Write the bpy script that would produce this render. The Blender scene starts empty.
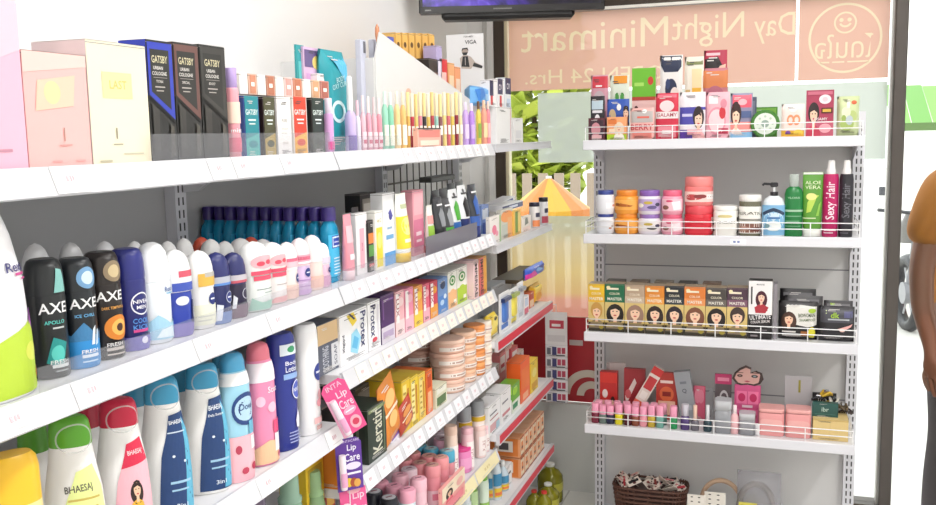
EXPOSURE, WORLD, LAMP = 0.0, 2.6, 12.5
import bpy, math, random
from mathutils import Vector, Matrix
from mathutils.geometry import tessellate_polygon
rnd = random.Random(7)
PI = math.pi
scene = bpy.context.scene
COL = scene.collection

# ------------------------------------------------------------------ camera model (936x505)
FPX, CX, CY = 930.0, 468.0, 252.5
CAM = Vector((.81, 0, 1.45))
_v1 = Vector((787 - CX, 128 - CY, FPX)).normalized()
_v2 = -Vector((-2270 - CX, 192 - CY, FPX))
_v2 = (_v2 - _v1 * _v2.dot(_v1)).normalized()
_v3 = _v2.cross(_v1)
if _v3.y > 0: _v3 = -_v3
RW = Matrix((_v2, _v1, _v3)).transposed()      # world -> camera (x right, y down, z forward)
RC = RW.transposed()

def proj(p):
    c = RW @ (Vector(p) - CAM)
    return CX + FPX * c.x / c.z, CY + FPX * c.y / c.z

def on(px, py, axis, val):
    r = RC @ Vector((px - CX, py - CY, FPX))
    return CAM + r * ((val - CAM[axis]) / r[axis])

def solve(fn, target, lo, hi):
    up = fn(hi) > fn(lo)
    for _ in range(48):
        m = (lo + hi) / 2
        if (fn(m) < target) == up: lo = m
        else: hi = m
    return (lo + hi) / 2

def sY(px, X, Z): return solve(lambda y: proj((X, y, Z))[0], px, .62, 9)
def sX(px, Y, Z): return solve(lambda x: proj((x, Y, Z))[0], px, -6, 6)
def sZ(py, X, Y): return solve(lambda z: proj((X, Y, z))[1], py, -1, 4)

# ------------------------------------------------------------------ materials
_M = {}
def hexc(h):
    h = h.lstrip('#')
    if len(h) == 3: h = ''.join(c * 2 for c in h)
    def lin(v):
        v /= 255
        return v / 12.92 if v <= .04045 else ((v + .055) / 1.055) ** 2.4
    return tuple(lin(int(h[i:i + 2], 16)) for i in (0, 2, 4)) + (1,)

def mat(h, rough=.42, metal=0., glass=0., noise=0., emit=0.):
    k = (h, rough, metal, glass, noise, emit)
    if k in _M: return _M[k]
    m = bpy.data.materials.new('surface_%02d' % len(_M)); m.use_nodes = True
    nt = m.node_tree; b = nt.nodes['Principled BSDF']
    b.inputs['Base Color'].default_value = hexc(h)
    b.inputs['Roughness'].default_value = rough
    b.inputs['Metallic'].default_value = metal
    if emit:
        b.inputs['Emission Color'].default_value = hexc(h); b.inputs['Emission Strength'].default_value = emit
    if noise:
        n = nt.nodes.new('ShaderNodeTexNoise'); n.inputs['Scale'].default_value = 38; n.inputs['Detail'].default_value = 6
        c = nt.nodes.new('ShaderNodeTexCoord'); nt.links.new(c.outputs['Object'], n.inputs['Vector'])
        r = nt.nodes.new('ShaderNodeMix'); r.data_type = 'RGBA'
        a = hexc(h); r.inputs[6].default_value = tuple(x * (1 - noise) for x in a[:3]) + (1,)
        r.inputs[7].default_value = tuple(min(1, x * (1 + noise)) for x in a[:3]) + (1,)
        nt.links.new(n.outputs['Fac'], r.inputs[0]); nt.links.new(r.outputs[2], b.inputs['Base Color'])
    if glass:
        t = nt.nodes.new('ShaderNodeBsdfTransparent'); t.inputs[0].default_value = tuple(x * .4 + .6 for x in hexc(h)[:3]) + (1,)
        x = nt.nodes.new('ShaderNodeMixShader'); x.inputs[0].default_value = glass
        nt.links.new(b.outputs[0], x.inputs[1]); nt.links.new(t.outputs[0], x.inputs[2])
        nt.links.new(x.outputs[0], nt.nodes['Material Output'].inputs[0])
    _M[k] = m
    return m

def film(h, dens=.85, ramp=None, axis=2, lo=0, hi=1):
    """printed window film: lets daylight glow through it"""
    k = ('film', h, dens, str(ramp), lo)
    if k in _M: return _M[k]
    m = bpy.data.materials.new('window_film_%02d' % len(_M)); m.use_nodes = True
    nt = m.node_tree; nt.nodes.remove(nt.nodes['Principled BSDF'])
    tr = nt.nodes.new('ShaderNodeBsdfTranslucent'); df = nt.nodes.new('ShaderNodeBsdfDiffuse'); tp = nt.nodes.new('ShaderNodeBsdfTransparent')
    for s in (tr, df): s.inputs[0].default_value = hexc(h)
    tp.inputs[0].default_value = tuple(x * .6 + .4 for x in hexc(h)[:3]) + (1,)
    if ramp:
        c = nt.nodes.new('ShaderNodeTexCoord'); sp = nt.nodes.new('ShaderNodeSeparateXYZ'); mr = nt.nodes.new('ShaderNodeMapRange')
        mr.inputs[1].default_value = lo; mr.inputs[2].default_value = hi
        cr = nt.nodes.new('ShaderNodeValToRGB')
        e = cr.color_ramp.elements
        e[0].position, e[0].color = ramp[0][0], hexc(ramp[0][1]); e[1].position, e[1].color = ramp[-1][0], hexc(ramp[-1][1])
        for p, cc in ramp[1:-1]:
            q = e.new(p); q.color = hexc(cc)
        nt.links.new(c.outputs['Object'], sp.inputs[0]); nt.links.new(sp.outputs[axis], mr.inputs[0])
        nt.links.new(mr.outputs[0], cr.inputs[0])
        for s in (tr, df): nt.links.new(cr.outputs[0], s.inputs[0])
    a = nt.nodes.new('ShaderNodeMixShader'); a.inputs[0].default_value = .25
    nt.links.new(tr.outputs[0], a.inputs[1]); nt.links.new(df.outputs[0], a.inputs[2])
    x = nt.nodes.new('ShaderNodeMixShader'); x.inputs[0].default_value = dens
    nt.links.new(tp.outputs[0], x.inputs[1]); nt.links.new(a.outputs[0], x.inputs[2])
    nt.links.new(x.outputs[0], nt.nodes['Material Output'].inputs[0])
    _M[k] = m
    return m

def C(c): return c if isinstance(c, bpy.types.Material) else mat(c)

# ------------------------------------------------------------------ text glyph meshes
_T = {}
def glyphs(s, bold=.012):
    k = (s, bold)
    if k not in _T:
        cu = bpy.data.curves.new('lettering', 'FONT'); cu.body = s; cu.resolution_u = 2; cu.offset = bold
        cu.align_x = 'CENTER'
        ob = bpy.data.objects.new('lettering', cu)
        me = bpy.data.meshes.new_from_object(ob)
        v = [(p.co.x, p.co.y) for p in me.vertices]; f = [tuple(p.vertices) for p in me.polygons]
        bpy.data.objects.remove(ob); bpy.data.meshes.remove(me); bpy.data.curves.remove(cu)
        if v:
            x0 = min(a for a, b in v); x1 = max(a for a, b in v); y0 = min(b for a, b in v); y1 = max(b for a, b in v)
            v = [(a - (x0 + x1) / 2, b - (y0 + y1) / 2) for a, b in v]
            _T[k] = (v, f, x1 - x0, y1 - y0)
        else: _T[k] = ([], [], 1, 1)
    return _T[k]

# ------------------------------------------------------------------ mesh builder
class MB:
    def __init__(s):
        s.v = []; s.f = []; s.m = []; s.s = []; s.mats = []; s.idx = {}
    def mi(s, m):
        m = C(m)
        if m.name not in s.idx: s.idx[m.name] = len(s.mats); s.mats.append(m)
        return s.idx[m.name]
    def add(s, v, f, m, smooth=False, T=None):
        b = len(s.v); i = s.mi(m)
        s.v += [tuple(T @ Vector(p)) for p in v] if T else [tuple(p) for p in v]
        for q in f: s.f.append(tuple(b + k for k in q)); s.m.append(i); s.s.append(smooth)
        return s
    def box(s, x0, x1, y0, y1, z0, z1, m, T=None, ch=0):
        if ch:                       # chamfered edges
            c = min(ch, (x1 - x0) / 3, (y1 - y0) / 3, (z1 - z0) / 3)
            def rr(a, z): return [(x0 + a, y0 + c + a * 0, z), (x0 + c, y0 + a, z), (x1 - c, y0 + a, z), (x1 - a, y0 + c, z), (x1 - a, y1 - c, z), (x1 - c, y1 - a, z), (x0 + c, y1 - a, z), (x0 + a, y1 - c, z)]
            return s.loft([rr(c, z0), rr(0, z0 + c), rr(0, z1 - c), rr(c, z1)], m, T=T, smooth=False)
        v = [(x, y, z) for z in (z0, z1) for y in (y0, y1) for x in (x0, x1)]
        return s.add(v, [(0, 2, 3, 1), (4, 5, 7, 6), (0, 1, 5, 4), (2, 6, 7, 3), (0, 4, 6, 2), (1, 3, 7, 5)], m, T=T)
    def loft(s, rings, m, caps=(True, True), smooth=True, T=None, closed=True):
        n = len(rings[0]); v = [p for r in rings for p in r]; f = []
        for i in range(len(rings) - 1):
            for j in range(n if closed else n - 1):
                k = (j + 1) % n
                f.append((i * n + j, i * n + k, (i + 1) * n + k, (i + 1) * n + j))
        s.add(v, f, m, smooth, T)
        if caps[0]: s.add(rings[0], [tuple(reversed(range(n)))], m, False, T)
        if caps[1]: s.add(rings[-1], [tuple(range(n))], m, False, T)
        return s
    def tube(s, pts, r, m, n=8, T=None, caps=True):
        pts = [Vector(p) for p in pts]; rings = []; up = Vector((.013, .027, 1)).normalized()
        for i, p in enumerate(pts):
            d = (pts[min(i + 1, len(pts) - 1)] - pts[max(i - 1, 0)]).normalized()
            a = d.cross(up)
            if a.length < .05: a = d.cross(Vector((1, 0, 0)))
            a.normalize(); b = d.cross(a); q = r[i] if isinstance(r, (list, tuple)) else r
            rings.append([p + (a * math.cos(t) + b * math.sin(t)) * q for t in (2 * PI * k / n for k in range(n))])
        return s.loft(rings, m, (caps, caps), True, T)
    def art(s, items, surf, W, H, curved=False):
        e = .0007 if curved else .0004
        for it in items:
            k = it[0]; e += .00012
            g = lambda u, v: surf(u, v, e)
            if k == 'r':
                _, u0, v0, u1, v1, c = it
                nu = max(1, int(abs(u1 - u0) * 14)) if curved else 1; nv = max(1, int(abs(v1 - v0) * 14)) if curved else 1
                v = [g(u0 + (u1 - u0) * i / nu, v0 + (v1 - v0) * j / nv) for j in range(nv + 1) for i in range(nu + 1)]
                f = [(j * (nu + 1) + i, j * (nu + 1) + i + 1, (j + 1) * (nu + 1) + i + 1, (j + 1) * (nu + 1) + i) for j in range(nv) for i in range(nu)]
                s.add(v, f, c, curved)
            elif k == 'e':                                    # ellipse: centre, radius as share of width
                _, u, v, ru, rv, c = it
                n = 22; R = (.5, 1.) if curved else (1.,)
                vs = [g(u, v)]; f = []
                for q in R: vs += [g(u + ru * q * math.cos(2 * PI * a / n), v + rv * q * math.sin(2 * PI * a / n)) for a in range(n)]
                f += [(0, 1 + a, 1 + (a + 1) % n) for a in range(n)]
                if len(R) > 1: f += [(1 + a, 1 + n + a, 1 + n + (a + 1) % n, 1 + (a + 1) % n) for a in range(n)]
                s.add(vs, f, c, curved)
            elif k == 'o':                                    # ring
                _, u, v, ru, rv, th, c = it
                n = 26; vs = []
                for q in (1, 1 - th): vs += [g(u + ru * q * math.cos(2 * PI * a / n), v + rv * q * math.sin(2 * PI * a / n)) for a in range(n)]
                s.add(vs, [(a, (a + 1) % n, n + (a + 1) % n, n + a) for a in range(n)], c, curved)
            elif k == 'p':
                pts, c = it[1], it[2]
                tri = tessellate_polygon([[Vector((a, b, 0)) for a, b in pts]])
                work = [tuple(pts[i] for i in t) for t in tri]; out = []; vs = []
                while work:                                   # split big triangles so that they follow a curved body
                    a, b, d = work.pop()
                    L = [math.hypot(p[0] - q[0], (p[1] - q[1])) for p, q in ((a, b), (b, d), (d, a))]
                    k = L.index(max(L))
                    if curved and L[k] > .09:
                        a, b, d = ((a, b, d), (b, d, a), (d, a, b))[k]; m_ = ((a[0] + b[0]) / 2, (a[1] + b[1]) / 2)
                        work += [(a, m_, d), (m_, b, d)]; continue
                    if (b[0] - a[0]) * (d[1] - a[1]) - (b[1] - a[1]) * (d[0] - a[0]) < 0: b, d = d, b
                    out.append((len(vs), len(vs) + 1, len(vs) + 2)); vs += [g(*a), g(*b), g(*d)]
                s.add(vs, out, c, curved)
            elif k == 't':                                    # text: centre, height share, string, colour[, rotation, max width share]
                u, v, h, txt, c = it[1:6]; rot = it[6] if len(it) > 6 else 0; mw = it[7] if len(it) > 7 else .94
                vs, fs, tw, th = glyphs(txt)
                up = abs(math.sin(rot)) > .5
                sc = h * (W if up else H) / th
                room = (mw * W) if not up else (mw * H)
                sx = min(sc, room / tw)
                ca, sa = math.cos(rot), math.sin(rot)
                s.add([g(u + (a * sx * ca - b * sc * sa) / W, v + (a * sx * sa + b * sc * ca) / H) for a, b in vs], fs, c, curved)
        return s
    def build(s, name, parent=None):
        me = bpy.data.meshes.new(name); me.from_pydata(s.v, [], s.f); me.update()
        for m in s.mats: me.materials.append(m)
        me.polygons.foreach_set('material_index', s.m); me.polygons.foreach_set('use_smooth', s.s)
        o = bpy.data.objects.new(name, me); COL.objects.link(o)
        if parent: o.parent = parent
        return o

def tag(o, label, cat, group=None, kind=None):
    o['label'] = label; o['category'] = cat
    if group: o['group'] = group
    if kind: o['kind'] = kind
    return o
def struct(o, label=None, cat=None):
    o['kind'] = 'structure'
    if label: o['label'] = label
    if cat: o['category'] = cat
    return o
def empty(name, label, cat, loc, rz=0, group=None):
    o = bpy.data.objects.new(name, None); COL.objects.link(o); o.location = loc; o.rotation_euler = (0, 0, rz); o.empty_display_size = .05
    return tag(o, label, cat, group)
def dup(root, loc=None, rz=None, label=None, group=None):
    r = root.copy(); COL.objects.link(r)
    if loc is not None: r.location = loc
    if rz is not None: r.rotation_euler = (0, 0, rz)
    if label: r['label'] = label
    if group: r['group'] = group
    for ch in list(root.children):
        c = ch.copy(); COL.objects.link(c); c.parent = r
        for g in list(ch.children):
            d = g.copy(); COL.objects.link(d); d.parent = c
    return r

# ------------------------------------------------------------------ product shapes (front faces local -y)
def face_surf(o, U, V, N):
    o, U, V, N = Vector(o), Vector(U), Vector(V), Vector(N)
    return lambda u, v, e: o + U * u + V * v + N * e

def fineprint(base, u0=.14, u1=.86):
    """small unreadable print rows near the head and foot of a pack, in a tone that suits the pack colour"""
    c = base.node_tree.nodes['Principled BSDF'].inputs['Base Color'].default_value if isinstance(base, bpy.types.Material) else hexc(base)
    ink = '#4e4a4c' if sum(c[:3]) > 1.1 else '#dcd8d4'
    k = []
    v = rnd.uniform(.03, .06)
    for i in range(rnd.randint(3, 5)):
        a = u0 + rnd.uniform(0, .12); b = u1 - rnd.uniform(0, .35)
        k.append(('r', a, v, b, v + .008, ink)); v += rnd.uniform(.018, .026)
    v = rnd.uniform(.86, .9)
    for i in range(2):
        a = u0 + rnd.uniform(0, .2); k.append(('r', a, v, a + rnd.uniform(.2, .4), v + .012, ink)); v += .03
    return k

def box_mb(w, d, h, base, front=(), left=(), right=(), top=(), edge=None, seam=True, mb=None, T=None, fine=True):
    b = mb or MB()
    b.box(-w / 2, w / 2, 0, d, 0, h, base)
    c = edge or base
    front = list(front)
    fine = fine and h < .125
    if fine and h > .04: front += fineprint(base)
    if fine and h > .04 and not left: left = fineprint(base, .1, .9)
    if seam:                                                   # tuck-flap seam round the lid
        b.box(-w / 2 - .0003, w / 2 + .0003, -.0003, d + .0003, h - .0035, h - .0027, mat('#8a8582', .7))
    b.art(front, face_surf((-w / 2, 0, 0), (w, 0, 0), (0, 0, h), (0, -1, 0)), w, h)
    b.art(left, face_surf((-w / 2, d, 0), (0, -d, 0), (0, 0, h), (-1, 0, 0)), d, h)
    b.art(right, face_surf((w / 2, 0, 0), (0, d, 0), (0, 0, h), (1, 0, 0)), d, h)
    b.art(top, face_surf((-w / 2, 0, h), (w, 0, 0), (0, d, 0), (0, 0, 1)), w, d)
    return b

def ring(hw, hd, z, n=2., seg=28, cy=0., cx=0.):
    out = []
    for k in range(seg):
        t = 2 * PI * k / seg; c, q = math.cos(t), math.sin(t)
        out.append((cx + hw * math.copysign(abs(c) ** (2 / n), c), cy + hd * math.copysign(abs(q) ** (2 / n), q), z))
    return out

def interp(prof, t):
    for (a, p), (b, q) in zip(prof, prof[1:]):
        if t <= b: return p + (q - p) * max(0, (t - a)) / max(1e-6, b - a)
    return prof[-1][1]

def shell(mb, prof, hw, hd, z0, h, m, n=2.2, art=(), span=1., dprof=None, seg=28):
    """loft a (height share, width share) profile, then lay the artwork on its front"""
    dp = dprof or prof
    mb.loft([ring(max(hw * w, .0004), max(hd * interp(dp, t), .0004), z0 + h * t, n, seg) for t, w in prof], m)
    def surf(u, v, e):
        a = -PI / 2 + (u - .5) * PI * span; c, q = math.cos(a), math.sin(a)
        w, dd = hw * interp(prof, v), hd * interp(dp, v)
        x = w * math.copysign(abs(c) ** (2 / n), c); y = dd * math.copysign(abs(q) ** (2 / n), q)
        nn = Vector((c / max(w, .001), q / max(dd, .001), 0)).normalized()
        return Vector((x, y, z0 + h * v)) + nn * (e + .0004)
    mb.art(art, surf, PI * span * (hw + hd) / 2 * .92, h, True)
    return mb

FLAT = [(0, .94), (.015, 1), (.985, 1), (1, .95)]
ROUND = [(0, .9), (.03, 1), (.94, 1), (.98, .96), (1, .85)]
DOME = [(0, 1), (.3, 1), (.55, .96), (.75, .84), (.88, .64), (.96, .36), (1, .02)]
LOTION = [(0, .9), (.025, .98), (.1, 1), (.5, 1), (.75, .92), (.9, .78), (1, .66)]

def bottle(name, label, cat, loc, rz, hw, hd, h, body, cap, split=.75, bprof=ROUND, cprof=FLAT, capw=1., art=(), capart=(), n=2.2, group=None, span=1., capname='cap', extra=None):
    t = empty(name, label, cat, loc, rz, group)
    b = MB(); shell(b, bprof, hw, hd, 0, h * split, body, n, art, span); b.build('body', t)
    c = MB(); s = bprof[-1][1] if capw is None else capw
    shell(c, cprof, hw * s, hd * s, h * split - .0005, h * (1 - split), cap, n if capw is None or capw > .8 else 2, capart, span); c.build(capname, t)
    if extra: extra(t)
    return t

def tubepack(name, label, cat, loc, rz, w, h, body, cap, art=(), capf=.14, group=None, tilt=0):
    """squeeze tube standing on its cap, crimped flat at the top"""
    t = empty(name, label, cat, loc, rz, group); r = w / 2
    b = MB(); z0 = h * capf; H = h - z0
    prof = [(0, .84), (.04, .9), (.4, .95), (.8, 1), (.93, 1.02), (1, 1.02)]; dp = [(0, .84), (.04, .88), (.4, .72), (.8, .3), (.93, .08), (1, .06)]
    shell(b, prof, r, r * .8, z0, H, body, 2.2, art, 1., dp); b.build('body', t)
    c = MB(); shell(c, FLAT, r * .86, r * .72, 0, z0 + .001, cap, 2.2); c.build('cap', t)
    if tilt: t.rotation_euler = (tilt, 0, rz)
    return t

def jar(name, label, cat, loc, r, h, body, lid, art=(), lidf=.28, group=None, n=2.6, neck=.9, bprof=None, rz=0):
    t = empty(name, label, cat, loc, rz, group)
    b = MB(); shell(b, bprof or [(0, .86), (.06, .97), (.3, 1), (.75, 1), (.95, .95), (1, neck)], r, r, 0, h * (1 - lidf), body, n, art, 1.); b.build('body', t)
    c = MB(); shell(c, [(0, .97), (.08, 1), (.85, 1), (1, .93)], r * neck * 1.04, r * neck * 1.04, h * (1 - lidf), h * lidf, lid, 2); c.build('lid', t)
    return t

def pouch_mb(w, h, d, base, art=(), mb=None, notch=True):
    """flat sealed sachet or blister card with a pillowed front"""
    b = mb or MB(); nu, nv = 10, 10
    if art: art = list(art) + fineprint(base)
    def depth(u, v):
        a = max(0, min(1, min(u, 1 - u) / .16)); c = max(0, min(1, min(v - .04, .96 - v) / .12))
        return d * .5 * math.sin(a * PI / 2) * math.sin(max(c, 0) * PI / 2) + .0006
    for sgn in (-1, 1):
        v = [((i / nu - .5) * w, d / 2 + sgn * depth(i / nu, j / nv), j / nv * h) for j in range(nv + 1) for i in range(nu + 1)]
        f = [(j * (nu + 1) + i, j * (nu + 1) + i + 1, (j + 1) * (nu + 1) + i + 1, (j + 1) * (nu + 1) + i) for j in range(nv) for i in range(nu)]
        if sgn > 0: f = [q[::-1] for q in f]
        b.add(v, f, base, True)
    b.box(-w / 2, w / 2, d / 2 - .0006, d / 2 + .0006, 0, h, base)
    surf = lambda u, v, e: Vector(((u - .5) * w, d / 2 - depth(min(max(u, 0), 1), min(max(v, 0), 1)) - e - .0003, v * h))
    b.art(art, surf, w, h, True)
    return b

def portrait(u, v, s, hair, skin='#f0c4a4', top='#222222', asp=1., long=True):
    """printed head and shoulders: s is the head half width as share of the face width"""
    a = asp; k = []; s = min(s, .49 / 1.65)
    if long: k.append(('e', u, max(v - s * a * .5, s * 1.95 * a + .01), min(s * 1.65, u - .01, .99 - u), s * 1.95 * a, hair))
    else: k.append(('e', u, v + s * a * .25, s * 1.35, s * 1.5 * a, hair))
    k.append(('p', [(u - s * 1.8, v - s * 3.1 * a), (u + s * 1.8, v - s * 3.1 * a), (u + s * 1.4, v - s * 2. * a), (u + s * .4, v - s * 1.5 * a), (u - s * .4, v - s * 1.5 * a), (u - s * 1.4, v - s * 2. * a)], top))
    k.append(('r', u - s * .34, v - s * 1.9 * a, u + s * .34, v - s * .7 * a, skin))
    k.append(('e', u, v, s * .88, s * 1.2 * a, skin))
    k.append(('p', [(u - s * .95, v + s * .3 * a), (u + s * .1, v + s * .62 * a), (u + s * .95, v + s * .2 * a), (u + s * .8, v + s * 1.25 * a), (u, v + s * 1.5 * a), (u - s * .8, v + s * 1.25 * a)], hair))
    for q in (-1, 1): k.append(('e', u + q * s * .36, v + s * .1 * a, s * .15, s * .1 * a, '#3a2620'))
    k.append(('e', u, v - s * .62 * a, s * .3, s * .13 * a, '#c45050'))
    return [(q[0], [(max(.01, min(.99, a)), max(.012, c)) for a, c in q[1]], q[2]) if q[0] == 'p' else q for q in k]

def lines(u0, u1, v0, v1, n, c, th=.35):
    """rows of unreadable fine print"""
    dv = (v1 - v0) / n
    return [('r', u0 + (u1 - u0) * rnd.uniform(0, .12), v0 + dv * (i + .5 - th / 2), u1 - (u1 - u0) * rnd.uniform(0, .25), v0 + dv * (i + .5 + th / 2), c) for i in range(n)]

# ------------------------------------------------------------------ placing on the shelves
RL = PI / 2                                           # left gondola: fronts face the aisle (+X)
def LF(z, x0, x1, yt, sb):                            # a front face between two image columns -> loc, width, height
    X = -sb; a, b = sY(x0, X, z), sY(x1, X, z); Y = (a + b) / 2; h = sZ(yt, X, Y) - z
    for s_, top in (('b3', .149), ('b4', .213), ('cA', .262), ('cB', .262), ('a3', .244)):
        if abs(z - Z[s_]) < .001: h = min(h, top)
    return Vector((X, Y, z)), b - a, h
def LR(z, xc, wpx, yt, sb, k=1., turn=0.):                     # a round or oval body: centre column, silhouette width; k = depth / width
    X = -sb; Y = sY(xc, X, z); dx, dy = CAM.x - X, Y - CAM.y; dist = math.hypot(dx, dy)
    a_ = math.atan2(dy, dx) - turn; c, q = math.cos(a_), math.sin(a_)
    dep = (RW @ (Vector((X, Y, z)) - CAM)).z
    s = wpx * dep / FPX / 1.0
    hw = s / 2 / math.sqrt(c * c + k * k * q * q)
    f_ = .55 * s / 2 / dist                           # the far rim of a flat top shows above its centre
    return Vector((X, Y, z)), hw, hw * k, sZ(yt, X - dx * f_, Y + dy * f_) - z
def BF(z, x0, x1, yt, Yf):
    a, b = sX(x0, Yf, z), sX(x1, Yf, z); X = (a + b) / 2
    return Vector((X, Yf, z)), b - a, sZ(yt, X, Yf) - z

ORD = ['first', 'second', 'third', 'fourth', 'fifth', 'sixth', 'seventh', 'eighth', 'ninth', 'tenth', 'eleventh', 'twelfth', 'thirteenth', 'fourteenth']
# ================================================================== CAMERA, LIGHT, ROOM
cd = bpy.data.cameras.new('camera'); co = bpy.data.objects.new('camera', cd); COL.objects.link(co)
cd.sensor_width = 36; cd.lens = FPX / 936 * 36; cd.clip_start = .05; cd.clip_end = 200
r0, r1, r2 = RW[0], RW[1], RW[2]
co.matrix_world = Matrix(((r0[0], -r1[0], -r2[0], CAM.x), (r0[1], -r1[1], -r2[1], CAM.y), (r0[2], -r1[2], -r2[2], CAM.z), (0, 0, 0, 1)))
scene.camera = co
vs = scene.view_settings; vs.view_transform = 'Standard'; vs.look = 'None'; vs.gamma = 1; vs.exposure = EXPOSURE
w = bpy.data.worlds.new('daylight'); scene.world = w; w.use_nodes = True
bg = w.node_tree.nodes['Background']; bg.inputs[0].default_value = (.96, .98, 1, 1); bg.inputs[1].default_value = WORLD

GY, WX, RX, ZC = 3.62, -.40, 3.1, 2.8            # glass plane, left wall, right wall, ceiling
WHITE = mat('#f4f3f1', .6); POWDER = mat('#e2e2e8', .35); DADO = mat('#cbcbc8', .55)
def at0(mb, loc):
    mb.v = [(x - loc[0], y - loc[1], z - loc[2]) for x, y, z in mb.v]; return mb

def tiled(name, c, grout, sc):
    m = bpy.data.materials.new(name); m.use_nodes = True; nt = m.node_tree; b = nt.nodes['Principled BSDF']
    t = nt.nodes.new('ShaderNodeTexBrick'); t.offset = 0; t.inputs['Color1'].default_value = hexc(c); t.inputs['Color2'].default_value = hexc(c)
    t.inputs['Mortar'].default_value = hexc(grout); t.inputs['Scale'].default_value = sc; t.inputs['Mortar Size'].default_value = .006
    t.inputs['Brick Width'].default_value = 1; t.inputs['Row Height'].default_value = 1
    co_ = nt.nodes.new('ShaderNodeTexCoord'); nt.links.new(co_.outputs['Object'], t.inputs['Vector'])
    nt.links.new(t.outputs['Color'], b.inputs['Base Color']); b.inputs['Roughness'].default_value = .25
    return m
struct(MB().box(WX, RX, -2.2, GY, -.05, 0, tiled('floor_tiles', '#dcdad6', '#b5b2ad', 1.66)).build('floor'))
struct(MB().box(WX - .1, RX + .1, -2.3, GY + .1, ZC, ZC + .1, WHITE).build('ceiling'))
struct(MB().box(WX - .1, WX, -2.3, GY + .1, -.05, ZC, WHITE).build('wall_left'))
struct(MB().box(RX, RX + .1, -2.3, GY + .1, -.05, ZC, WHITE).build('wall_right'))
struct(MB().box(WX, RX, -2.3, -2.2, -.05, ZC, WHITE).build('wall_rear'))
# front wall of glass: white pier, dark aluminium frame, panes
PX0, PX1 = on(477, 100, 1, GY - .05).x, on(496.5, 100, 1, GY).x
struct(MB().box(WX, PX1, GY - .05, GY + .08, 0, ZC, WHITE).box(PX1 - .035, PX1 - .02, GY - .062, GY - .05, 0, ZC, mat('#c9c7c4', .5)).build('trim_1'))
ALU = mat('#4b4038', .4, .3); PIL = mat('#56504c', .38, .35)
M0, M1 = PX1, on(506.5, 100, 1, GY).x
P0, P1 = on(890.5, 130, 1, GY - .02).x, on(903.5, 130, 1, GY - .02).x
ZH = on(690, 4, 1, GY).z
f = MB()
f.box(M0, M1, GY - .03, GY + .05, 0, ZC, ALU).box(M1, M1 + .012, GY - .02, GY + .02, 0, ZH, mat('#efe3c0', .4))
f.box(M1, P0, GY - .03, GY + .05, ZH, ZH + .16, ALU).box(M1, P0, GY - .04, GY - .03, ZH - .004, ZH + .006, mat('#f3f0e8', .4)).box(M1, P0, GY - .03, GY + .05, 0, .06, ALU)
struct(f.build('trim_2'))
f = MB().box(P0, P1, GY - .06, GY + .06, 0, ZC, PIL, ch=.004).box(P0 - .006, P0, GY - .02, GY + .03, 0, ZC, mat('#b9b6b2', .35, .4)).box(P1, RX, GY - .03, GY + .05, 2.35, 2.5, PIL)
struct(f.build('trim_3'))
struct(MB().box(M1, RX, GY - .03, GY + .05, 2.5, ZC, WHITE).box(M1, P0, GY - .02, GY + .05, ZH + .16, 2.5, WHITE).build('wall_front'))
PANE = bpy.data.materials.new('window_glass'); PANE.use_nodes = True; nt = PANE.node_tree; nt.nodes.remove(nt.nodes['Principled BSDF'])
_t = nt.nodes.new('ShaderNodeBsdfTransparent'); _t.inputs[0].default_value = (.97, .99, .98, 1); _g = nt.nodes.new('ShaderNodeBsdfGlossy'); _g.inputs['Roughness'].default_value = .02
_f = nt.nodes.new('ShaderNodeFresnel'); _f.inputs[0].default_value = 1.25; _x = nt.nodes.new('ShaderNodeMixShader')
nt.links.new(_f.outputs[0], _x.inputs[0]); nt.links.new(_t.outputs[0], _x.inputs[1]); nt.links.new(_g.outputs[0], _x.inputs[2]); nt.links.new(_x.outputs[0], nt.nodes['Material Output'].inputs[0])
struct(MB().box(M1, P0, GY, GY + .006, .06, ZH, PANE).build('window_1'))
struct(MB().box(P1, RX, GY, GY + .006, .0, 2.35, PANE).build('window_2'))
LWZ = on(575, 402, 1, GY - .01).z
struct(MB().box(M1, .2, GY - .045, GY - .008, .0, LWZ, DADO).build('trim_4'))

# ceiling lamps (twin-tube battens)
def lamp(x, y, n, gain=1.):
    t = empty('ceiling_lamp', n, 'ceiling lamp', (x, y, ZC), 0, 'ceiling lamps')
    MB().box(-.09, .09, -.62, .62, -.05, 0, POWDER, ch=.006).build('housing', t)
    for q in (-1, 1): MB().tube([(q * .05, -.6, -.066), (q * .05, .6, -.066)], .013, mat('#ffffff', .4, emit=6)).build('lamp_tube', t)
    l = bpy.data.lights.new('lamp_light', 'AREA'); l.shape = 'RECTANGLE'; l.size = .16; l.size_y = 1.2; l.energy = LAMP * gain; l.color = (1, .985, .96)
    o = bpy.data.objects.new('lamp_light', l); COL.objects.link(o); o.parent = t; o.location = (0, 0, -.085)
for a_ in ((.85, .55, 'white twin tube ceiling lamp above the aisle near the camera', .6), (.85, 2.0, 'white twin tube ceiling lamp above the far end of the aisle', 1.25), (.85, -1.2, 'white twin tube ceiling lamp above the entrance behind the camera', 2.6),
                (2.1, 1.3, 'white twin tube ceiling lamp above the open floor by the far wall', 2.3)): lamp(*a_)

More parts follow.
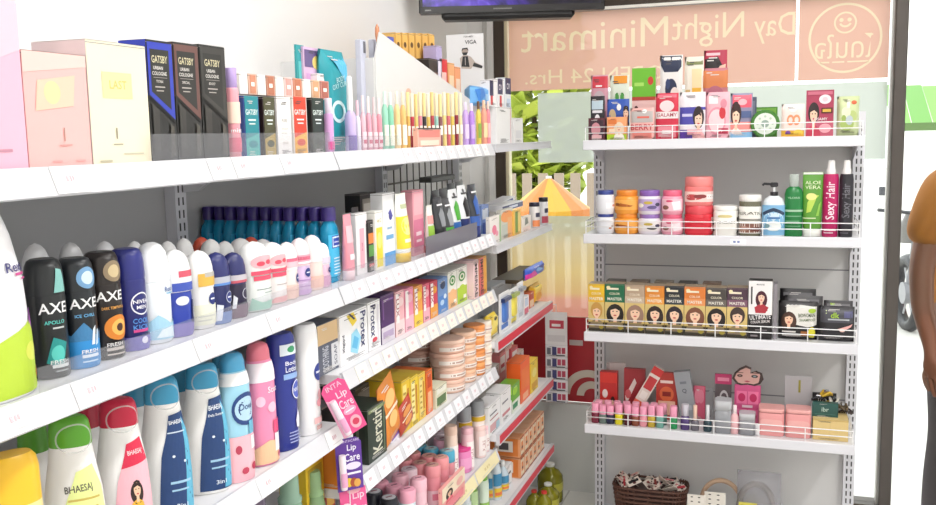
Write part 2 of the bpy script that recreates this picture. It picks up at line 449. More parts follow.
# ------------------------------------------------------------------ sign and posters stuck on the glass
FYs = GY - .002
def filmbox(name, label, cat, xa, xb, za, zb, m, y=FYs):
    return tag(MB().add([(xa, y, za), (xb, y, za), (xb, y, zb), (xa, y, zb)], [(0, 1, 2, 3)], m).build(name), label, cat)
zA = on(700, 84.5, 1, FYs).z; zB = ZH - .004
xs = on(797, 40, 1, FYs).x
SGF = film('#dfb2a0', .94); LT = film('#e8d4b4', .92)
def loops_of(vs, fs):
    """outline loops of a flat glyph mesh"""
    cnt = {}
    for f_ in fs:
        for i in range(len(f_)):
            e_ = (f_[i], f_[(i + 1) % len(f_)]); k_ = tuple(sorted(e_)); cnt.setdefault(k_, []).append(e_)
    nxt = {}
    for v_ in cnt.values():
        if len(v_) == 1: nxt[v_[0][0]] = v_[0][1]
    out = []
    while nxt:
        st, c_ = next(iter(nxt.items())); lp = [st]; del nxt[st]
        while c_ != st and c_ in nxt: lp.append(c_); c_ = nxt.pop(c_)
        out.append([vs[i] for i in lp])
    return out
def mirror_text(s, px0, px1, py, hpx, bold=.0):
    a, b = on(px0, py, 1, FYs), on(px1, py, 1, FYs); cx, cz = (a.x + b.x) / 2, (a.z + b.z) / 2
    vv, ff, tw, th = glyphs(s, bold); sx = (b.x - a.x) / tw; sz = (on(px0, py - hpx / 2, 1, FYs).z - on(px0, py + hpx / 2, 1, FYs).z) / th
    return [[(cx - x * sx, cz + z * sz) for x, z in lp] for lp in loops_of(vv, ff)]
def circ(cx, cz, r, a0=0, a1=2 * PI, n=48): return [(cx + r * math.cos(a0 + (a1 - a0) * k / n), cz + r * math.sin(a0 + (a1 - a0) * k / n)) for k in range(n)]
def arc(cx, cz, r, th, a0, a1, n=20): return [(cx + r * math.cos(a0 + (a1 - a0) * k / n), cz + r * math.sin(a0 + (a1 - a0) * k / n)) for k in range(n + 1)] + [(cx + (r - th) * math.cos(a1 - (a1 - a0) * k / n), cz + (r - th) * math.sin(a1 - (a1 - a0) * k / n)) for k in range(n + 1)]
def sheet(loops, m, mb):
    """even-odd filled flat sheet on the glass"""
    cu = bpy.data.curves.new('outline', 'CURVE'); cu.dimensions = '2D'; cu.fill_mode = 'BOTH'
    for lp in loops:
        sp_ = cu.splines.new('POLY'); sp_.points.add(len(lp) - 1); sp_.use_cyclic_u = True
        for p_, (x, z) in zip(sp_.points, lp): p_.co = (x, z, 0, 1)
    ob = bpy.data.objects.new('outline', cu); me = bpy.data.meshes.new_from_object(ob)
    mb.add([(v_.co.x, FYs, v_.co.y) for v_ in me.vertices], [tuple(p_.vertices) for p_ in me.polygons], m)
    bpy.data.objects.remove(ob); bpy.data.meshes.remove(me); bpy.data.curves.remove(cu)
    return mb
def cut_sign(name, label, fields, prints):
    """coral fields and cream prints that interlock in one sheet"""
    m_ = MB()
    for lp in fields: sheet(lp, SGF, m_)
    for lp in prints: sheet(lp, LT, m_)
    return tag(m_.build(name), label, 'sign')
def rect(xa, xb): return [(xa, zA), (xb, zA), (xb, zB), (xa, zB)]
words_ = mirror_text('Minimart', 521, 668, 35, 28) + mirror_text('Night', 672, 744, 30, 33) + mirror_text('Day', 754, 795, 28, 30) + mirror_text('OPEN 24 Hrs.', 525, 664, 75, 14)
cut_sign('shop_sign', 'coral shop sign film with mirrored cream lettering across the window top', [[rect(M1 + .014, xs - .004)] + words_], [words_])
cL = on(845, 38, 1, FYs); rL = (on(882, 38, 1, FYs).x - on(808, 38, 1, FYs).x) / 2; hz = cL.z + rL * .44; hr = rL * .31
thai = mirror_text('โดนใจ', 815, 873, 46, 24)
bars = [[(cL.x + a, cL.z - rL * .66), (cL.x + b, cL.z - rL * .66), (cL.x + b, cL.z - rL * .70), (cL.x + a, cL.z - rL * .70)] for a, b in ((-.08, -.05), (-.04, .0), (.01, .08))]
mouth = arc(cL.x, hz + .006, hr * .6, .007, PI * 1.15, PI * 1.85); eyes = [circ(cL.x + q * hr * .35, hz + hr * .25, .007, n=12) for q in (-1, 1)]
cut_sign('logo_sign', 'coral round logo film with mirrored smiling face beside the dark pillar',
    [[rect(xs + .006, P0 - .012), circ(cL.x, cL.z, rL)], [circ(cL.x, cL.z, rL - .008), circ(cL.x, hz, hr)] + thai + bars, [circ(cL.x, hz, hr - .006), mouth] + eyes],
    [[circ(cL.x, cL.z, rL), circ(cL.x, cL.z, rL - .008)], [circ(cL.x, hz, hr), circ(cL.x, hz, hr - .006)], thai, [mouth]] + [[e_] for e_ in eyes] + [[b_] for b_ in bars])
def ringmb(mb, cx, cz, r, th, a0=0, a1=2 * PI, m=None, n=48, y=FYs - .0016):
    v = []; f_ = []
    for k in range(n + 1):
        t = a0 + (a1 - a0) * k / n
        v += [(cx + r * math.cos(t), y, cz + r * math.sin(t)), (cx + (r - th) * math.cos(t), y, cz + (r - th) * math.sin(t))]
    mb.add(v, [(2 * k, 2 * k + 1, 2 * k + 3, 2 * k + 2) for k in range(n)], m or LT)
zF = on(700, 161, 1, FYs).z
filmbox('frosted_film', 'pale grey frosted window film band behind the top shelf packets', 'window film', on(538, 120, 1, FYs).x, P0 - .012, zF, zA - .012, film('#ccd1c8', .88))
zy0, zy1 = on(560, 316, 1, FYs).z, on(560, 216, 1, FYs).z
xr = on(599, 260, 1, FYs).x
filmbox('gradient_poster', 'pale green to yellow to pink poster glowing in the window above the red poster', 'poster', M1 + .014, xr, zy0, zy1,
        film('#ffffff', .88, ((0, '#d88f82'), (.17, '#dc9c84'), (.24, '#dcb47a'), (.45, '#e0c486'), (.72, '#d8c49c'), (1, '#bcc2b0')), 2, zy0, zy1))
rp = filmbox('red_poster', 'dark red poster with grey swirl ring low on the window', 'poster', M1 + .014, xr + .06, LWZ, zy0 - .002, mat('#a3232c', .35))
sw = MB(); c0 = on(589, 396, 1, FYs); SW = mat('#c9bcae', .5)
ringmb(sw, c0.x, c0.z, .108, .03, .0, .99 * PI, SW); ringmb(sw, c0.x + .012, c0.z + .0, .062, .03, .0, 1.0 * PI, SW)
xw = on(578, 343, 1, FYs)
sw.box(xw.x - .035, xw.x + .02, FYs - .002, FYs - .0016, xw.z - .01, xw.z + .012, mat('#b9a9a6', .5))
sw.build('swirl_print', rp)

# ------------------------------------------------------------------ outdoors
struct(MB().box(-14, 16, GY + .08, 40, -.3, -.2, mat('#d9d6d0', .8)).build('ground'))
def bush(name, label, loc, r, h, n, c1, c2, trunk=0):
    t = empty(name, label, 'tree' if trunk else 'bush', loc)
    b = MB()
    for k in range(n):
        u = rnd.uniform(-1, 1); a = rnd.uniform(0, 2 * PI); q = math.sqrt(1 - u * u) * rnd.uniform(.35, 1)
        p = Vector((r * q * math.cos(a), r * q * math.sin(a), trunk + h / 2 + h / 2 * u)); s = rnd.uniform(.05, .13) * (1.6 if trunk else 1)
        d = Vector((rnd.uniform(-1, 1), rnd.uniform(-1, 1), rnd.uniform(-.6, .6))).normalized(); e = d.cross(Vector((.3, .2, 1))).normalized()
        b.add([p - d * s, p + e * s * .4, p + d * s, p - e * s * .4], [(0, 1, 2, 3)], c1 if k % 2 else c2)
    b.build('foliage', t)
    MB().tube([(0, 0, 0), (.02, 0, trunk * .5 + .1), (0, .02, trunk + h * .5)], [.05, .04, .02], '#6a5238').build('trunk', t)
bush('roadside_tree', 'yellow green tree outdoors seen through the glass beside the dark mullion', (-1.35, 8.2, -.2), .6, 2.0, 1600, '#c2cc5a', '#a9ba48', .9)
bush('roadside_tree', 'pale green tree outdoors above the green awning', (4.1, 11.5, -.2), 1.5, 2.5, 900, '#b5cf63', '#93b552', 2.6)
# picket fence
fz = empty('picket_fence', 'white picket fence outdoors behind the glass beyond the shelf end', 'fence', (-1.0, 6.6, -.2))
for i in range(12): MB().box(-.5 + i * .12, -.43 + i * .12, -.01, .01, 0, 1.36, '#9c8a78').build('picket', fz)
MB().box(-.55, 1.0, .01, .03, .9, .97, '#8c7a68').box(-.55, 1.0, .01, .03, .3, .37, '#8c7a68').build('fence_rail', fz)
# parasol
pm = empty('street_parasol', 'orange and yellow street parasol outdoors behind the glass', 'parasol', (on(549, 190, 1, 5.3).x, 5.3, -.2))
pm_h = on(549, 176, 1, 5.3).z + .2; pm_r = pm_h - .19
b = MB(); nseg = 16
for k in range(nseg):
    a0, a1 = 2 * PI * k / nseg, 2 * PI * (k + 1) / nseg; R = .24
    b.add([(0, 0, pm_h), (R * math.cos(a0), R * math.sin(a0), pm_r), (R * math.cos(a1), R * math.sin(a1), pm_r), (R * math.cos(a1), R * math.sin(a1), pm_r - .07), (R * math.cos(a0), R * math.sin(a0), pm_r - .07)], [(0, 1, 2), (1, 4, 3, 2)], '#c8762a' if (k // 2) % 2 else '#cf9c2c')
b.build('canopy', pm); MB().tube([(0, 0, 0), (0, 0, pm_h)], .018, '#d8d8d8').build('pole', pm)
# roadside building and awning
bd = empty('roadside_building', 'white building across the road with a brown shop fascia', 'building', (5.2, 14.5, -.2))
MB().box(-2.6, 5, 0, 3, -.03, 5.2, mat('#f3f0ea', .8)).build('wall', bd)
fz_ = on(915, 72, 1, 14.4).z + .2; MB().box(-2.4, 4.8, -.12, 0, fz_ - .16, fz_ + .16, mat('#8a5c4a', .6)).build('fascia', bd); MB().box(-1.9, 2.4, -.14, -.11, fz_ - .08, fz_ + .06, mat('#efe6e0', .6)).build('sign_strip', bd)
aw = empty('market_awning', 'bright green slatted awning outdoors beside the dark pillar', 'awning', (on(905, 120, 1, 9.4).x + .75, 9.4, -.2))
at_ = on(910, 84, 1, 9.9).z + .2; ab_ = on(910, 124, 1, 9.05).z + .2
b = MB()
for k in range(14):
    x = -.9 + k * .17; b.add([(x, -.35, ab_), (x + .165, -.35, ab_), (x + .165, .5, at_ - .012 * k), (x, .5, at_ - .012 * k)], [(0, 1, 2, 3)], '#5f9a34' if k % 2 else '#74ad44')
b.build('canopy', aw); MB().box(-.9, 1.5, -.38, -.35, ab_ - .06, ab_ + .01, '#5d7a42').build('valance', aw)
for q in (-.85, 1.4): MB().tube([(q, -.33, 0), (q, -.33, ab_)], .025, '#bdbdbd').build('post', aw)
def motorbike(loc, rz, c, label):
    t = empty('motorbike', label, 'motorbike', loc, rz, 'parked motorbikes')
    for q in (-.62, .62):
        b = MB(); n = 20; pts = [(q + .27 * math.cos(2 * PI * k / n), 0, .3 + .27 * math.sin(2 * PI * k / n)) for k in range(n + 1)]
        b.tube(pts, .05, '#26262a', caps=False); b.tube([(q, -.05, .3), (q, .05, .3)], .09, '#9a9a9e', 12)
        for k in range(6): b.tube([(q, 0, .3), (q + .25 * math.cos(k * PI / 3), 0, .3 + .25 * math.sin(k * PI / 3))], .008, '#b9b9bd', 5)
        b.build('wheel', t)
    MB().loft([ring(.14, .1, .3, 2.4, 18, cx=.1), ring(.34, .13, .45, 2.6, 18, cx=.05), ring(.38, .12, .6, 2.6, 18), ring(.3, .09, .68, 2.6, 18, cx=-.02)], c).build('body', t)
    MB().loft([ring(.36, .11, .68, 3, 18, cx=-.28), ring(.38, .13, .74, 3, 18, cx=-.28), ring(.34, .1, .79, 3, 18, cx=-.3)], '#2a2a2e').build('seat', t)
    MB().tube([(.62, 0, .3), (.5, 0, .7), (.43, 0, .95)], [.03, .035, .03], '#8d8d92').loft([ring(.06, .1, .72, 2.5, 16, cx=.55), ring(.09, .12, .85, 2.5, 16, cx=.52), ring(.05, .08, .98, 2.5, 16, cx=.47)], c).build('fork', t)
    MB().tube([(.36, -.33, 1.0), (.42, -.15, .98), (.43, 0, .96), (.42, .15, .98), (.36, .33, 1.0)], .014, '#3a3a3e').build('handlebar', t)
    for q in (-1, 1):
        MB().tube([(.42, q * .2, .98), (.4, q * .27, 1.14)], .007, '#3a3a3e').box(.385, .4, q * .27 - .05, q * .27 + .05, 1.11, 1.18, '#4a4a50', ch=.006).build('mirror', t)
motorbike((on(941, 180, 1, 7.6).x, 7.6, -.2), PI * .56, '#7d7a78', 'grey motorbike parked outdoors behind the person in the orange shirt')
motorbike((on(990, 180, 1, 8.8).x, 8.8, -.2), PI * .6, '#c04a3a', 'red motorbike parked outdoors beyond the grey one')

# ------------------------------------------------------------------ television hung from the ceiling
ta = math.radians(17.5); tr = on(605, 9.5, 1, 3.08); d_ = Vector((math.cos(ta), math.sin(ta), 0))
L_ = solve(lambda s: proj(tr - d_ * s)[0], 419, .2, 1.6)
tv = empty('television', 'black flat television hanging from the ceiling with purple picture', 'television', tr - d_ * L_ / 2, ta)
H_ = L_ * .58
MB().box(-L_ / 2, L_ / 2, 0, .045, 0, H_, mat('#121114', .3), ch=.004).build('casing', tv)
MB().box(-L_ / 2 + .004, L_ / 2 - .004, -.004, 0, 0, .022, mat('#1d1a1b', .25)).box(-L_ / 2 + .004, L_ / 2 - .004, -.004, 0, H_ - .014, H_ - .002, mat('#1d1a1b', .25)).box(-L_ / 2 + .004, -L_ / 2 + .013, -.004, 0, .02, H_ - .012, mat('#1d1a1b', .25)).box(L_ / 2 - .013, L_ / 2 - .004, -.004, 0, .02, H_ - .012, mat('#1d1a1b', .25)).box(-L_ / 2 + .02, -L_ / 2 + .04, -.0045, -.004, .008, .012, '#9a9a9a').box(-.06, .0, -.0045, -.004, .009, .013, '#6a6a6a').build('bezel', tv)
MB().box(-L_ * .38, L_ * .34, .006, .09, -.02, .012, mat('#0c0c0e', .4), ch=.01).build('speaker_bar', tv)
scm = bpy.data.materials.new('screen_picture'); scm.use_nodes = True; nt = scm.node_tree; pb = nt.nodes['Principled BSDF']
tc = nt.nodes.new('ShaderNodeTexCoord'); nz = nt.nodes.new('ShaderNodeTexNoise'); nz.inputs['Scale'].default_value = 9; nz.inputs['Detail'].default_value = 3; nz.inputs['Distortion'].default_value = 1.4
cr = nt.nodes.new('ShaderNodeValToRGB'); e = cr.color_ramp.elements
e[0].position, e[0].color = .36, hexc('#0d0818'); e[1].position, e[1].color = .72, hexc('#9b86ee')
q = e.new(.5); q.color = hexc('#3b2a96'); q = e.new(.6); q.color = hexc('#5d3cc8')
nt.links.new(tc.outputs['Object'], nz.inputs['Vector']); nt.links.new(nz.outputs['Fac'], cr.inputs[0])
sp = nt.nodes.new('ShaderNodeSeparateXYZ'); nt.links.new(tc.outputs['Object'], sp.inputs[0])
mr = nt.nodes.new('ShaderNodeMapRange'); mr.inputs[1].default_value = -.01; mr.inputs[2].default_value = .09; mr.inputs[3].default_value = 1.0; mr.inputs[4].default_value = .04
nt.links.new(sp.outputs[0], mr.inputs[0]); nt.links.new(mr.outputs[0], pb.inputs['Emission Strength'])
nt.links.new(cr.outputs[0], pb.inputs['Emission Color']); pb.inputs['Base Color'].default_value = (.008, .006, .004, 1); pb.inputs['Roughness'].default_value = .15
MB().box(-L_ / 2 + .012, L_ / 2 - .012, -.003, 0, .022, H_ - .014, scm).build('screen', tv)
MB().tube([(0, .07, H_ * .5), (0, .07, ZC - tv.location.z)], .018, '#1b1b1d').box(-.1, .1, .045, .06, H_ * .35, H_ * .65, '#1b1b1d').build('mount_pole', tv)

# ================================================================== SHELVING
Z = dict(a1=1.418, a2=1.154, a3=.886, a4=.60, b3=.982, b4=.745, b5=.487, b6=.235, c1=1.418, c2=1.117, cA=.825, cB=.532, cC=.275,
         d1=1.42, d2=1.105, d3=.766, d4=.438, d5=.03)
Y0, Y1, Y2, Y3 = .42, 1.615, 2.635, 3.335
SD, PB = -.37, -.375                                   # shelf back edge, back panel face
PAN = mat('#b9b9ba', .55); SHELFM = mat('#e6e6e9', .38); RAIL = mat('#d3d3d8', .35); RED = mat('#d9384a', .35)
ACR = mat('#e6e6ea', .06, glass=.91); ACRG = mat('#8a8792', .12, glass=.35)
def rail_pt(z, s):                                     # s 0 bottom .. 1 top of the tilted price rail
    return -.0005 - .013 * s, z - .029 + .034 * s
def upright(y, z1, parent, loc, x=PB):
    b = MB().box(x - .02, x + .025, y - .018, y + .018, 0, z1, POWDER); k = .02
    SL = mat('#4a4a4c', .7)
    while k < z1 - .03:
        for q in (-.009, .005): b.box(x + .025, x + .0256, y + q, y + q + .004, k, k + .016, SL)
        k += .026
    return at0(b, loc).build('upright', parent)
def gondola_shelf(parent, loc, z, ya, yb, kind='ticket', depth=SD, guard=None):
    ya += .0006; yb -= .0006
    b = MB().box(depth, -.016, ya, yb, z - .02, z, SHELFM)
    for y in (ya + .004, yb - .007): b.add([(depth, y, z - .02), (depth, y, z - .075), (depth + .05, y, z - .07), (-.27, y, z - .035), (-.22, y, z - .02), (depth, y + .003, z - .02), (depth, y + .003, z - .075), (depth + .05, y + .003, z - .07), (-.27, y + .003, z - .035), (-.22, y + .003, z - .02)],
              [(0, 1, 2, 3, 4), (9, 8, 7, 6, 5), (0, 5, 6, 1), (1, 6, 7, 2), (2, 7, 8, 3), (3, 8, 9, 4)], SHELFM)
    s = at0(b, loc).build('shelf', parent)
    r = MB(); ra, rb = ya + .002, yb - .002
    if kind == 'ticket':
        (xb, zb), (xt, zt) = rail_pt(z, 0), rail_pt(z, 1)
        sec = [(xt - .006, zt - .001), (xt, zt), (xb, zb), (xb - .003, zb - .002), (xb - .006, zb), (xt - .006, zt - .012)]
        r.loft([[(x, y, q) for x, q in sec] for y in (ra, rb)], RAIL, smooth=False)
    elif kind == 'red':
        r.box(-.016, -.004, ra, rb, z - .032, z + .004, RAIL)
        r.box(-.004, -.003, ra, rb, z - .026, z - .001, RED)
    else:
        r.box(-.016, -.004, ra, rb, z - .022, z + .002, RAIL).box(-.004, -.001, ra, rb, z - .022, z - .017, RAIL).box(-.004, -.002, ra, rb, z - .001, z + .003, RAIL)
    at0(r, loc).build('price_rail', s)
    if guard:
        for ga, gb, gh, gm in guard:
            at0(MB().box(-.019, -.017, ga, gb, z + .0, z + gh, gm), loc).build('clear_guard', s)
    return s
def bay(label, ya, yb, shelves, panel, ups, ztop=1.425):
    loc = (-.2, (ya + yb) / 2, 0); ya += .0006; yb -= .0006
    t = empty('gondola_bay', label, 'shelving', loc, 0, 'gondola bays')
    if panel: at0(MB().box(PB - .008, PB, ya, yb, 0, ztop, PAN).box(PB, PB + .001, ya, yb, .9, .903, mat('#77777a', .6)), loc).build('back_panel', t)
    else:
        b = MB(); y = ya + .05
        while y < yb - .02: b.tube([(PB, y, .1), (PB, y, ztop)], .0022, mat('#6a655e', .5), 6); y += .055
        for zz in (.3, .7, 1.02, 1.3, 1.42): b.tube([(PB, ya, zz), (PB, yb, zz)], .003, mat('#6a655e', .5), 6)
        at0(b, loc).build('wire_back', t)
    for y in ups: upright(y, ztop, t, loc)
    at0(MB().box(SD, -.03 if panel else -.26, ya, yb, 0, .09, SHELFM), loc).build('base_plinth', t)
    for q in shelves: gondola_shelf(t, loc, *q)
    return t
g1a, g1b = sY(153, -.018, Z['a1']), min(Y1 - .004, sY(336, -.018, Z['a1']))
bay('white shelving bay nearest the camera holding perfume, deodorant and shampoo', Y0, Y1, [
    (Z['a1'], Y0, Y1, 'ticket', SD, [(g1a, g1b, .042, ACR)]), (Z['a2'], Y0, Y1, 'ticket', SD, [(sY(40, -.018, Z['a2']), Y1 - .02, .034, ACR)]),
    (Z['a3'], Y0, Y1), (Z['a4'], Y0, Y1), (.32, Y0, Y1)], True, [Y1 - .02])
bay('middle shelving bay holding soap boxes and face cream tubes', Y1, Y2, [
    (Z['a1'], Y1, Y2, 'ticket', SD, [(Y1 + .01, sY(400, -.018, Z['a1']), .034, ACR)]),
    (Z['a2'], Y1, Y2, 'ticket', SD, [(Y1 + .01, sY(424, -.018, Z['a2']), .034, ACR), (sY(426, -.018, Z['a2']), sY(477, -.018, Z['a2']), .05, ACRG)]),
    (Z['b3'], Y1, Y2), (Z['b4'], Y1, Y2), (Z['b5'], Y1, Y2), (Z['b6'], Y1, Y2)], True, [Y2 - .02])
bay('far shelving bay with red price strips at the window end', Y2, Y3, [
    (Z['c1'], Y2, Y3, 'lip'), (Z['c2'], Y2, Y3, 'lip'), (Z['cA'], Y2, Y3, 'red'), (Z['cB'], Y2, Y3, 'red'), (Z['cC'], Y2, Y3, 'red')], False, [Y3 - .02])

# price tickets pushed into the tilted rails
def ticket(z, px, w, label, group, col='#f4f2f3', ink='#dfbcc4', yy=None):
    xm, zm = rail_pt(z, .5); y = yy if yy is not None else sY(px, xm, zm)
    (xb, zb), (xt, zt) = rail_pt(z, .03), rail_pt(z, .97)
    N = Vector((zt - zb, 0, xb - xt)).normalized(); o = Vector((xb, y - w / 2, zb)) + N * .0006; U = Vector((0, w, 0)); V = Vector((xt - xb, 0, zt - zb))
    b = MB(); p = [o, o + U, o + U + V, o + V]
    b.add(p + [q + N * .0008 for q in p], [(4, 5, 6, 7), (0, 1, 5, 4), (1, 2, 6, 5), (2, 3, 7, 6), (3, 0, 4, 7)], col)
    b.art([('r', .36, .42, .43, .64, ink), ('r', .47, .42, .52, .64, ink), ('r', .55, .46, .6, .64, ink), ('r', .2, .16, .8, .21, mat('#d8d4d6'))], face_surf(o + N * .0008, U, V, N), w, .036)
    return tag(b.build('price_ticket'), label, 'price ticket', group)
for px in (70, 219, 243, 289): ticket(Z['a1'], px, .055 if px < 100 else .05, 'white price ticket on the top rail under the perfume and cologne', 'tickets under perfume')
for px in (15, 92, 208, 278): ticket(Z['a2'], px, .06, 'white price ticket on the rail under the deodorants', 'tickets under deodorants')
for px in (196, 268, 334): ticket(Z['a3'], px, .06, 'white price ticket on the rail under the shampoo bottles', 'tickets under shampoo')
for k in range(9): ticket(Z['a1'], 0, .046, 'white price ticket on the top rail under the small mist bottles', 'tickets under mist bottles', yy=Y1 + .36 + k * .072)
for k in range(14): ticket(Z['a2'], 0, .05, 'white price ticket on the rail under the cream tubes', 'tickets under tubes', '#f3f1f4', yy=Y1 + .08 + k * .068)
for k in range(14): ticket(Z['b3'], 0, .05, 'cream price ticket on the rail under the soap boxes', 'tickets under soap', '#f6efe2', yy=Y1 + .08 + k * .068)
for k in range(13): ticket(Z['b4'], 0, .05, 'white price ticket on the rail under the round powder tins', 'tickets under powder', '#f2f2f6', yy=Y1 + .1 + k * .07)
for k in range(4): ticket(Z['b5'], 0, .2, 'long pale yellow price strip under the pink lotion bottles', 'yellow price strips', '#f1e6b8', '#dccb95', yy=Y2 - .12 - k * .21)

# ------------------------------------------------------------------ free-standing white shelf unit before the window
YF, YB = 3.10, 3.42
UX0, UX1 = .163, 1.036
ut = empty('display_shelf_unit', 'white metal shelf unit with wire guards standing before the window', 'shelving', ((UX0 + UX1) / 2, YB, 0)); ul = tuple(ut.location)
GP = mat('#dedddc', .55)
at0(MB().box(UX0 - .005, UX1 + .005, YB - .004, YB + .01, 0, 1.45, GP).box(UX0, UX1, YB - .0045, YB - .004, .498, .502, mat('#88888c', .6)).box(UX0, UX1, YB - .0045, YB - .004, .958, .962, mat('#88888c', .6)), ul).build('back_panel', ut)
for x in (UX0 - .002, UX1 + .004):
    b = MB().box(x - .018, x + .018, YB - .035, YB + .02, 0, 1.50, POWDER); k = .03
    while k < 1.46:
        for q in (-.009, .005): b.box(x + q, x + q + .0045, YB - .0356, YB - .035, k, k + .017, mat('#4a4a4c', .7))
        k += .027
    at0(b, ul).build('upright', ut)
WIRE = mat('#f7f7f8', .3)
for i, zz in enumerate((Z['d1'], Z['d2'], Z['d3'], Z['d4'], Z['d5'])):
    s = MB().box(UX0, UX1, YF + .004, YB - .004, zz - .02, zz, SHELFM).box(UX0 - .001, UX1 + .001, YF, YF + .006, zz - .03, zz + .003, POWDER, ch=.002)
    for x in (UX0 + .012, UX1 - .015):
        s.add([(x, YB - .01, zz - .02), (x, YB - .01, zz - .085), (x, YB - .06, zz - .075), (x, YF + .08, zz - .03), (x, YF + .04, zz - .02)] + [(x + .003, YB - .01, zz - .02), (x + .003, YB - .01, zz - .085), (x + .003, YB - .06, zz - .075), (x + .003, YF + .08, zz - .03), (x + .003, YF + .04, zz - .02)],
              [(4, 3, 2, 1, 0), (5, 6, 7, 8, 9), (0, 1, 6, 5), (1, 2, 7, 6), (2, 3, 8, 7), (3, 4, 9, 8)], POWDER)
    so = at0(s, ul).build('shelf', ut)
    if i < 4:
        g = MB(); ga, gb, yg = UX0 + .006, UX1 - .006, YF + .012
        for h in (.026, .046): g.tube([(ga, YB - .05, zz + h), (ga, yg, zz + h), (gb, yg, zz + h), (gb, YB - .05, zz + h)], .0018, WIRE, 6)
        n = 6
        for k in range(n + 1):
            x = ga + (gb - ga) * k / n; g.tube([(x, yg, zz), (x, yg, zz + .047)], .0018, WIRE, 6)
        for y in (yg + .1, yg + .2):
            for x in (ga, gb): g.tube([(x, y, zz), (x, y, zz + .047)], .0018, WIRE, 6)
        at0(g, ul).build('wire_guard', so)
tag(MB().box(0, .05, -.0008, 0, 0, .016, '#f4f4fa').art([('r', .2, .3, .35, .7, '#7d8fc0'), ('r', .45, .3, .6, .7, '#7d8fc0')], face_surf((0, -.0008, 0), (.05, 0, 0), (0, 0, .016), (0, -1, 0)), .05, .016).build('price_ticket'), 'small price ticket with blue figures on the white lip under the jars', 'price ticket').location = (sX(730, YF, Z['d2'] - .02), YF - .0002, Z['d2'] - .024)

Z = {k_: v_ + .0008 for k_, v_ in Z.items()}          # goods stand a hair above the boards
# ================================================================== TOP SHELF, NEAR BAY: perfume and cologne
def lc(name, label, cat, shelf, x0, x1, yt, sb, d, base, front=(), left=(), right=(), top=(), group=None, lean=0, seam=True, dx=0, rz=RL, w=None, dz=0):
    loc, ww, h = LF(Z[shelf] if isinstance(shelf, str) else shelf, x0, x1, yt, sb)
    if w: ww = w
    o = box_mb(ww, d, h, base, front, left, right, top, seam=seam).build(name)
    o.location = loc + Vector((0, 0, dz)); o.rotation_euler = (lean, 0, rz)
    return tag(o, label, cat, group)
def lb(name, label, cat, shelf, xc, wpx, yt, sb, body, cap, k=1., rz=RL - .42, z=None, **kw):
    loc, hw, hd, h = LR(Z[shelf] if isinstance(shelf, str) else shelf, xc, wpx, yt, sb, k, RL - rz)
    return bottle(name, label, cat, loc, rz, hw, hd, h, body, cap, **kw)

GOLD = mat('#e2b04a', .25, .5); PK = '#f6c3cc'
lc('perfume_box', 'tall pink perfume box cut by the picture edge, first on the top shelf', 'box', 'a1', -52, 29, -34, .028, .07, mat('#efb4c8', .3),
   [('p', [(.0, .45), (1, .62), (1, 1), (0, 1)], '#f2c4d2'), ('e', .55, .72, .2, .13, '#f5d6df'), ('r', .5, .1, .8, .115, '#c48a9c'), ('r', .45, .27, .47, .33, '#b98'), ('r', .0, 0, 1, .012, '#6b5360')], left=[('r', 0, 0, 1, .012, '#6b5360')])
lc('perfume_box', 'peach pink perfume box with pale gold patch behind the tall pink box', 'box', 'a1', 30, 92.5, 53, .03, .05, mat('#f0b4b0', .3),
   [('p', [(0, .82), (1, .9), (1, 1), (0, 1)], '#f3c8c0'), ('p', [(.15, .5), (.75, .55), (.8, .82), (.2, .76)], '#f3c6ae'), ('e', .42, .66, .13, .1, '#f0d2a0'), ('r', .56, .24, .575, .36, '#b98a7c'), ('r', .48, .2, .68, .212, '#d79a94'), ('r', .35, .06, .5, .075, '#dfa4a2'), ('r', .72, .06, .88, .075, '#dfa4a2')], top=[('r', 0, .0, 1, 1, '#f3cfc9')])
lc('perfume_box', 'cream white perfume box with pale gold label', 'box', 'a1', 94, 152, 43, .03, .085, mat('#ebe2c8', .3),
   [('r', .22, .55, .72, .76, mat('#ece2a0', .3, .2)), ('t', .48, .66, .07, 'LAST', '#cfc06a'), ('r', .4, .22, .42, .31, '#9a927a'), ('r', .34, .17, .5, .18, '#aca48c'), ('r', .1, .035, .3, .05, '#bdb69c'), ('r', .5, .09, .85, .1, '#c8c0a6')],
   left=[('r', 0, 0, 1, 1, '#d9c9c9')], top=[('r', 0, 0, 1, 1, '#e6ddd4')])
def gatsby(x0, x1, yt, col, label, txt):
    A = [('p', [(.03, .56), (.97, .36), (.97, .985), (.03, .985)], col), ('p', [(.12, .585), (.84, .44), (.84, .93), (.12, .93)], '#24221f'),
         ('t', .47, .85, .06, 'GATSBY', '#d8cfa8', 0, .6), ('t', .4, .78, .028, 'URBAN', '#e6e2dc', 0, .4), ('t', .44, .735, .03, 'COLOGNE', '#e6e2dc', 0, .55), ('r', .2, .7, .72, .703, '#b8b2aa'),
         ('t', .42, .67, .022, txt, '#d8d3cb', 0, .5), ('r', .24, .62, .62, .63, '#b8b2aa'), ('r', .28, .59, .56, .598, '#b8b2aa'),
         ('p', [(.03, .53), (.97, .33), (.97, .345), (.03, .545)], '#0c0b0a'), ('p', [(.08, .1), (.3, .1), (.34, .44), (.08, .49)], '#35322e'), ('p', [(.7, .04), (.9, .06), (.88, .3), (.74, .33)], '#4a463f')]
    return lc('cologne_box', label, 'box', 'a1', x0, x1, yt, .032, .045, '#1f1d1b', A, left=[('r', 0, .55, 1, 1, col)], top=[('r', 0, 0, 1, 1, col)])
gatsby(153, 178.5, 41, '#2a3bb0', 'black and royal blue cologne box beside the cream perfume box', 'TITAN')
gatsby(179.5, 204, 43.5, '#6a4640', 'black and copper brown cologne box between the blue and the all black ones', 'SPECIAL')
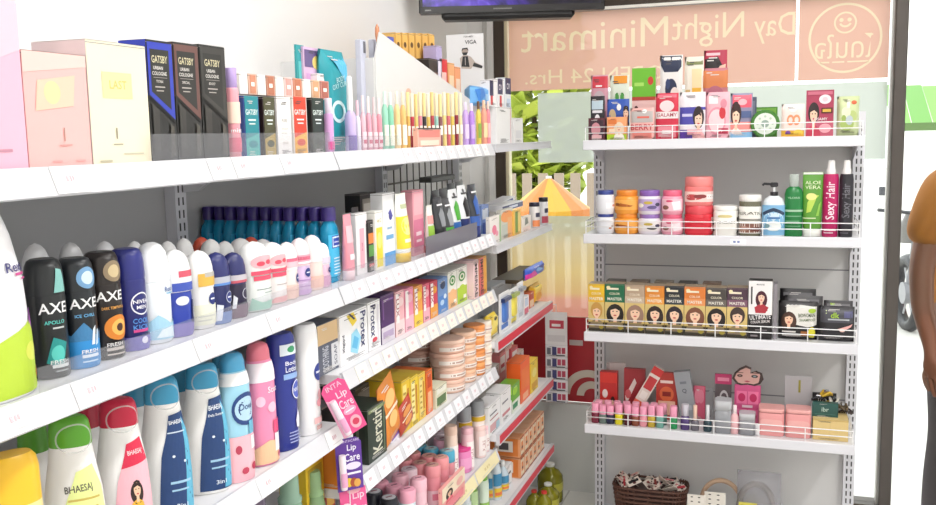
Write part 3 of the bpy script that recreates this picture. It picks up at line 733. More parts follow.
gatsby(205, 230, 46, '#383632', 'all black cologne box, last of the three slanted ones', 'BOOST')
def mist(shelf, xc, wpx, yt, sb, liq, cap, label, art=(), group=None, split=.7, name='body_mist', cat='bottle'):
    return lb(name, label, cat, shelf, xc, wpx, yt, sb, liq, cap, split=split, bprof=[(0, .92), (.03, 1), (.85, 1), (.93, .8), (1, .45)], cprof=[(0, 1), (.6, 1), (.95, .9), (1, .6)], capw=.55, art=art, group=group)
lb('fragrance_mist', 'slim pink mist bottle with purple cap after the black cologne box', 'bottle', 'a1', 234.5, 14, 68, .045, mat('#f4a5b0', .3), '#b9a0d8', split=.78, capw=.85, art=[('r', .1, .1, .9, .3, '#e86a86'), ('r', .1, .5, .9, .8, '#fbd9c8'), ('t', .5, .4, .06, 'mist', '#ffffff')])
def smallcol(x0, x1, yt, side, c1, c2, label, txt='#e8f4f0'):
    return lc('cologne_box', label, 'box', 'a1', x0, x1, yt, .05, .05, mat(side, .3), [('r', .06, .0, .94, 1, c1), ('p', [(.06, 0), (.94, 0), (.94, .4), (.06, .3)], c2), ('t', .5, .74, .09, 'GATSBY', txt, 0, .8), ('r', .25, .6, .75, .625, txt), ('r', .3, .54, .7, .56, txt), ('e', .5, .22, .3, .06, c1)], left=[('r', .1, .05, .9, .95, side)])
smallcol(246, 261, 96, '#22418a', '#1c8a94', '#4cb4ae', 'small teal and navy cologne box')
smallcol(265, 277, 97, '#2a1c1a', '#4a4a2c', '#b39a4e', 'small black cologne box with olive gold front')
lc('cologne_box', 'small plain white cologne box between the olive and the red ones', 'box', 'a1', 279, 292.5, 97, .05, .05, '#f4f1ee', [('r', .25, .45, .75, .47, '#cfcac4'), ('r', .25, .38, .65, .395, '#cfcac4'), ('r', .3, .2, .7, .24, '#dcd7d2'), ('t', .5, .6, .06, 'PURE', '#bdb8b2')])
smallcol(294.5, 308.5, 97, '#e9e2dc', '#d8442c', '#f2b43c', 'small red cologne box fading to amber')
smallcol(313, 325.5, 98, '#1b1a18', '#23352e', '#3c4a40', 'small black green cologne box')
lb('fragrance_mist', 'slim lilac mist bottle before the turquoise pouch', 'bottle', 'a1', 330, 9, 98, .045, '#dba8dc', '#e9dcee', split=.72, capw=.8, art=[('r', .2, .1, .8, .3, '#e060a0')])
# upper tier of little boxes standing on the cologne boxes
zt = sZ(97, -.075, sY(285, -.075, Z['a1']))
for i in range(10):
    x0 = 240 + i * 9.0; c = ['#f4efe9', '#e2b7a2', '#f3eeea', '#c98f78', '#efe9e2', '#f1d0cc', '#d7957c', '#f2ece6', '#e7c1a6', '#c9857a'][i]
    loc, w, h = LF(zt, x0, x0 + 8.2, 73 + i * .9, .062)
    o = box_mb(w, .03, h, mat(c, .3), [('r', .15, .06, .85, .94, mat(['#fbf8f4', '#d08a6c', '#f8f4ee', '#b8745a', '#f8f4f0', '#e9a49c', '#c47a5e', '#f9f6f2', '#dba67e', '#b0665a'][i], .25)), ('r', .3, .4, .7, .6, '#fdf6ee')]).build('miniature_perfume_box')
    o.location = loc; o.rotation_euler.z = RL
    tag(o, '%s slim perfume box, %s along the upper tier above the small cologne boxes' % (['cream', 'rose gold', 'ivory', 'copper', 'pale', 'blush', 'bronze', 'off-white', 'tan', 'rust'][i], ORD[i]), 'box', 'slim perfume boxes on the upper tier')
lc('sheet_mask', 'teal sachet strip behind the upper tier of slim boxes', 'sachet', zt, 298, 306, 45, .10, .004, '#2a9aa0', [('r', .2, .3, .8, .7, '#5cc0c0')], seam=False)
lc('face_mask_pack', 'lilac and yellow mask packet with printed portrait standing behind the slim boxes', 'packet', zt, 305, 326, 48, .095, .006, '#d9b5d6', [('r', .05, .62, .95, .95, '#6c5a8c'), ('e', .6, .72, .2, .13, '#f1d27a'), ('r', .1, .08, .9, .5, '#cda2d4'), ('r', .2, .2, .7, .3, '#f3e6f3')], seam=False)
lc('gift_box', 'plain white carton behind the turquoise pouch', 'box', zt, 318, 331, 74, .08, .03, '#f4f1f0', [('r', .2, .2, .8, .8, '#e9e4e6')])
loc, w, h = LF(Z['a1'], 330, 352.5, 50, .07)
o = pouch_mb(w, h, .035, '#1f97a3', [('p', [(.1, .98), (.9, .98), (.98, .6)], '#57b5da'), ('o', .42, .4, .3, .11, .32, '#d5eef0'), ('t', .88, .42, .2, "5", '#d5eef0'), ('t', .52, .66, .05, 'OXY CURE', '#bfe6ea', .2), ('t', .55, .72, .05, 'BODY', '#bfe6ea', .2), ('r', .1, .1, .9, .13, '#147883')]).build('body_wash_pouch')
o.location = loc; o.rotation_euler.z = RL; tag(o, 'large turquoise refill pouch with big pale ring figure', 'pouch')

# ------------------------------------------------------------------ top shelf, middle bay: slanted white display and mists
def LX(px, X, z): return sY(px, X, z)
dspl = empty('counter_display', 'white cardboard counter display with slanted side wall above the mist bottles', 'display stand', (-.2, sY(430, -.09, Z['a1']), Z['a1'])); dl = tuple(dspl.location)
XD = -.085
A = on(380, 32, 0, XD); B = on(487, 112, 0, XD); Cc = on(487, 141, 0, XD); D = on(366, 84, 0, XD)
ya, yb = A.y, B.y; za, zb = A.z, B.z
WB = mat('#dedddc', .5)
b = MB(); prof = [(ya - .03, Z['a1']), (yb, Z['a1']), (yb, zb), (ya, za), (ya - .03, za - .06)]
b.loft([[(x, y, q) for y, q in prof] for x in (XD, XD - .004)], WB, smooth=False)
b.art([('e', .28, .38, .05, .07, '#f3cfd6'), ('e', .5, .3, .03, .045, '#f6e3c4'), ('e', .2, .52, .02, .03, '#e8b9a0')], face_surf((XD, ya, Z['a1']), (0, yb - ya, 0), (0, 0, za - Z['a1']), (1, 0, 0)), yb - ya, za - Z['a1'])
at0(b, dl).build('side_wall', dspl)
at0(MB().box(-.33, XD - .004, ya - .034, ya - .03, Z['a1'], za - .06, WB).box(-.33, -.326, ya - .03, yb, Z['a1'], za - .1, WB), dl).build('back_wall', dspl)
for q, x in enumerate((363, 376)):
    y = sY(x, -.11, Z['a1'] + .1); zz = sZ(39, -.11, y)
    at0(MB().box(-.125, -.11, y, y + .028, Z['a1'], zz, mat('#c9cbdb', .45), ch=.002).box(-.1105, -.1095, y + .012, y + .024, zz - .03, zz - .004, mat('#6a6a74', .5)), dl).build('tray_divider', dspl)
lb('makeup_brush', 'upright makeup brush with copper tip above the white display', 'brush', 'a1', 381, 3.2, 24, .10, '#3c3434', mat('#c98a6a', .3, .6), split=.86, capw=1.4, cprof=[(0, .6), (.4, 1), (.8, .9), (1, .2)], capname='bristles')
# yellow cartons and small packs standing behind the slanted wall
for i in range(6):
    x0 = 398 + i * 6.6
    lc('yellow_cream_box', 'yellow cream carton with dark spot, %s in the row above the slanted wall' % ORD[i], 'box', 'a1', x0, x0 + 6.0, 33 + i * .25, .17, .05, '#f2c066', [('r', 0, 0, .14, 1, '#d49c48'), ('e', .55, .9, .22, .025, '#6b4a1e'), ('r', .25, .3, .85, .5, '#f7d27e')], group='yellow cartons above the slanted wall')
lc('gel_pack', 'blue pack just before the yellow cream cartons', 'packet', 'a1', 392.5, 397, 37, .15, .03, '#4a5ac2', [('r', .1, .5, .9, .8, '#d9604c')])
for x0, x1, yt, c, a, lab in ((431, 441, 59, '#2c2a2e', '#7a5a52', 'black carton with brown patch below the end of the yellow cartons'), (441.5, 449, 59, '#d7323c', '#f4c9c4', 'bright red carton beside the black one'), (439, 444, 46, '#b9aedb', '#e6e0f2', 'thin lilac pack standing beside the yellow cartons'),
                              (450, 456, 63, '#f0b07a', '#f8dcb8', 'peach carton beyond the bright red carton'), (456.5, 462, 67, '#efa070', '#f7d9c0', 'apricot carton, lowest behind the slanted wall')):
    lc('skincare_box', lab, 'box', 'a1', x0, x1, yt, .118, .04, c, [('r', .15, .55, .85, .85, a)])
PYp = 2.97
p0, p1 = on(447, 72, 1, PYp), on(484, 72, 1, PYp); pt_ = on(466, 34, 1, PYp).z
w_, h_ = p1.x - p0.x, pt_ - Z['c1']; INK = mat('#3a3a3c', .7); q0 = 1 - (pt_ - on(466, 73, 1, PYp).z) / h_; Vp = lambda v: q0 + (1 - q0) * v
pz = empty('show_card', 'white paper show card with drawn bearded man in vest behind the slanted display', 'poster', ((p0.x + p1.x) / 2, PYp, Z['c1']))
b = MB().box(-w_ / 2, w_ / 2, 0, .002, 0, h_, '#f4f3f4')
A_ = [('t', .6, .93, .045, 'FOR MEN', '#77777a', 0, .5), ('t', .66, .79, .1, 'VIGA', '#3c3c3e', 0, .42), ('e', .5, .55, .085, .075, '#b9a79c'), ('p', [(.41, .56), (.43, .64), (.57, .65), (.6, .56), (.55, .61), (.46, .61)], INK), ('p', [(.42, .53), (.58, .53), (.54, .45), (.46, .45)], INK),
       ('p', [(.45, .46), (.55, .46), (.66, .41), (.78, .26), (.96, .17), (.94, .1), (.7, .16), (.66, .1), (.4, .12), (.36, .38)], '#cbbdb4'), ('p', [(.44, .43), (.58, .43), (.62, .15), (.4, .17)], INK), ('p', [(.7, .17), (.95, .1), (.97, .16), (.74, .26)], INK), ('r', .5, .2, .515, .4, '#d0c6c0')]
A2 = []
for it in A_:
    if it[0] == 'r': A2.append(('r', it[1], Vp(it[2]), it[3], Vp(it[4]), it[5]))
    elif it[0] == 'p': A2.append(('p', [(a, Vp(c)) for a, c in it[1]], it[2]))
    elif it[0] == 'e': A2.append(('e', it[1], Vp(it[2]), it[3], it[4] * (1 - q0), it[5]))
    else: A2.append(('t', it[1], Vp(it[2]), it[3] * (1 - q0)) + it[4:])
b.art(A2, face_surf((-w_ / 2, 0, 0), (w_, 0, 0), (0, 0, h_), (0, -1, 0)), w_, h_); b.build('paper', pz)
MB().box(-.02, .02, .002, .05, 0, .003, '#f4f3f4').box(-.01, .01, .002, .004, 0, h_ * .6, '#e6e5e6').build('prop_foot', pz)
# mist bottles and lip products in the front row
mist('a1', 351.5, 11, 76, .05, mat('#cbb9e6', .25), '#f4f2f4', 'purple tinted mist bottle with white spray head beside the turquoise pouch', [('r', .15, .05, .85, .4, '#7d68b0')], split=.55)
mist('a1', 358.5, 6, 100, .05, '#e9e2f0', '#f3c9d4', 'pale mist bottle with pink cap between the purple and pink ones')
for i, (xc, c, cp, lab) in enumerate(((364, '#f4c2cc', '#f6dfe2', 'rose'), (369.5, '#f0a9bb', '#f2e4e2', 'deep pink'), (375, '#f2bcc6', '#e8d0d2', 'light pink'), (380, '#ee9cab', '#f5e6e6', 'coral pink'))):
    mist('a1', xc, 5.6, 95 + i, .045, mat(c, .25), cp, '%s mist bottle, %s of four pink ones before the mint one' % (lab, ORD[i]), [('r', .2, .1, .8, .5, '#f9dfe4'), ('r', .3, .2, .7, .3, '#d06a80')], 'pink mist bottles')
for xc, c, cp, yt, lab in ((386, '#9fdcc0', '#dcefe6', 91, 'mint green mist bottle, first of the two green ones'), (391.5, '#8ed4b4', '#e6efe8', 92, 'mint green mist bottle, second of the two green ones'), (398, '#f4cf94', '#f0e8d8', 91, 'honey yellow mist bottle beside the mint ones'), (404, '#f2c078', '#efe2ca', 92, 'amber mist bottle beyond the honey yellow one')):
    mist('a1', xc, 6.2, yt, .045, mat(c, .25), cp, lab, [('r', .2, .1, .8, .55, '#f2f4e2')], split=.78)
# upright lip colour sticks in a clear rack
for i in range(14):
    xc = 409 + i * 4.0; c = ['#e6b45c', '#c23a48', '#f0d27c', '#e88a9c', '#2e2a2c', '#e9c86a', '#b84a52', '#9fd0c4', '#8c5a5c', '#f2d68a', '#d26a72', '#e2c45e', '#8f2e3c', '#f0e0b0'][i]; top = ['#f6e0a0', '#f5ead0', '#f0d48c', '#f7e8c2'][i % 4]
    lb('lip_colour_stick', '%s lip colour stick, %s of the sticks in the front rack' % (['gold', 'red', 'yellow', 'pink', 'black', 'mustard', 'wine', 'aqua', 'mauve', 'cream', 'rose', 'lemon', 'burgundy', 'ivory'][i], ORD[i]), 'lipstick', 'a1', xc, 3.7, 92 + (i % 3), .045 + .004 * (i % 2), mat(c, .25), mat(top, .3), split=.58, capw=.96, art=[('r', .2, .4, .8, .7, '#f4efe6')], group='lip colour sticks')
loc, w, h = LF(Z['a1'], 418, 441, 128, .02)
o = box_mb(w, .012, h, mat('#f3b9a8', .35), [('r', .05, .55, .95, .9, '#e98a80'), ('r', .1, .15, .9, .4, '#f8e3cf'), ('r', .0, .94, 1, 1, '#3a3230')], seam=False).build('lip_balm_tray'); o.location = loc; o.rotation_euler.z = RL; tag(o, 'low peach coloured tray in front of the lip colour sticks', 'tray')
for i, (xc, c, cp, yt, wd) in enumerate(((466, '#caa8ea', '#e6d8f2', 102, 6), (472, '#b98be2', '#f0e2f4', 103, 6), (479, '#e6d060', '#6a4a30', 101, 5), (484.5, '#f2a58e', '#f3c7a8', 100, 6), (488.5, '#ef8f9a', '#f6d6c8', 101, 4.5))):
    mist('a1', xc, wd, yt, .045, mat(c, .25), cp, ['lilac nail bottle beside the lip sticks', 'violet nail bottle after the lilac one', 'yellow nail bottle with dark cap', 'apricot mist bottle at the end of the middle bay', 'salmon mist bottle at the corner of the middle bay'][i], [('r', .2, .2, .8, .6, ['#e4d2f4', '#d6b4f0', '#8cb04a', '#f8d8a8', '#f6c0c0'][i])], split=.82)
# ------------------------------------------------------------------ top shelf, far bay
loc, w, h = LF(Z['c1'], 497, 512, 107, .05)
o = box_mb(w, .2, h, '#f0efee', [('r', .9, 0, .93, 1, '#d98a90')], left=[('r', .02, .02, .98, .98, '#efeeee')]).build('tissue_carton'); o.location = loc; o.rotation_euler.z = RL; tag(o, 'large plain white carton on the far top shelf', 'box')
zc = loc.z + h
for x0, x1, yt, c, art, lab, n_, cat in ((490, 497, 80, '#f6f4f4', [('r', 0, .4, .5, .98, '#2a2c5a'), ('r', .1, .05, .4, .4, '#d8323c')], 'navy and red pack standing on the white carton, nearest', 'plaster_pack', 'packet'),
                                    (498, 504, 79, '#f3f1f2', [('r', 0, .45, .8, 1, '#2a2c5a'), ('t', .4, .7, .2, 'CV', '#f0f0f4', 0, .5), ('r', .3, 0, .6, .4, '#d8323c')], 'navy topped white pack in the middle on the white carton', 'plaster_pack', 'packet'),
                                    (505, 511, 78, '#e9edf2', [('r', .1, .45, 1, 1, '#26285a'), ('t', .55, .72, .2, 'CV', '#f0f0f4', 0, .6), ('r', .3, .0, .9, .3, '#c4d6ea')], 'navy topped white pack farthest on the white carton', 'plaster_pack', 'packet')):
    lc(n_, lab, cat, zc, x0, x1, yt, .055, .03, c, art)
loc, w, h = LF(zc, 478, 492, 86, .06)
o = pouch_mb(w, h, .05, '#6fb0ea', [('p', [(.1, .2), (.5, .5), (.4, .9), (.05, .8)], '#3f86d8'), ('r', .5, .3, .9, .6, '#a9d0f4')]).build('tissue_pouch'); o.location = loc; o.rotation_euler.z = RL; tag(o, 'light blue soft tissue pack lying at the end of the slanted display', 'packet')
lc('tissue_carton', 'smaller white carton beyond the large plain one', 'box', 'c1', 514, 523, 118, .06, .1, '#f1f0ef', [('r', .2, .2, .8, .5, '#e3e3e6')])
# ================================================================== SECOND SHELF, NEAR BAY: deodorants
ls = empty('lotion_bottle', 'large white and lime lotion bottle cut by the picture edge beside the black deodorant', 'bottle', (0, 0, 0), RL)
loc, hw, hd, h = LR(Z['a2'], -2, 70, 199, .06, .55); ls.location = loc
b = MB(); shell(b, [(0, .93), (.02, 1), (.3, .97), (.6, .86), (.82, .62), (.93, .42), (1, .25)], hw, hd, 0, h, mat('#f4f3f6', .3), 2.3,
  [('p', [(.02, .015), (1.0, .015), (1.0, .27), (.75, .38), (.4, .3), (.02, .34)], '#b9d43c'), ('p', [(.72, .36), (1., .26), (1.0, .36), (.9, .43), (.8, .44)], '#a04fa8'), ('e', .72, .22, .1, .05, '#d8df5c'), ('e', .84, .1, .07, .03, '#e8a03c'), ('t', .74, .66, .05, 'Rexona', '#3d3a72', 0, .5), ('r', .62, .615, .86, .628, '#c64a8c'), ('r', .7, .59, .84, .6, '#c64a8c')]); b.build('body', ls)
CANB = [(0, .93), (.02, 1), (.96, 1), (1, .97)]; CANC = [(0, .97), (.1, 1), (.55, .97), (.8, .9), (.95, .78), (1, .6)]
def can(xc, wpx, yt, body, cap, art, capart, label, cname='spray_deodorant'):
    return lb(cname, label, 'deodorant', 'a2', xc, wpx, yt, .078, mat(body, .28), mat(cap, .3), split=.7, bprof=CANB, cprof=CANC, capw=1, art=art, capart=capart, rz=RL - .55)
can(51, 37, 257, '#1d2022', '#232628', [('p', [(.38, .2), (.62, .12), (.72, .42), (.5, .5)], '#1f8f8c'), ('e', .56, .3, .1, .1, '#59c6bc'), ('t', .54, .85, .13, 'AXE', '#f2f2f2', 0, .46), ('t', .54, .68, .045, 'APOLLO', '#5fd0c4', 0, .3), ('r', .5, .6, .68, .62, '#c8cccc'), ('t', .58, .2, .05, 'FRESH', '#e4e8e8', 0, .3), ('r', .46, .13, .72, .17, '#d4d8d8'), ('r', .5, .08, .7, .1, '#9aa0a0')], [('p', [(.55, .08), (.78, .08), (.74, .7), (.62, .75)], '#7fb8b2')], 'black deodorant can with teal artwork beside the lime lotion bottle')
can(81, 36, 256, '#1c2126', '#24282c', [('r', .0, .0, 1, .36, '#2f8fd2'), ('p', [(.0, .36), (1, .36), (1, .5), (.7, .42), (.5, .6), (.3, .44), (0, .5)], '#3f7fb0'), ('t', .54, .85, .13, 'AXE', '#f2f2f2', 0, .46), ('t', .54, .69, .04, 'ICE CHILL', '#6fb8ea', 0, .32), ('p', [(.6, .3), (.66, .3), (.7, .55), (.64, .5)], '#e6f1fa'), ('p', [(.68, .28), (.73, .3), (.76, .5), (.72, .48)], '#cfe4f5'), ('t', .58, .22, .05, 'FRESH', '#ffffff', 0, .3), ('r', .45, .14, .72, .18, '#e2eef8'), ('r', .45, .08, .7, .1, '#bcdcf2')], [('e', .62, .42, .18, .33, '#6f9cc4'), ('e', .62, .42, .11, .2, '#c8dcea')], 'blue and black deodorant can, second of the three cans')
can(107, 35, 250, '#231d1b', '#2a2422', [('e', .64, .42, .24, .17, '#d9822c'), ('e', .66, .42, .15, .11, '#f3b65a'), ('e', .66, .42, .07, .055, '#4a2a1c'), ('t', .53, .85, .13, 'AXE', '#f4f4f2', 0, .46), ('t', .58, .69, .038, 'DARK TEMPTATION', '#e2a24c', 0, .4), ('t', .56, .2, .05, 'FRESH', '#eeeae4', 0, .3), ('r', .42, .12, .72, .16, '#c9beb4'), ('r', .42, .06, .72, .08, '#c9beb4')], [('e', .62, .42, .18, .33, '#8c7a60'), ('e', .62, .42, .11, .2, '#c9b58c')], 'black and amber deodorant can with orange swirl, third of the cans')
can(132, 33, 247, '#262a72', '#2a2f7c', [('o', .62, .66, .19, .16, .12, '#e8eaf4'), ('t', .62, .69, .055, 'NIVEA', '#f4f4fa', 0, .3), ('t', .62, .61, .05, 'MEN', '#f4f4fa', 0, .22), ('t', .6, .42, .07, 'COOL', '#5c9ae6', 0, .3), ('t', .6, .33, .07, 'KICK', '#5c9ae6', 0, .3), ('r', .45, .26, .74, .3, '#d24a8c'), ('r', .0, .0, 1, .2, '#6a62b4'), ('e', .64, .14, .07, .05, '#e2e0f0')], [], 'dark blue deodorant can with white ring emblem')
lb('spray_deodorant', 'white and ice blue deodorant beside the dark blue can', 'deodorant', 'a2', 156.5, 32, 241, .07, mat('#eef4f8', .3), mat('#f4f6f8', .3), k=.75, split=.62, cprof=[(0, 1), (.4, .97), (.75, .84), (.92, .6), (1, .25)], art=[('p', [(0, .08), (1, .05), (1, .36), (.7, .3), (.45, .46), (.2, .32), (0, .42)], '#a8d4ea'), ('p', [(.4, .1), (.8, .08), (.75, .26), (.5, .22)], '#e6f4fa'), ('t', .75, .86, .08, 'Rexona', '#3c5a9a', 0, .32), ('r', .62, .78, .84, .8, '#7fb8dc')])
ROB = [(0, .86), (.03, .94), (.3, 1), (.85, .98), (1, .95)]
def rollon(xc, wpx, yt, sb, body, cap, art, capart, label, split=.52, shelf='a2', group=None):
    return lb('roll_on_deodorant', label, 'deodorant', shelf, xc, wpx, yt, sb + .014, mat(body, .3), mat(cap, .3), k=.72, split=split, bprof=ROB, cprof=DOME, capw=1, art=art, capart=capart, group=group)
EMB = lambda u, v, r=.12: [('e', u, v, r, r * 1.25, '#26347c'), ('r', u - r * .6, v - .02, u + r * .6, v + .02, '#e8eaf4')]
rollon(179, 29, 248, .05, '#2f44a8', '#f4f4f5', [('r', .0, .0, 1, .3, '#7a6cba'), ('p', [(.7, .3), (.95, .25), (.95, .75), (.75, .8)], '#20265c'), ('t', .82, .5, .09, 'MEN', '#d8dcea', PI / 2, .4), ('e', .5, .8, .14, .1, '#dfe3ee')], [('r', .2, .05, .9, .45, '#e3e5ea'), ('r', .45, .35, .9, .5, '#d2566a'), ('r', .3, .02, .95, .22, '#3f56b4')], 'white capped deodorant with royal blue body, first of the roll-ons')
rollon(202, 27, 249, .05, '#f3f3f0', '#f5f4f2', [('r', .1, .1, .9, .6, '#f2f2da'), *EMB(.68, .72), ('r', .3, .3, .7, .33, '#cfd0c4'), ('r', .3, .2, .6, .23, '#cfd0c4')], [('r', .35, .06, .95, .4, '#e0b24e'), ('r', .5, .3, .95, .42, '#b8b4ae')], 'all white roll-on deodorant with gold cap label')
rollon(219, 25, 251, .045, '#262c62', '#2a2f6c', [('r', .0, .0, 1, .32, '#6a86c0'), *EMB(.7, .7), ('o', .7, .7, .13, .16, .14, '#c6cbe0'), ('p', [(.3, .1), (.45, .1), (.5, .5), (.35, .55)], '#dfe4f0')], [('r', .3, .05, .95, .3, '#b9bcc8'), ('r', .3, .05, .95, .12, '#5a8ad0')], 'navy roll-on deodorant with grey cap band, first of two')
rollon(235.5, 24, 251, .045, '#2a2440', '#2c2f66', [('r', .0, .0, 1, .4, '#74586c'), ('o', .7, .7, .13, .16, .14, '#d0d0dc'), ('p', [(.3, .3), (.4, .3), (.45, .6), (.35, .7)], '#eceef4')], [('r', .3, .05, .95, .3, '#c4bfc6'), ('r', .3, .05, .95, .13, '#c85a6a')], 'navy roll-on deodorant with wine red cap stripe, second of two')
rollon(256, 31, 240, .045, '#eef2ef', '#f5f5f4', [('p', [(.2, .05), (.9, .05), (.85, .3), (.5, .25), (.3, .4)], '#a9d6c4'), ('r', .4, .6, .9, .62, '#7a8a84'), ('r', .55, .5, .85, .52, '#9aa8a2'), ('r', .35, .86, 1, .98, '#e4506a')], [('e', .6, .4, .3, .2, '#f3b4bc'), ('e', .5, .35, .08, .07, '#d8485e'), ('e', .68, .38, .08, .07, '#d8485e'), ('r', .3, .02, 1, .14, '#e4506a')], 'large white deodorant with mint leaf base and red flowers')
rollon(274, 26, 241, .05, '#f4eeec', '#f6f3f2', [('p', [(.2, .05), (.9, .05), (.85, .25), (.4, .22)], '#f0b4b4'), ('r', .45, .6, .85, .62, '#a89a98'), ('r', .35, .86, 1, .98, '#e4506a')], [('e', .6, .4, .3, .2, '#f3b4bc'), ('e', .5, .35, .08, .07, '#d8485e'), ('e', .68, .38, .08, .07, '#d8485e'), ('r', .3, .02, 1, .14, '#e4506a')], 'white deodorant with rose base and red flowers')
rollon(288.5, 20, 241, .045, '#f6e4df', '#f6f5f4', [('r', .1, .05, .9, .5, '#f3cfc2'), *EMB(.75, .7), ('r', .3, .3, .7, .33, '#d8b0a6')], [('r', .3, .1, .9, .4, '#f0c2cc'), ('r', .35, .3, .9, .42, '#e06a86')], 'white roll-on deodorant with peach body, before the lilac one')
rollon(301, 20, 237, .045, '#ddc3e6', '#f5e6ea', [*EMB(.62, .76), ('r', .3, .5, .8, .54, '#b894c8'), ('r', .3, .3, .7, .33, '#b894c8'), ('r', .1, .05, .9, .2, '#d2aedf')], [('r', .2, .05, .9, .4, '#e6a6b6'), ('r', .3, .22, .85, .34, '#d0607c'), ('r', .3, .08, .85, .16, '#f6f0f4')], 'lilac roll-on deodorant with pink cap label')
rollon(313.5, 20, 234, .05, '#f6dcd4', '#f7eeee', [('r', .2, .1, .9, .5, '#f2c4b4')], [], 'pale peach roll-on deodorant with plain pearly cap')
rollon(323, 15, 242, .045, '#e6c2d8', '#f4f2f4', [('r', .3, .1, .9, .5, '#d8a0c4'), *EMB(.7, .75, .1)], [('r', .2, .05, .9, .35, '#d9cfe0')], 'small mauve roll-on deodorant beside the front blue toner')
# caps of the rows behind
def behind(xc, wpx, yt, sb, cap, label, body='#f0eff0'):
    return rollon(xc, wpx, yt, sb, body, cap, [], [], label, group='deodorants of the rows behind')
for xc, w, yt, sb, cp, lab in ((44, 28, 242, .125, '#d7d7d9', 'pearl grey domed cap behind the black teal can'), (78, 26, 241, .125, '#d4d4d6', 'pearl grey domed cap behind the blue black can'), (111, 24, 240, .125, '#dcdcde', 'pale domed cap behind the amber can'), (140, 20, 240, .13, '#e9e9ea', 'white domed cap behind the dark blue can'),
                               (172, 21, 240, .12, '#ececec', 'white domed cap behind the first roll-on'), (188, 20, 237, .125, '#f0efef', 'white domed cap beside the first red one'), (205, 20, 236, .14, '#cf5238', 'orange red domed cap behind the gold labelled roll-on', ), (214, 22, 238, .115, '#efefee', 'white domed cap behind the first navy roll-on'),
                               (228, 20, 240, .10, '#eeeeee', 'white domed cap behind the second navy roll-on'), (243, 24, 237, .115, '#f1f0f0', 'white domed cap behind the mint leaf deodorant'), (253, 19, 236, .15, '#cc5038', 'orange red domed cap behind the white flowered deodorants'), (265, 20, 238, .12, '#f2f1f1', 'white domed cap behind the rose based deodorant')):
    behind(xc, w, yt, sb, cp, lab)
# blue toner bottles with purple caps: one rank running back into the shelf
yb_ = sY(331, -.075, Z['a2']); hT = sZ(207, -.075, yb_) - Z['a2']
TB = mat('#22a8d8', .12, glass=.25); TC = mat('#3b2a78', .3); proto = None
for i in range(11):
    x = -.075 - i * .0283
    if proto is None:
        proto = empty('toner_bottle', 'bright blue toner bottle with purple cap at the front of its rank', 'bottle', (x, yb_, Z['a2']), RL, 'blue toner bottles in one rank')
        b = MB(); shell(b, [(0, .9), (.03, 1), (.8, 1), (.9, .9), (.97, .62), (1, .55)], .026, .0136, 0, hT * .82, TB, 3.2, [('r', .18, .1, .84, .78, '#3fb6e2'), ('r', .36, .56, .7, .76, '#2b4cb0'), ('r', .39, .575, .67, .745, '#dfeefa'), ('r', .42, .6, .64, .72, '#2b4cb0'), ('t', .53, .66, .03, 'clean', '#ffffff', 0, .18)] + lines(.4, .7, .12, .42, 6, '#d7eef8')); b.build('body', proto)
        c = MB(); shell(c, [(0, 1), (.1, 1), (.9, .98), (1, .9)], .02, .0128, hT * .82, hT * .18, TC, 2.4); c.build('cap', proto)
    else:
        dup(proto, (x, yb_ + rnd.uniform(-.004, .004), Z['a2']), RL, 'blue toner bottle with purple cap, %s from the front of its rank' % ORD[i])

# ================================================================== SECOND SHELF, MIDDLE BAY: cream tubes
def lt(label, xc, wpx, yt, sb, body, cap, art=(), capf=.14, shelf='a2', name='cream_tube', cat='tube', group=None):
    loc, hw, hd, h = LR(Z[shelf] if isinstance(shelf, str) else shelf, xc, wpx, yt, sb, .45)
    return tubepack(name, label, cat, loc, RL + .0, hw * 2, h, mat(body, .35), mat(cap, .35), art, capf, group)
lt('pink tube standing just beyond the front blue toner', 349, 10, 214, .05, '#ee9aa8', '#f6d8dc', [('r', .2, .5, .8, .8, '#f6c2ca'), ('r', .3, .2, .7, .3, '#fbe6ea')])
lt('black tube between the pink tube and the white pink one', 357, 9, 207, .075, '#2a262a', '#3a3638', [('r', .3, .3, .7, .5, '#d06a7c'), ('r', .3, .6, .7, .64, '#c8c4c6')])
lc('cream_box', 'white carton with pink stripe beside the black tube', 'box', 'a2', 357.5, 368.5, 213, .055, .03, '#f4f0f0', [('r', .3, .1, .7, .75, '#f2b6c4'), ('r', .1, .8, .9, .9, '#f8e8ec'), ('t', .5, .45, .1, 'ROSE', '#c85a78', PI / 2, .6)])
lc('serum_box', 'narrow black carton with green and orange bands', 'box', 'a2', 369.5, 376, 220, .05, .03, '#2c2a2a', [('r', 0, .55, 1, .75, '#e2823c'), ('r', 0, .3, 1, .52, '#5a9a48'), ('r', 0, .1, 1, .16, '#c23a3c')])
lc('cream_box', 'black framed carton with silver picture at the back of the tube row', 'box', 'a2', 362, 378, 193, .15, .04, '#33302e', [('r', .14, .08, .86, .92, '#a39c90'), ('e', .5, .55, .26, .14, '#6c6438'), ('r', .2, .7, .8, .85, '#d2cec6')])
lc('cream_box', 'short white and yellow carton before the tall white one', 'box', 'a2', 376.5, 384, 211, .045, .028, '#f7f5ee', [('r', .12, .05, .9, .72, '#f3de3e'), ('e', .5, .5, .3, .14, '#f8ea82'), ('t', .5, .84, .06, 'vit C', '#bba63c')])
lc('cream_box', 'tall white carton with blue drop and blue foot', 'box', 'a2', 384.5, 396.5, 193, .055, .03, '#f5f5f6', [('r', .06, .0, .94, .18, '#5aa2e0'), ('e', .6, .68, .14, .06, '#3c3c9a'), ('p', [(.4, .72), (.8, .66), (.6, .78)], '#4a4aa6'), ('r', .2, .36, .8, .42, '#6faee2'), ('r', .3, .5, .7, .53, '#9ab8d8')])
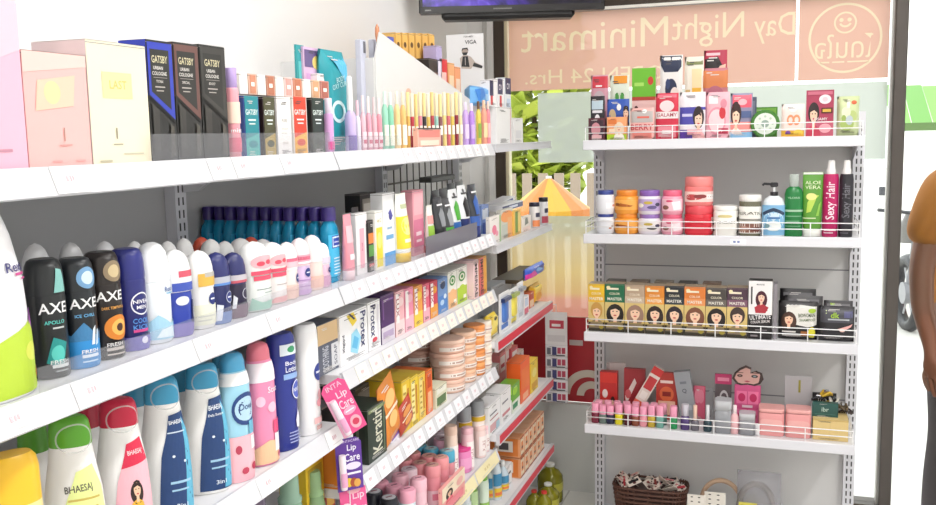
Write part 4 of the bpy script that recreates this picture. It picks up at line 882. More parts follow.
lt('tall white and yellow tube with yellow cap', 402, 14, 193, .05, '#f7f6ee', '#f2c61e', [('r', .0, .08, 1, .62, '#f4d93a'), ('e', .5, .45, .28, .15, '#f9ec96'), ('r', .3, .75, .7, .82, '#c2c8a2'), ('r', .3, .18, .8, .24, '#fdf7d8')], .13)
lt('black tube with red patch behind the pink tube', 411, 10, 205, .075, '#2d2a2c', '#3c383a', [('r', .2, .35, .8, .7, '#d46a70'), ('r', .3, .75, .7, .8, '#cfcaca')])
lc('cream_box', 'tall pink carton in the middle of the tube row', 'box', 'a2', 414, 424.5, 190, .055, .03, '#f0a4b2', [('r', .1, .62, .9, .95, '#f6bcc4'), ('r', .05, .05, .95, .55, '#dd7c9c'), ('r', .25, .3, .75, .36, '#f7dbe2'), ('r', .25, .2, .75, .24, '#f7dbe2')])
lt('small white and lime tube beside the tall pink carton', 430, 8, 205, .045, '#f2f1ea', '#e66a72', [('r', .1, .1, .9, .5, '#9cc84a'), ('r', .1, .55, .9, .75, '#f1a5a0')])
for i, (xc, c, cp, acc, yt, lab) in enumerate(((438, '#3a3c40', '#f1f1f1', '#8f9398', 197, 'charcoal face wash tube with white cap'), (446, '#4a4c4e', '#58b04a', '#9ea2a6', 198, 'dark grey face wash tube with green band'), (453, '#e6e8ea', '#223050', '#4fae3c', 189, 'white black and green face wash tube'), (462, '#eceef0', '#1f2a50', '#22262a', 185, 'white face wash tube with black figure'), (472, '#3c3f46', '#2a3a7a', '#3e68b8', 184, 'dark slate face wash tube at the end of the tube row'))):
    lt(lab, xc, 13, yt, .05, c, cp, [('r', .0, .02, 1, .26, {0: '#2c2e32', 1: '#58b04a', 2: '#2a66b0', 3: '#22306a', 4: '#3a62b0'}[i]), ('p', [(.35, .3), (.65, .3), (.7, .6), (.5, .75), (.3, .6)], acc), ('r', .3, .8, .7, .84, '#f0f0f2' if i in (0, 1, 4) else '#3a3c40'), ('e', .5, .88, .07, .04, '#55585c')], .2)
for i, (xc, c, yt) in enumerate(((436, '#55565a', 190), (444, '#5d5e62', 188), (452, '#44464a', 183), (460, '#6a6c70', 181))):
    lt('dark tube standing in the back rank, %s behind the face wash tubes' % ORD[i], xc, 12, yt, .15, c, '#2e2f33', [('r', .2, .4, .8, .6, '#8c8e92')], group='dark tubes in the back rank')
o = MB().box(-.1, .1, 0, .04, 0, .016, mat('#4d504c', .4), ch=.003).build('flat_carton'); tag(o, 'long flat dark carton lying across the tops of the back tubes', 'box'); yq = sY(444, -.15, 1.31); o.location = (-.15, yq, sZ(181, -.15, yq)); o.rotation_euler.z = RL

# ------------------------------------------------------------------ second shelf, far bay: flat packs
lc('plaster_box', 'blue and white flat box nearest on the far second shelf', 'box', 'c2', 482, 489, 205, .09, .06, '#7f9ad6', [('r', .1, .1, .9, .5, '#3f5cb0'), ('r', .1, .6, .9, .9, '#dfe6f4')])
lc('mask_packet', 'white packet with pink flowers beside the blue white box', 'packet', 'c2', 490, 501, 216, .03, .012, '#f3ece6', [('e', .4, .5, .2, .18, '#ea7c98'), ('e', .62, .35, .12, .1, '#ef9db2'), ('r', .85, 0, 1, 1, '#9fbf8c')], seam=False)
lc('mask_packet', 'grey and orange packet with fruit print', 'packet', 'c2', 501, 513, 209, .035, .014, '#d4d0c4', [('e', .5, .75, .5, .2, '#f29c54'), ('r', .55, 0, .95, .7, '#f0b070'), ('r', .1, .1, .5, .5, '#c4c8bc')], seam=False)
lc('mask_packet', 'yellow green packet standing before the white cylinders', 'packet', 'c2', 514, 521, 210, .03, .012, '#eec15c', [('r', .2, .1, .55, .95, '#7c9a3c'), ('r', .6, .1, .8, .9, '#f4dc86')], seam=False)
lc('mask_packet', 'pale packet with dark leaf beyond the yellow green one', 'packet', 'c2', 522, 531, 216, .03, .012, '#efe4d8', [('p', [(.3, .4), (.7, .5), (.6, .9), (.35, .85)], '#7e8478'), ('r', .1, 0, .9, .3, '#f2d8cc')], seam=False)
for xc, w, yt, bc, cp, a, lab in ((534.5, 10, 202, '#ece6e2', '#2b2a3c', '#f2935e', 'white cylinder with black cap and orange base'), (543.5, 9, 197, '#ece9ea', '#25232a', '#b84a5a', 'white cylinder with black cap at the far shelf end')):
    lb('mousse_can', lab, 'bottle', 'c2', xc, w, yt, .035, mat(bc, .3), cp, split=.84, bprof=FLAT, capw=1, art=[('r', .1, .05, .9, .35, a), ('r', .3, .5, .7, .7, '#47465a')])
b = MB(); b.box(-.13, .13, 0, .05, 0, .022, '#f0eff2').box(-.1305, .1305, -.0006, .0, .002, .018, '#25306e').box(-.05, .06, -.001, -.0006, .006, .014, '#dfe4f4'); o = b.build('toothpaste_carton'); yq = sY(513, -.11, 1.2); o.location = (-.11, yq, sZ(209, -.11, yq)); o.rotation_euler = (.0, 0, RL); tag(o, 'navy toothpaste carton lying behind the mask packets', 'box')
b = MB(); b.box(-.11, .11, 0, .05, 0, .02, '#eceaf0').box(-.02, .08, -.0008, .0, .004, .016, '#3c3ca0'); o = b.build('toothpaste_carton'); yq = sY(507, -.17, 1.2); o.location = (-.17, yq, sZ(205, -.17, yq)); o.rotation_euler = (0, -.06, RL); tag(o, 'white toothpaste carton with violet word lying farther back', 'box')
# ================================================================== THIRD SHELF, NEAR BAY: lotion and shampoo
SH = [(0, .9), (.02, .97), (.08, 1), (.4, 1), (.65, .93), (.85, .78), (1, .68)]
SHC = [(0, 1), (.06, 1.03), (.5, 1.0), (.8, .93), (.94, .8), (1, .6)]
RT = RL - .42
def shampoo(xc, wpx, yt, sb, body, cap, art, label, k=.62, shelf='a3', split=.76, bprof=SH, cprof=SHC, group=None, capart=(), name='shampoo_bottle', rz=None, capw=None, cat='bottle'):
    return lb(name, label, cat, shelf, xc, wpx, yt, sb, mat(body, .28), mat(cap, .3), k=k, split=split, bprof=bprof, cprof=cprof, capw=capw, art=art, capart=capart, group=group, rz=RT if rz is None else rz)
shampoo(22, 56, 449, .05, '#f1dc9c', '#f2bf2e', [('e', .62, .5, .26, .13, '#1d2450'), ('o', .62, .5, .26, .13, .1, '#e6d8a0'), ('t', .62, .5, .1, 'Vaseline', '#f6f2e4', .12, .4), ('r', .3, .2, .8, .24, '#e8b83c')], 'yellow lotion bottle with dark blue oval badge at the picture edge', split=.7, bprof=[(0, .92), (.03, 1), (.8, 1), (.95, .97), (1, .96)], cprof=[(0, 1), (.7, .98), (.9, .9), (1, .75)], name='lotion_bottle')
def bhaesaj(xc, wpx, yt, cap, art, label, sb=.068):
    up = lambda v: min(v * 1.1, .97); a2 = []
    for it in art:
        if it[0] == 'r': a2.append(('r', it[1], up(it[2]), it[3], up(it[4]), it[5]))
        elif it[0] == 'p': a2.append(('p', [(a, up(b)) for a, b in it[1]], it[2]))
        else: a2.append(it[:2] + (up(it[2]),) + it[3:])
    art = a2
    return shampoo(xc, wpx, yt, sb, '#f6f5f3', cap, art, label, split=.815, rz=RL - .92, capart=[('o', .6, .3, .3, .5, .1, mat('#ffffff', .3, glass=.6))])
bhaesaj(80, 57, 411, '#5ea82e', [('p', [(.32, .0), (.95, .0), (.9, .62), (.8, .78), (.55, .74), (.42, .5)], '#e3ec9c'), ('e', .66, .3, .2, .16, '#eff4c8'), ('t', .58, .62, .07, 'BHAESAJ', '#55524a', .06, .3), ('r', .46, .54, .82, .555, '#c9b45a'), ('r', .5, .48, .78, .49, '#c9b45a'), ('r', .5, .2, .8, .22, '#a8b860')], 'white shampoo bottle with green cap and lime label')
bhaesaj(127, 52, 394, '#c81f42', [('p', [(.36, .02), (.95, .02), (.92, .58), (.85, .82), (.58, .78), (.46, .5)], '#f6b8c4'), ('p', [(.5, .6), (.92, .64), (.85, .82), (.58, .78)], '#d62a4c'), ('t', .7, .71, .05, 'BHAESAJ', '#f7dfe2', .08, .23), *portrait(.66, .43, .05, '#2e1c1a', top='#f2b43c'), ('e', .78, .2, .08, .05, '#e2536c'), ('e', .6, .14, .06, .04, '#d9405c')], 'white shampoo bottle with red cap and printed woman on pink label')
NAVY = [('p', [(.4, .03), (.95, .03), (.93, .66), (.9, .84), (.58, .82), (.46, .5)], '#1f3f72'), ('p', [(.74, .04), (.95, .04), (.93, .7), (.82, .8)], '#5fb2d2'), ('t', .7, .76, .045, 'BHAESAJ', '#eef2f6', .04, .25), ('r', .54, .68, .84, .69, '#c8d6e4'), ('r', .54, .28, .86, .3, '#9cc4de'), ('r', .55, .22, .8, .235, '#9cc4de'), ('t', .68, .1, .04, '3in1', '#dfe8f2', 0, .2), ('e', .6, .5, .02, .012, '#dfe8f2'), ('e', .76, .45, .02, .012, '#dfe8f2')]
bhaesaj(169, 48, 373, '#3f9cc4', NAVY, 'white shampoo bottle with blue cap and navy label, nearer of two')
bhaesaj(208, 46, 360, '#3d98c0', NAVY[:2] + [('t', .7, .74, .06, 'BHAESAJ', '#eef2f6', .04, .27), ('t', .7, .68, .03, 'Daily Shampoo', '#eef2f6', .04, .3)] + NAVY[4:], 'white shampoo bottle with blue cap and navy label, second beside the pale blue spray bottle')
SPB = [(0, .94), (.02, 1), (.5, .97), (.85, .93), (.95, .86), (1, .74)]
shampoo(238, 33, 350, .05, '#9ed2e8', '#4fa6d2', [('r', .0, .88, 1, .99, '#f4f4f5'), ('r', .0, .0, 1, .42, '#f3b9c4'), ('e', .6, .66, .3, .15, '#22407c'), ('e', .6, .66, .24, .11, '#b4d4e8'), ('t', .6, .68, .06, 'Dove', '#22407c', 0, .3), ('r', .62, .42, .95, .54, '#6fb6d4'), ('r', .65, .28, .9, .4, '#f5f6f8'), ('e', .4, .3, .06, .04, '#b83c58'), ('e', .5, .1, .06, .03, '#c03c58'), ('e', .7, .12, .07, .035, '#b83250'), ('e', .85, .08, .05, .03, '#c03c58')], 'pale blue spray bottle with pink blossom base and blue cap', k=.8, split=.86, bprof=SPB, cprof=[(0, 1), (.5, .95), (.85, .8), (1, .5)], name='body_lotion')
shampoo(263, 31, 340, .05, '#ee8fb4', '#e87a8c', [('r', .0, .8, 1, .98, '#f6e8ee'), ('p', [(.1, .02), (.95, .02), (.9, .2), (.5, .24), (.15, .16)], '#f2c49c'), ('e', .36, .62, .1, .05, '#f7c4d8'), ('e', .6, .55, .1, .05, '#f7c4d8'), ('r', .6, .3, .92, .42, '#e8507e'), ('r', .62, .12, .92, .29, '#f7eef2'), ('t', .66, .72, .06, 'Scott', '#fbeef4', 0, .3), ('e', .75, .08, .06, .03, '#c44a6a')], 'pink spray bottle with coral cap and blossom print', k=.8, split=.86, bprof=SPB, cprof=[(0, 1), (.5, .95), (.85, .8), (1, .5)], name='body_lotion')
shampoo(285, 28, 331, .05, '#27348c', '#2a3690', [('r', .34, .88, .9, .98, '#dfe8f0'), ('e', .6, .93, .1, .03, '#3c9a6a'), ('t', .6, .8, .05, 'Body', '#eef0fa', 0, .3), ('t', .6, .75, .05, 'Lotion', '#eef0fa', 0, .3), ('r', .4, .66, .85, .71, '#8fb0e0'), ('e', .72, .55, .16, .09, '#4f62c0'), ('o', .72, .55, .16, .09, .12, '#e4e8f6'), ('t', .72, .55, .035, 'NIVEA', '#f4f6fc', 0, .24), ('p', [(.66, .2), (.78, .2), (.8, .27), (.72, .36), (.64, .27)], '#eef0fa')] + lines(.45, .85, .06, .18, 4, '#aab4e0'), 'deep blue lotion bottle with round emblem and white drop', k=.7, split=.93, bprof=[(0, .95), (.02, 1), (.9, 1), (1, .96)], cprof=[(0, 1), (.5, .97), (1, .8)], name='body_lotion')
shampoo(309, 24, 322, .05, '#f5f4f5', '#f5f5f6', [('e', .72, .6, .18, .085, '#28388c'), ('r', .6, .59, .84, .61, '#e4e8f4'), ('e', .75, .38, .12, .05, '#f0b8c0'), ('e', .68, .3, .1, .04, '#f2a8b4'), ('r', .5, .1, .9, .16, '#f1c3c4'), ('r', .55, .04, .9, .08, '#cfa6a4')], 'white lotion bottle with blue emblem and pink petals', k=.7, split=.93, bprof=[(0, .95), (.02, 1), (.9, 1), (1, .96)], cprof=[(0, 1), (.5, .97), (1, .8)], name='body_lotion')
# bottles of the rows behind
for xc, w, yt, cp, lab in ((42, 40, 416, '#4f9428', 'green shampoo cap of the row behind the lime label bottle'), (96, 32, 394, '#b51f3c', 'red shampoo cap of the row behind the printed woman'), (142, 34, 374, '#3a8fb4', 'blue shampoo cap behind the nearer navy label bottle'), (186, 32, 362, '#3a8fb4', 'blue shampoo cap behind the second navy label bottle')):
    shampoo(xc, w, yt, .155, '#efeeec', cp, [], lab, group='shampoo of the row behind')
shampoo(226, 22, 350, .13, '#8fc4dc', '#3d8fb8', [], 'blue spray bottle of the row behind', k=.8, split=.86, bprof=SPB, name='body_lotion')
shampoo(2, 40, 452, .15, '#ecd592', '#e2ae2a', [], 'yellow lotion cap of the row behind', split=.7, name='lotion_bottle')
lc('soap_multipack', 'grey and white soap multipack with beige paper band behind the white lotion', 'soap pack', 'b3', 319, 339.5, 322, .05, .07, '#5d6272', [('r', .0, .6, 1, .99, '#d9b98c'), ('r', .62, .05, .98, .54, '#d8d8dc'), ('t', .34, .3, .3, 'SOOTHING', '#c9ccd6', PI / 2, .48), ('t', .82, .3, .14, 'SOAP', '#55586a', PI / 2, .4)], left=[('r', 0, .6, 1, .99, '#c9a878'), ('r', .1, .1, .9, .5, '#c4c6cc')])
lc('soap_box', 'orange and grey carton under the multipack on the near bay', 'box', 'a3', 320, 335, 405, .1, .05, '#77777c', [('r', 0, 0, 1, .3, '#e2783c'), ('r', .1, .4, .9, .7, '#a8a8ae')])

# lip care cards hanging at the bay joint
def hangcard(label, x0, x1, ytop, ybot, X, base, art, rot, group, sub=None):
    yc = sY((x0 + x1) / 2, X, 0.85); zt_, zb_ = sZ(ytop, X, yc), sZ(ybot, X, yc); w = sY(x1, X, (zt_ + zb_) / 2) - sY(x0, X, (zt_ + zb_) / 2); h = zt_ - zb_; w = (x1 - x0) * 1.86 / FPX
    t = empty('lip_care_card', label, 'lip balm', (X, yc, (zt_ + zb_) / 2), 0, group); t.rotation_euler = (rot[0], rot[1], RL + rot[2])
    b = MB(); rr = [(-w / 2, -h / 2), (w / 2, -h / 2), (w / 2, h / 2 - .01), (w / 2 - .01, h / 2), (-w / 2 + .01, h / 2), (-w / 2, h / 2 - .01)]
    b.loft([[(x, y, z) for x, z in rr] for y in (.0006, -.0006)], base, smooth=False)
    b.art(art, face_surf((-w / 2, -.0006, -h / 2), (w, 0, 0), (0, 0, h), (0, -1, 0)), w, h); b.build('card', t)
    s = MB(); shell(s, [(0, .9), (.04, 1), (.96, 1), (1, .9)], w * .13, .007, -h * .44, h * .66, mat('#f6e3ec', .2), 2, [('r', .2, .1, .8, .5, '#e6a6c8')]); s.v = [(x - w * .3, y - .0075, z) for x, y, z in s.v]; s.build('balm_stick', t)
    return t
PKC = '#e2508c'
hangcard('pink lip care card hanging tilted over the price rail', 332, 358, 378, 436, .012, PKC, [('p', [(0, 0), (.2, 0), (.2, .7), (0, .75)], '#f3b4cf'), ('t', .66, .72, .16, 'Lip', '#fbd2e2', 0, .5), ('t', .66, .55, .16, 'Care', '#fbd2e2', 0, .56), ('e', .66, .4, .26, .07, '#f6a6c4'), ('r', .48, .39, .84, .41, '#fdf0f5'), ('e', .68, .17, .22, .12, '#f4aebc'), ('e', .68, .17, .14, .06, '#cf3c5c'), ('t', .5, .92, .09, 'INTA', '#f8c2d8', 0, .7)], (0, -.42, -.75), 'lip care cards at the bay joint')
hangcard('purple lip care card hanging below the tilted pink one', 335, 362, 438, 490, .007, '#5d3596', [('t', .62, .8, .15, 'Lip', '#f2eefa', 0, .5), ('t', .62, .63, .15, 'Care', '#f2eefa', 0, .6), ('e', .64, .46, .3, .07, '#e4dcf4'), ('r', .4, .3, .92, .34, '#f2eefa'), ('e', .45, .15, .14, .09, '#e2c23c'), ('e', .62, .14, .14, .09, '#a44a24'), ('e', .76, .12, .13, .08, '#d8a04a'), ('t', .6, .95, .05, 'INTACARE', '#d9c8f0', 0, .7)], (0, -.03, -.75), 'lip care cards at the bay joint')
hangcard('pink lip care card cut by the lower picture edge', 338, 366, 484, 545, .008, '#e65a94', [('t', .7, .8, .16, 'Lip', '#fbd2e2', 0, .5), ('t', .7, .6, .16, 'Care', '#fbd2e2', 0, .6), ('e', .55, .9, .25, .05, '#f4aebc')], (0, -.06, -.75), 'lip care cards at the bay joint')
yj = sY(350, .0, .8)
tag(MB().box(.0022, .0032, yj - .012, yj + .012, .56, .9, mat('#f1f0f2', .3)).box(-.012, .0022, yj - .006, yj + .006, .885, .89, '#f1f0f2').build('hanging_strip'), 'white plastic strip behind the lip care cards', 'strip')

# ------------------------------------------------------------------ fourth shelf of the near bay: only caps show
SPC = [(0, 1), (.12, 1), (.2, .8), (.9, .76), (1, .66)]
lb('hair_spray_bottle', 'dark purple tinted bottle top under the shampoo shelf', 'bottle', 'a4', 262, 34, 484, .06, mat('#4a3850', .15, glass=.2), mat('#6a5a72', .15), split=.8, bprof=LOTION, cprof=SPC, capw=.7)
lb('hair_spray_bottle', 'clear green capped bottle beside the purple tinted one', 'bottle', 'a4', 294, 32, 469, .06, mat('#8fb89c', .12, glass=.3), mat('#a8cdb6', .15, glass=.25), split=.76, bprof=LOTION, cprof=SPC, capw=.75, art=[('r', .3, .2, .8, .6, '#dbe8dc')])
lb('hair_spray_bottle', 'clear leaf green capped bottle before the yellow carton', 'bottle', 'a4', 317, 26, 468, .06, mat('#8fb284', .12, glass=.3), mat('#a2c692', .15, glass=.25), split=.76, bprof=LOTION, cprof=SPC, capw=.75, art=[('r', .3, .2, .8, .6, '#e4efdc')])
lc('cream_box', 'yellow carton under the shampoo shelf beside the purple card', 'box', 'a4', 310, 327, 455, .06, .06, '#e6bf2a', [('r', .1, .7, .9, .9, '#b8962a'), ('r', 0, 0, 1, .4, '#b8382e')])
lc('cream_box', 'dark red carton at the end of the lowest visible shelf of the near bay', 'box', 'a4', 327, 336, 474, .12, .06, '#a8342e', [('r', .1, .4, .9, .7, '#d8a23c')])
# ================================================================== MIDDLE BAY: soap boxes
def soap(x0, x1, yt, base, art, label, sb=.045, d=.06, shelf='b3', left=(), name='soap_box', group=None, lean=0):
    return lc(name, label, 'soap box' if name == 'soap_box' else 'box', shelf, x0, x1, yt, sb, d, mat(base, .35), art, left=left, lean=lean, group=group)
PROT = [('p', [(.25, .95), (.45, .7), (.62, .78), (.5, .98)], '#f0d43c'), ('p', [(.35, .2), (.6, .1), (.75, .4), (.6, .62), (.4, .55)], '#9ad4ec'), ('p', [(.4, .28), (.58, .2), (.66, .4), (.5, .5)], '#5fb6e0')]
soap(341, 368, 311, '#f4f3f4', PROT + [('t', .12, .42, .1, 'Xtgipd', '#3c3c50', PI / 2, .7), ('t', .84, .56, .2, 'Protex', '#2c3468', -PI / 2, .74), ('p', [(.3, .98), (.36, .98), (.55, .84), (.5, .82)], '#2c3468')], 'white soap multipack with blue and yellow artwork, large sideways lettering', left=[('r', 0, .7, 1, 1, '#e9e6e0')])
soap(369, 381, 301, '#f5f4f5', [('t', .42, .6, .42, 'Protex', '#2c3468', -PI / 2, .66), ('e', .5, .2, .2, .05, '#d84a5a'), ('r', .75, .1, .9, .9, '#e6e4ea')], 'narrow white soap carton with dark blue sideways lettering')
soap(382, 395, 294, '#4e2a66', [('r', .0, .0, 1, .34, '#d8d0dc'), ('r', .1, .1, .9, .24, '#b8a4c4'), ('r', .1, .5, .2, .9, '#7a5490'), ('r', .3, .86, .9, .9, '#8d6aa4')], 'dark purple soap carton between white and pink ones')
for x0, x1, yt, c, acc, txt, lab in ((396, 405, 291, '#f3b7bd', '#f7d8d8', 'LUX', 'blush pink soap carton with sideways lettering, nearest of the pinks'), (405.5, 414, 288, '#ef8fae', '#f6bccb', '', 'rose pink soap carton after the blush one'), (414.5, 423, 286, '#f2a24a', '#f8d24a', 'LUX', 'orange yellow soap carton among the pinks'),
                              (423.5, 430, 284, '#e8617e', '#f6b2bf', 'LUX', 'deep rose soap carton beyond the orange one'), (430.5, 438, 281, '#d23a58', '#f0a23c', 'LUX', 'crimson soap carton beside the blue one')):
    soap(x0, x1, yt, c, [('r', .0, .0, 1, .35, acc), ('e', .6, .75, .3, .1, acc), ('r', .08, .3, .42, .95, '#f8f1ee')] + ([('t', .25, .64, .3, txt, '#a8304c', -PI / 2, .5)] if txt else []), lab)
soap(438.5, 448, 278, '#6f96cc', [('e', .5, .8, .26, .12, '#3a4a6a'), ('r', .05, .05, .95, .5, '#4f86cc'), ('e', .4, .3, .2, .08, '#b8d4ee'), ('e', .7, .45, .15, .07, '#dfeaf6')], 'blue soap carton with dark figure')
for x0, x1, yt, c, lab in ((448.5, 457, 271, '#f6c08a', 'white and orange soap carton with green oval badge'), (457.5, 467, 267, '#b7d63c', 'white and lime green soap carton with green oval badge'), (467.5, 472, 263, '#f1c9d0', 'white and pale pink soap carton with green oval badge')):
    soap(x0, x1, yt, '#f3f2ea', [('r', .0, .0, 1, .45, c), ('e', .5, .35, .36, .16, c), ('e', .5, .74, .34, .14, '#3f9440'), ('e', .5, .74, .24, .09, '#f0f0e0'), ('e', .5, .74, .12, .05, '#3f9440'), ('r', .6, .1, .9, .2, '#f8f6e8')], lab)
soap(474, 479, 260, '#f2cfd2', [('t', .5, .5, .5, 'IMPERIAL', '#2a2226', -PI / 2, .9), ('r', .0, .9, 1, 1, '#c4a8a8')], 'pale pink soap carton with black sideways lettering', sb=.026)
soap(479.5, 487, 257, '#e2a23c', [('r', .0, .0, .55, 1, '#d86a6c'), ('t', .35, .5, .34, 'IMPERIAL', '#3a1c20', -PI / 2, .9)], 'amber and rose soap carton at the end of the middle bay', sb=.026)
soap(428, 446, 274, '#54525a', [], 'dark carton behind the crimson and blue soap cartons', sb=.14, d=.12)
# ------------------------------------------------------------------ middle bay fourth shelf
soap(369, 387, 404, '#26352a', [('t', .5, .52, .52, 'Keratin', '#d9d8c4', PI / 2, .8), ('r', .05, .9, .95, .96, '#8b9a6a'), ('r', .84, .05, .9, .95, '#6a7a5c')], 'dark green carton standing with tall pale sideways lettering', shelf='b4', name='cream_box', sb=.03, d=.07, left=[('r', .1, .1, .9, .9, '#1d2a22'), ('r', .6, .1, .7, .9, '#56654c')])
soap(343, 352, 440, '#e88a34', [('r', .2, .2, .8, .7, '#f4c65a')], 'orange carton behind the purple lip care card', shelf='b4', name='cream_box', sb=.02, d=.05)
soap(357, 379, 383, '#55504f', [('r', .05, .1, .95, .3, '#3a3636'), ('r', .1, .7, .9, .9, '#8a8682')], 'dark grey carton behind the green lettered one', shelf='b4', name='cream_box', sb=.125, d=.09)
soap(391, 400, 424, '#e9e3ee', [('p', [(.1, .1), (.9, .3), (.9, .55), (.1, .4)], '#7a5aa8'), ('r', .1, .7, .9, .8, '#c6b8d8')], 'white and violet carton lying low beside the green lettered one', shelf='b4', name='cream_box', sb=.04, d=.07)
for x0, x1, yt, c, a, rot, lab, nm in ((389, 404, 378, '#e58a2e', '#f6c47a', -.32, 'tilted orange sachet leaning before the yellow cartons', 'sachet'), (403, 416, 404, '#b8432e', '#e89a54', -.32, 'tilted brick red sachet leaning under the orange one', 'sachet')):
    loc, w, h = LF(Z['b4'], x0, x1, yt, .03)
    o = pouch_mb(w, h, .014, mat(c, .3), [('e', .5, .7, .3, .14, a), ('e', .5, .35, .26, .12, a), ('r', .1, .48, .9, .53, '#f7e6cc')]).build(nm); o.location = loc + Vector((0, 0, w / 2 * abs(math.sin(rot)))); o.rotation_euler = (0, rot, RL); tag(o, lab, 'sachet')
for i, (x0, x1, yt, c, a) in enumerate(((403, 411, 379, '#e9c32e', '#f6e38a'), (411.5, 419, 376, '#eccb3a', '#f7e9a2'), (419.5, 426, 373, '#edc648', '#f4de8c'))):
    soap(x0, x1, yt, c, [('r', .1, .1, .55, .9, a), ('r', .65, .2, .85, .8, '#c8862c')] + lines(.14, .5, .2, .8, 5, '#b89a3c'), ['yellow carton with fine print, nearest of the three', 'yellow carton with fine print in the middle of three', 'yellow carton with fine print, last before the orange one'][i], shelf='b4', name='cream_box', sb=.04, d=.12)
soap(427, 433, 370, '#e8712e', [('r', .2, .1, .8, .5, '#f2b48c'), ('r', .2, .6, .8, .9, '#c84a24')], 'narrow orange carton between yellow and green ones', shelf='b4', name='cream_box', sb=.04, d=.1)
soap(436, 447, 385, '#e6e4c8', [('r', .1, .1, .9, .5, '#5c7a4a'), ('r', .1, .65, .9, .9, '#f4f2e4')], 'short cream and green carton beside the pink powder tins', shelf='b4', name='cream_box', sb=.035, d=.05)
soap(433, 443, 366, '#3c6a44', [('r', .1, .2, .9, .6, '#6c9a62'), ('r', .1, .7, .9, .8, '#dfe6d0')], 'dark green carton behind the short cream one', shelf='b4', name='cream_box', sb=.1, d=.05)
# round powder tins in stacks
def tin(z, xc, wpx, sb, c, lid, label, hgt, group, y=None, r=None):
    if y is None:
        loc, hw, hd, h = LR(z, xc, wpx, 0, sb); 
    else: loc = Vector((-sb, y, z)); hw = r
    return jar('powder_tin', label, 'tin', loc, hw, hgt, mat(c, .35), mat(lid, .35), [('r', .1, .3, .9, .75, '#f6ece4'), ('r', .3, .42, .7, .6, '#b9988c')], .34, group, 2, .96, [(0, .94), (.08, 1), (1, 1)], rz=RT), hw
def stack(xc, wpx, sb, n, hgt, cols, labs, group, top=None):
    z = Z['b4']
    loc, hw, hd, h = LR(z, xc, wpx, 0, sb)
    for i in range(n):
        tin(z + i * (hgt + .0006), 0, 0, sb, cols[i % len(cols)], cols[(i + 1) % len(cols)], labs[i], hgt, group, loc.y + (.003 if i % 2 else -.002), hw)
NM = ['bottom', 'second', 'third', 'top']
stack(448, 35, .072, 4, .036, ['#f3cdb9', '#f0c4b0'], ['pale pink powder tin, %s of the stack nearest the yellow cartons' % q for q in NM], 'pink powder tins')
stack(463.5, 26, .062, 4, .036, ['#f4cbb0', '#f0be9c'], ['apricot pink powder tin, %s of the stack before the orange stack' % q for q in NM], 'apricot powder tins')
stack(474.5, 22, .055, 4, .0365, ['#f09a56', '#f4a868'], ['bright orange powder tin, %s of its stack' % q for q in NM], 'orange powder tins')
stack(483.5, 17, .05, 4, .036, ['#f7ebdd', '#f4e2d2'], ['cream white powder tin, %s of the stack at the end of the middle bay' % q for q in NM], 'white powder tins')
stack(418, 36, .17, 4, .036, ['#dcb4a4', '#d8ac9c'], ['dusky pink powder tin, %s of the stack behind the yellow cartons' % q for q in NM], 'dusky powder tins')
# ------------------------------------------------------------------ middle bay fifth shelf: pink bottles seen from above
def rl(xc, yt, wpx, sb, body, cap, label, group, z='b5', split=.72, capw=.96, art=(), cprof=None, name='lotion_bottle', cat='bottle', bprof=None):
    return lb(name, label, cat, z, xc, wpx, yt, sb, mat(body, .3), mat(cap, .3), split=split, bprof=bprof or [(0, .92), (.03, 1), (.9, 1), (1, .95)], cprof=cprof or [(0, 1), (.1, 1.03), (.85, 1.03), (1, .9)], capw=capw, art=art, group=group)
def place_top(px, py, zt_, d):                             # where a vertical body of height d must stand so that its top shows at this pixel
    return on(px, py, 2, zt_)
def bt(px, py, h, r, body, cap, label, group, art=(), split=.74, z='b5', name='lotion_bottle', top='#f3d5da', mark='#8c5a66', cat='bottle', capw=1.02, bprof=None, n=2):
    p = place_top(px, py, Z[z] + h, 0); p.x = min(p.x, -r - .0225)
    t = bottle(name, label, cat, Vector((p.x, p.y, Z[z])), RT - .25, r, r, h, mat(body, .3), mat(cap, .3), split, bprof or [(0, .92), (.03, 1), (.9, 1), (1, .97)], [(0, 1), (.1, 1.02), (.88, 1.02), (1, .92)], capw, art, (), n, group)
    c = [o for o in t.children if o.name.startswith('cap')][0]
    m = MB(); m.loft([ring(r * .8, r * .8, h + .0002, 2, 20), ring(r * .78, r * .78, h + .0008, 2, 20)], mat(top, .4)); m.box(-r * .4, r * .4, -r * .12, r * .12, h + .0008, h + .0014, mat(mark, .5)); m.build('cap_top', c)
    return t
PB_ = [('r', .1, .05, .9, .6, '#f4ccd6'), ('r', .3, .3, .7, .5, '#e8849c')]
H5 = .115
def clus(pts, body, cap, tone, top, group, h=H5, r=.0205, art=PB_, where=''):
    for i, (px, py) in enumerate(pts): bt(px, py, h, r, body, cap, '%s roll-on bottle, %s%s' % (tone, ORD[i], where), group, art, top=top)
clus([(374, 491), (389, 497)], '#232633', '#1c1f2a', 'black capped', '#c9c9cf', 'black capped roll-on bottles', where=' from the price rail of the powder tins')
clus([(380, 481), (394, 485), (411, 489)], '#dce9f2', '#f0a9be', 'soft pink capped white', '#eba3b9', 'soft pink capped bottles', where=' of the row behind the black caps')
clus([(400, 474), (420, 478)], '#f0c3cf', '#f4bfcd', 'baby pink', '#efb3c3', 'baby pink bottles', where=' of the short middle row')
clus([(409, 468), (391, 466)], '#e9dfe6', '#eed4de', 'pale mauve', '#d9c2cc', 'pale mauve bottles', where=' of the middle cluster')
clus([(404, 459), (420, 462), (438, 465)], '#ee9aa6', '#e8959c', 'coral pink', '#c99b8e', 'coral pink bottles', where=' of the nearer coral row')
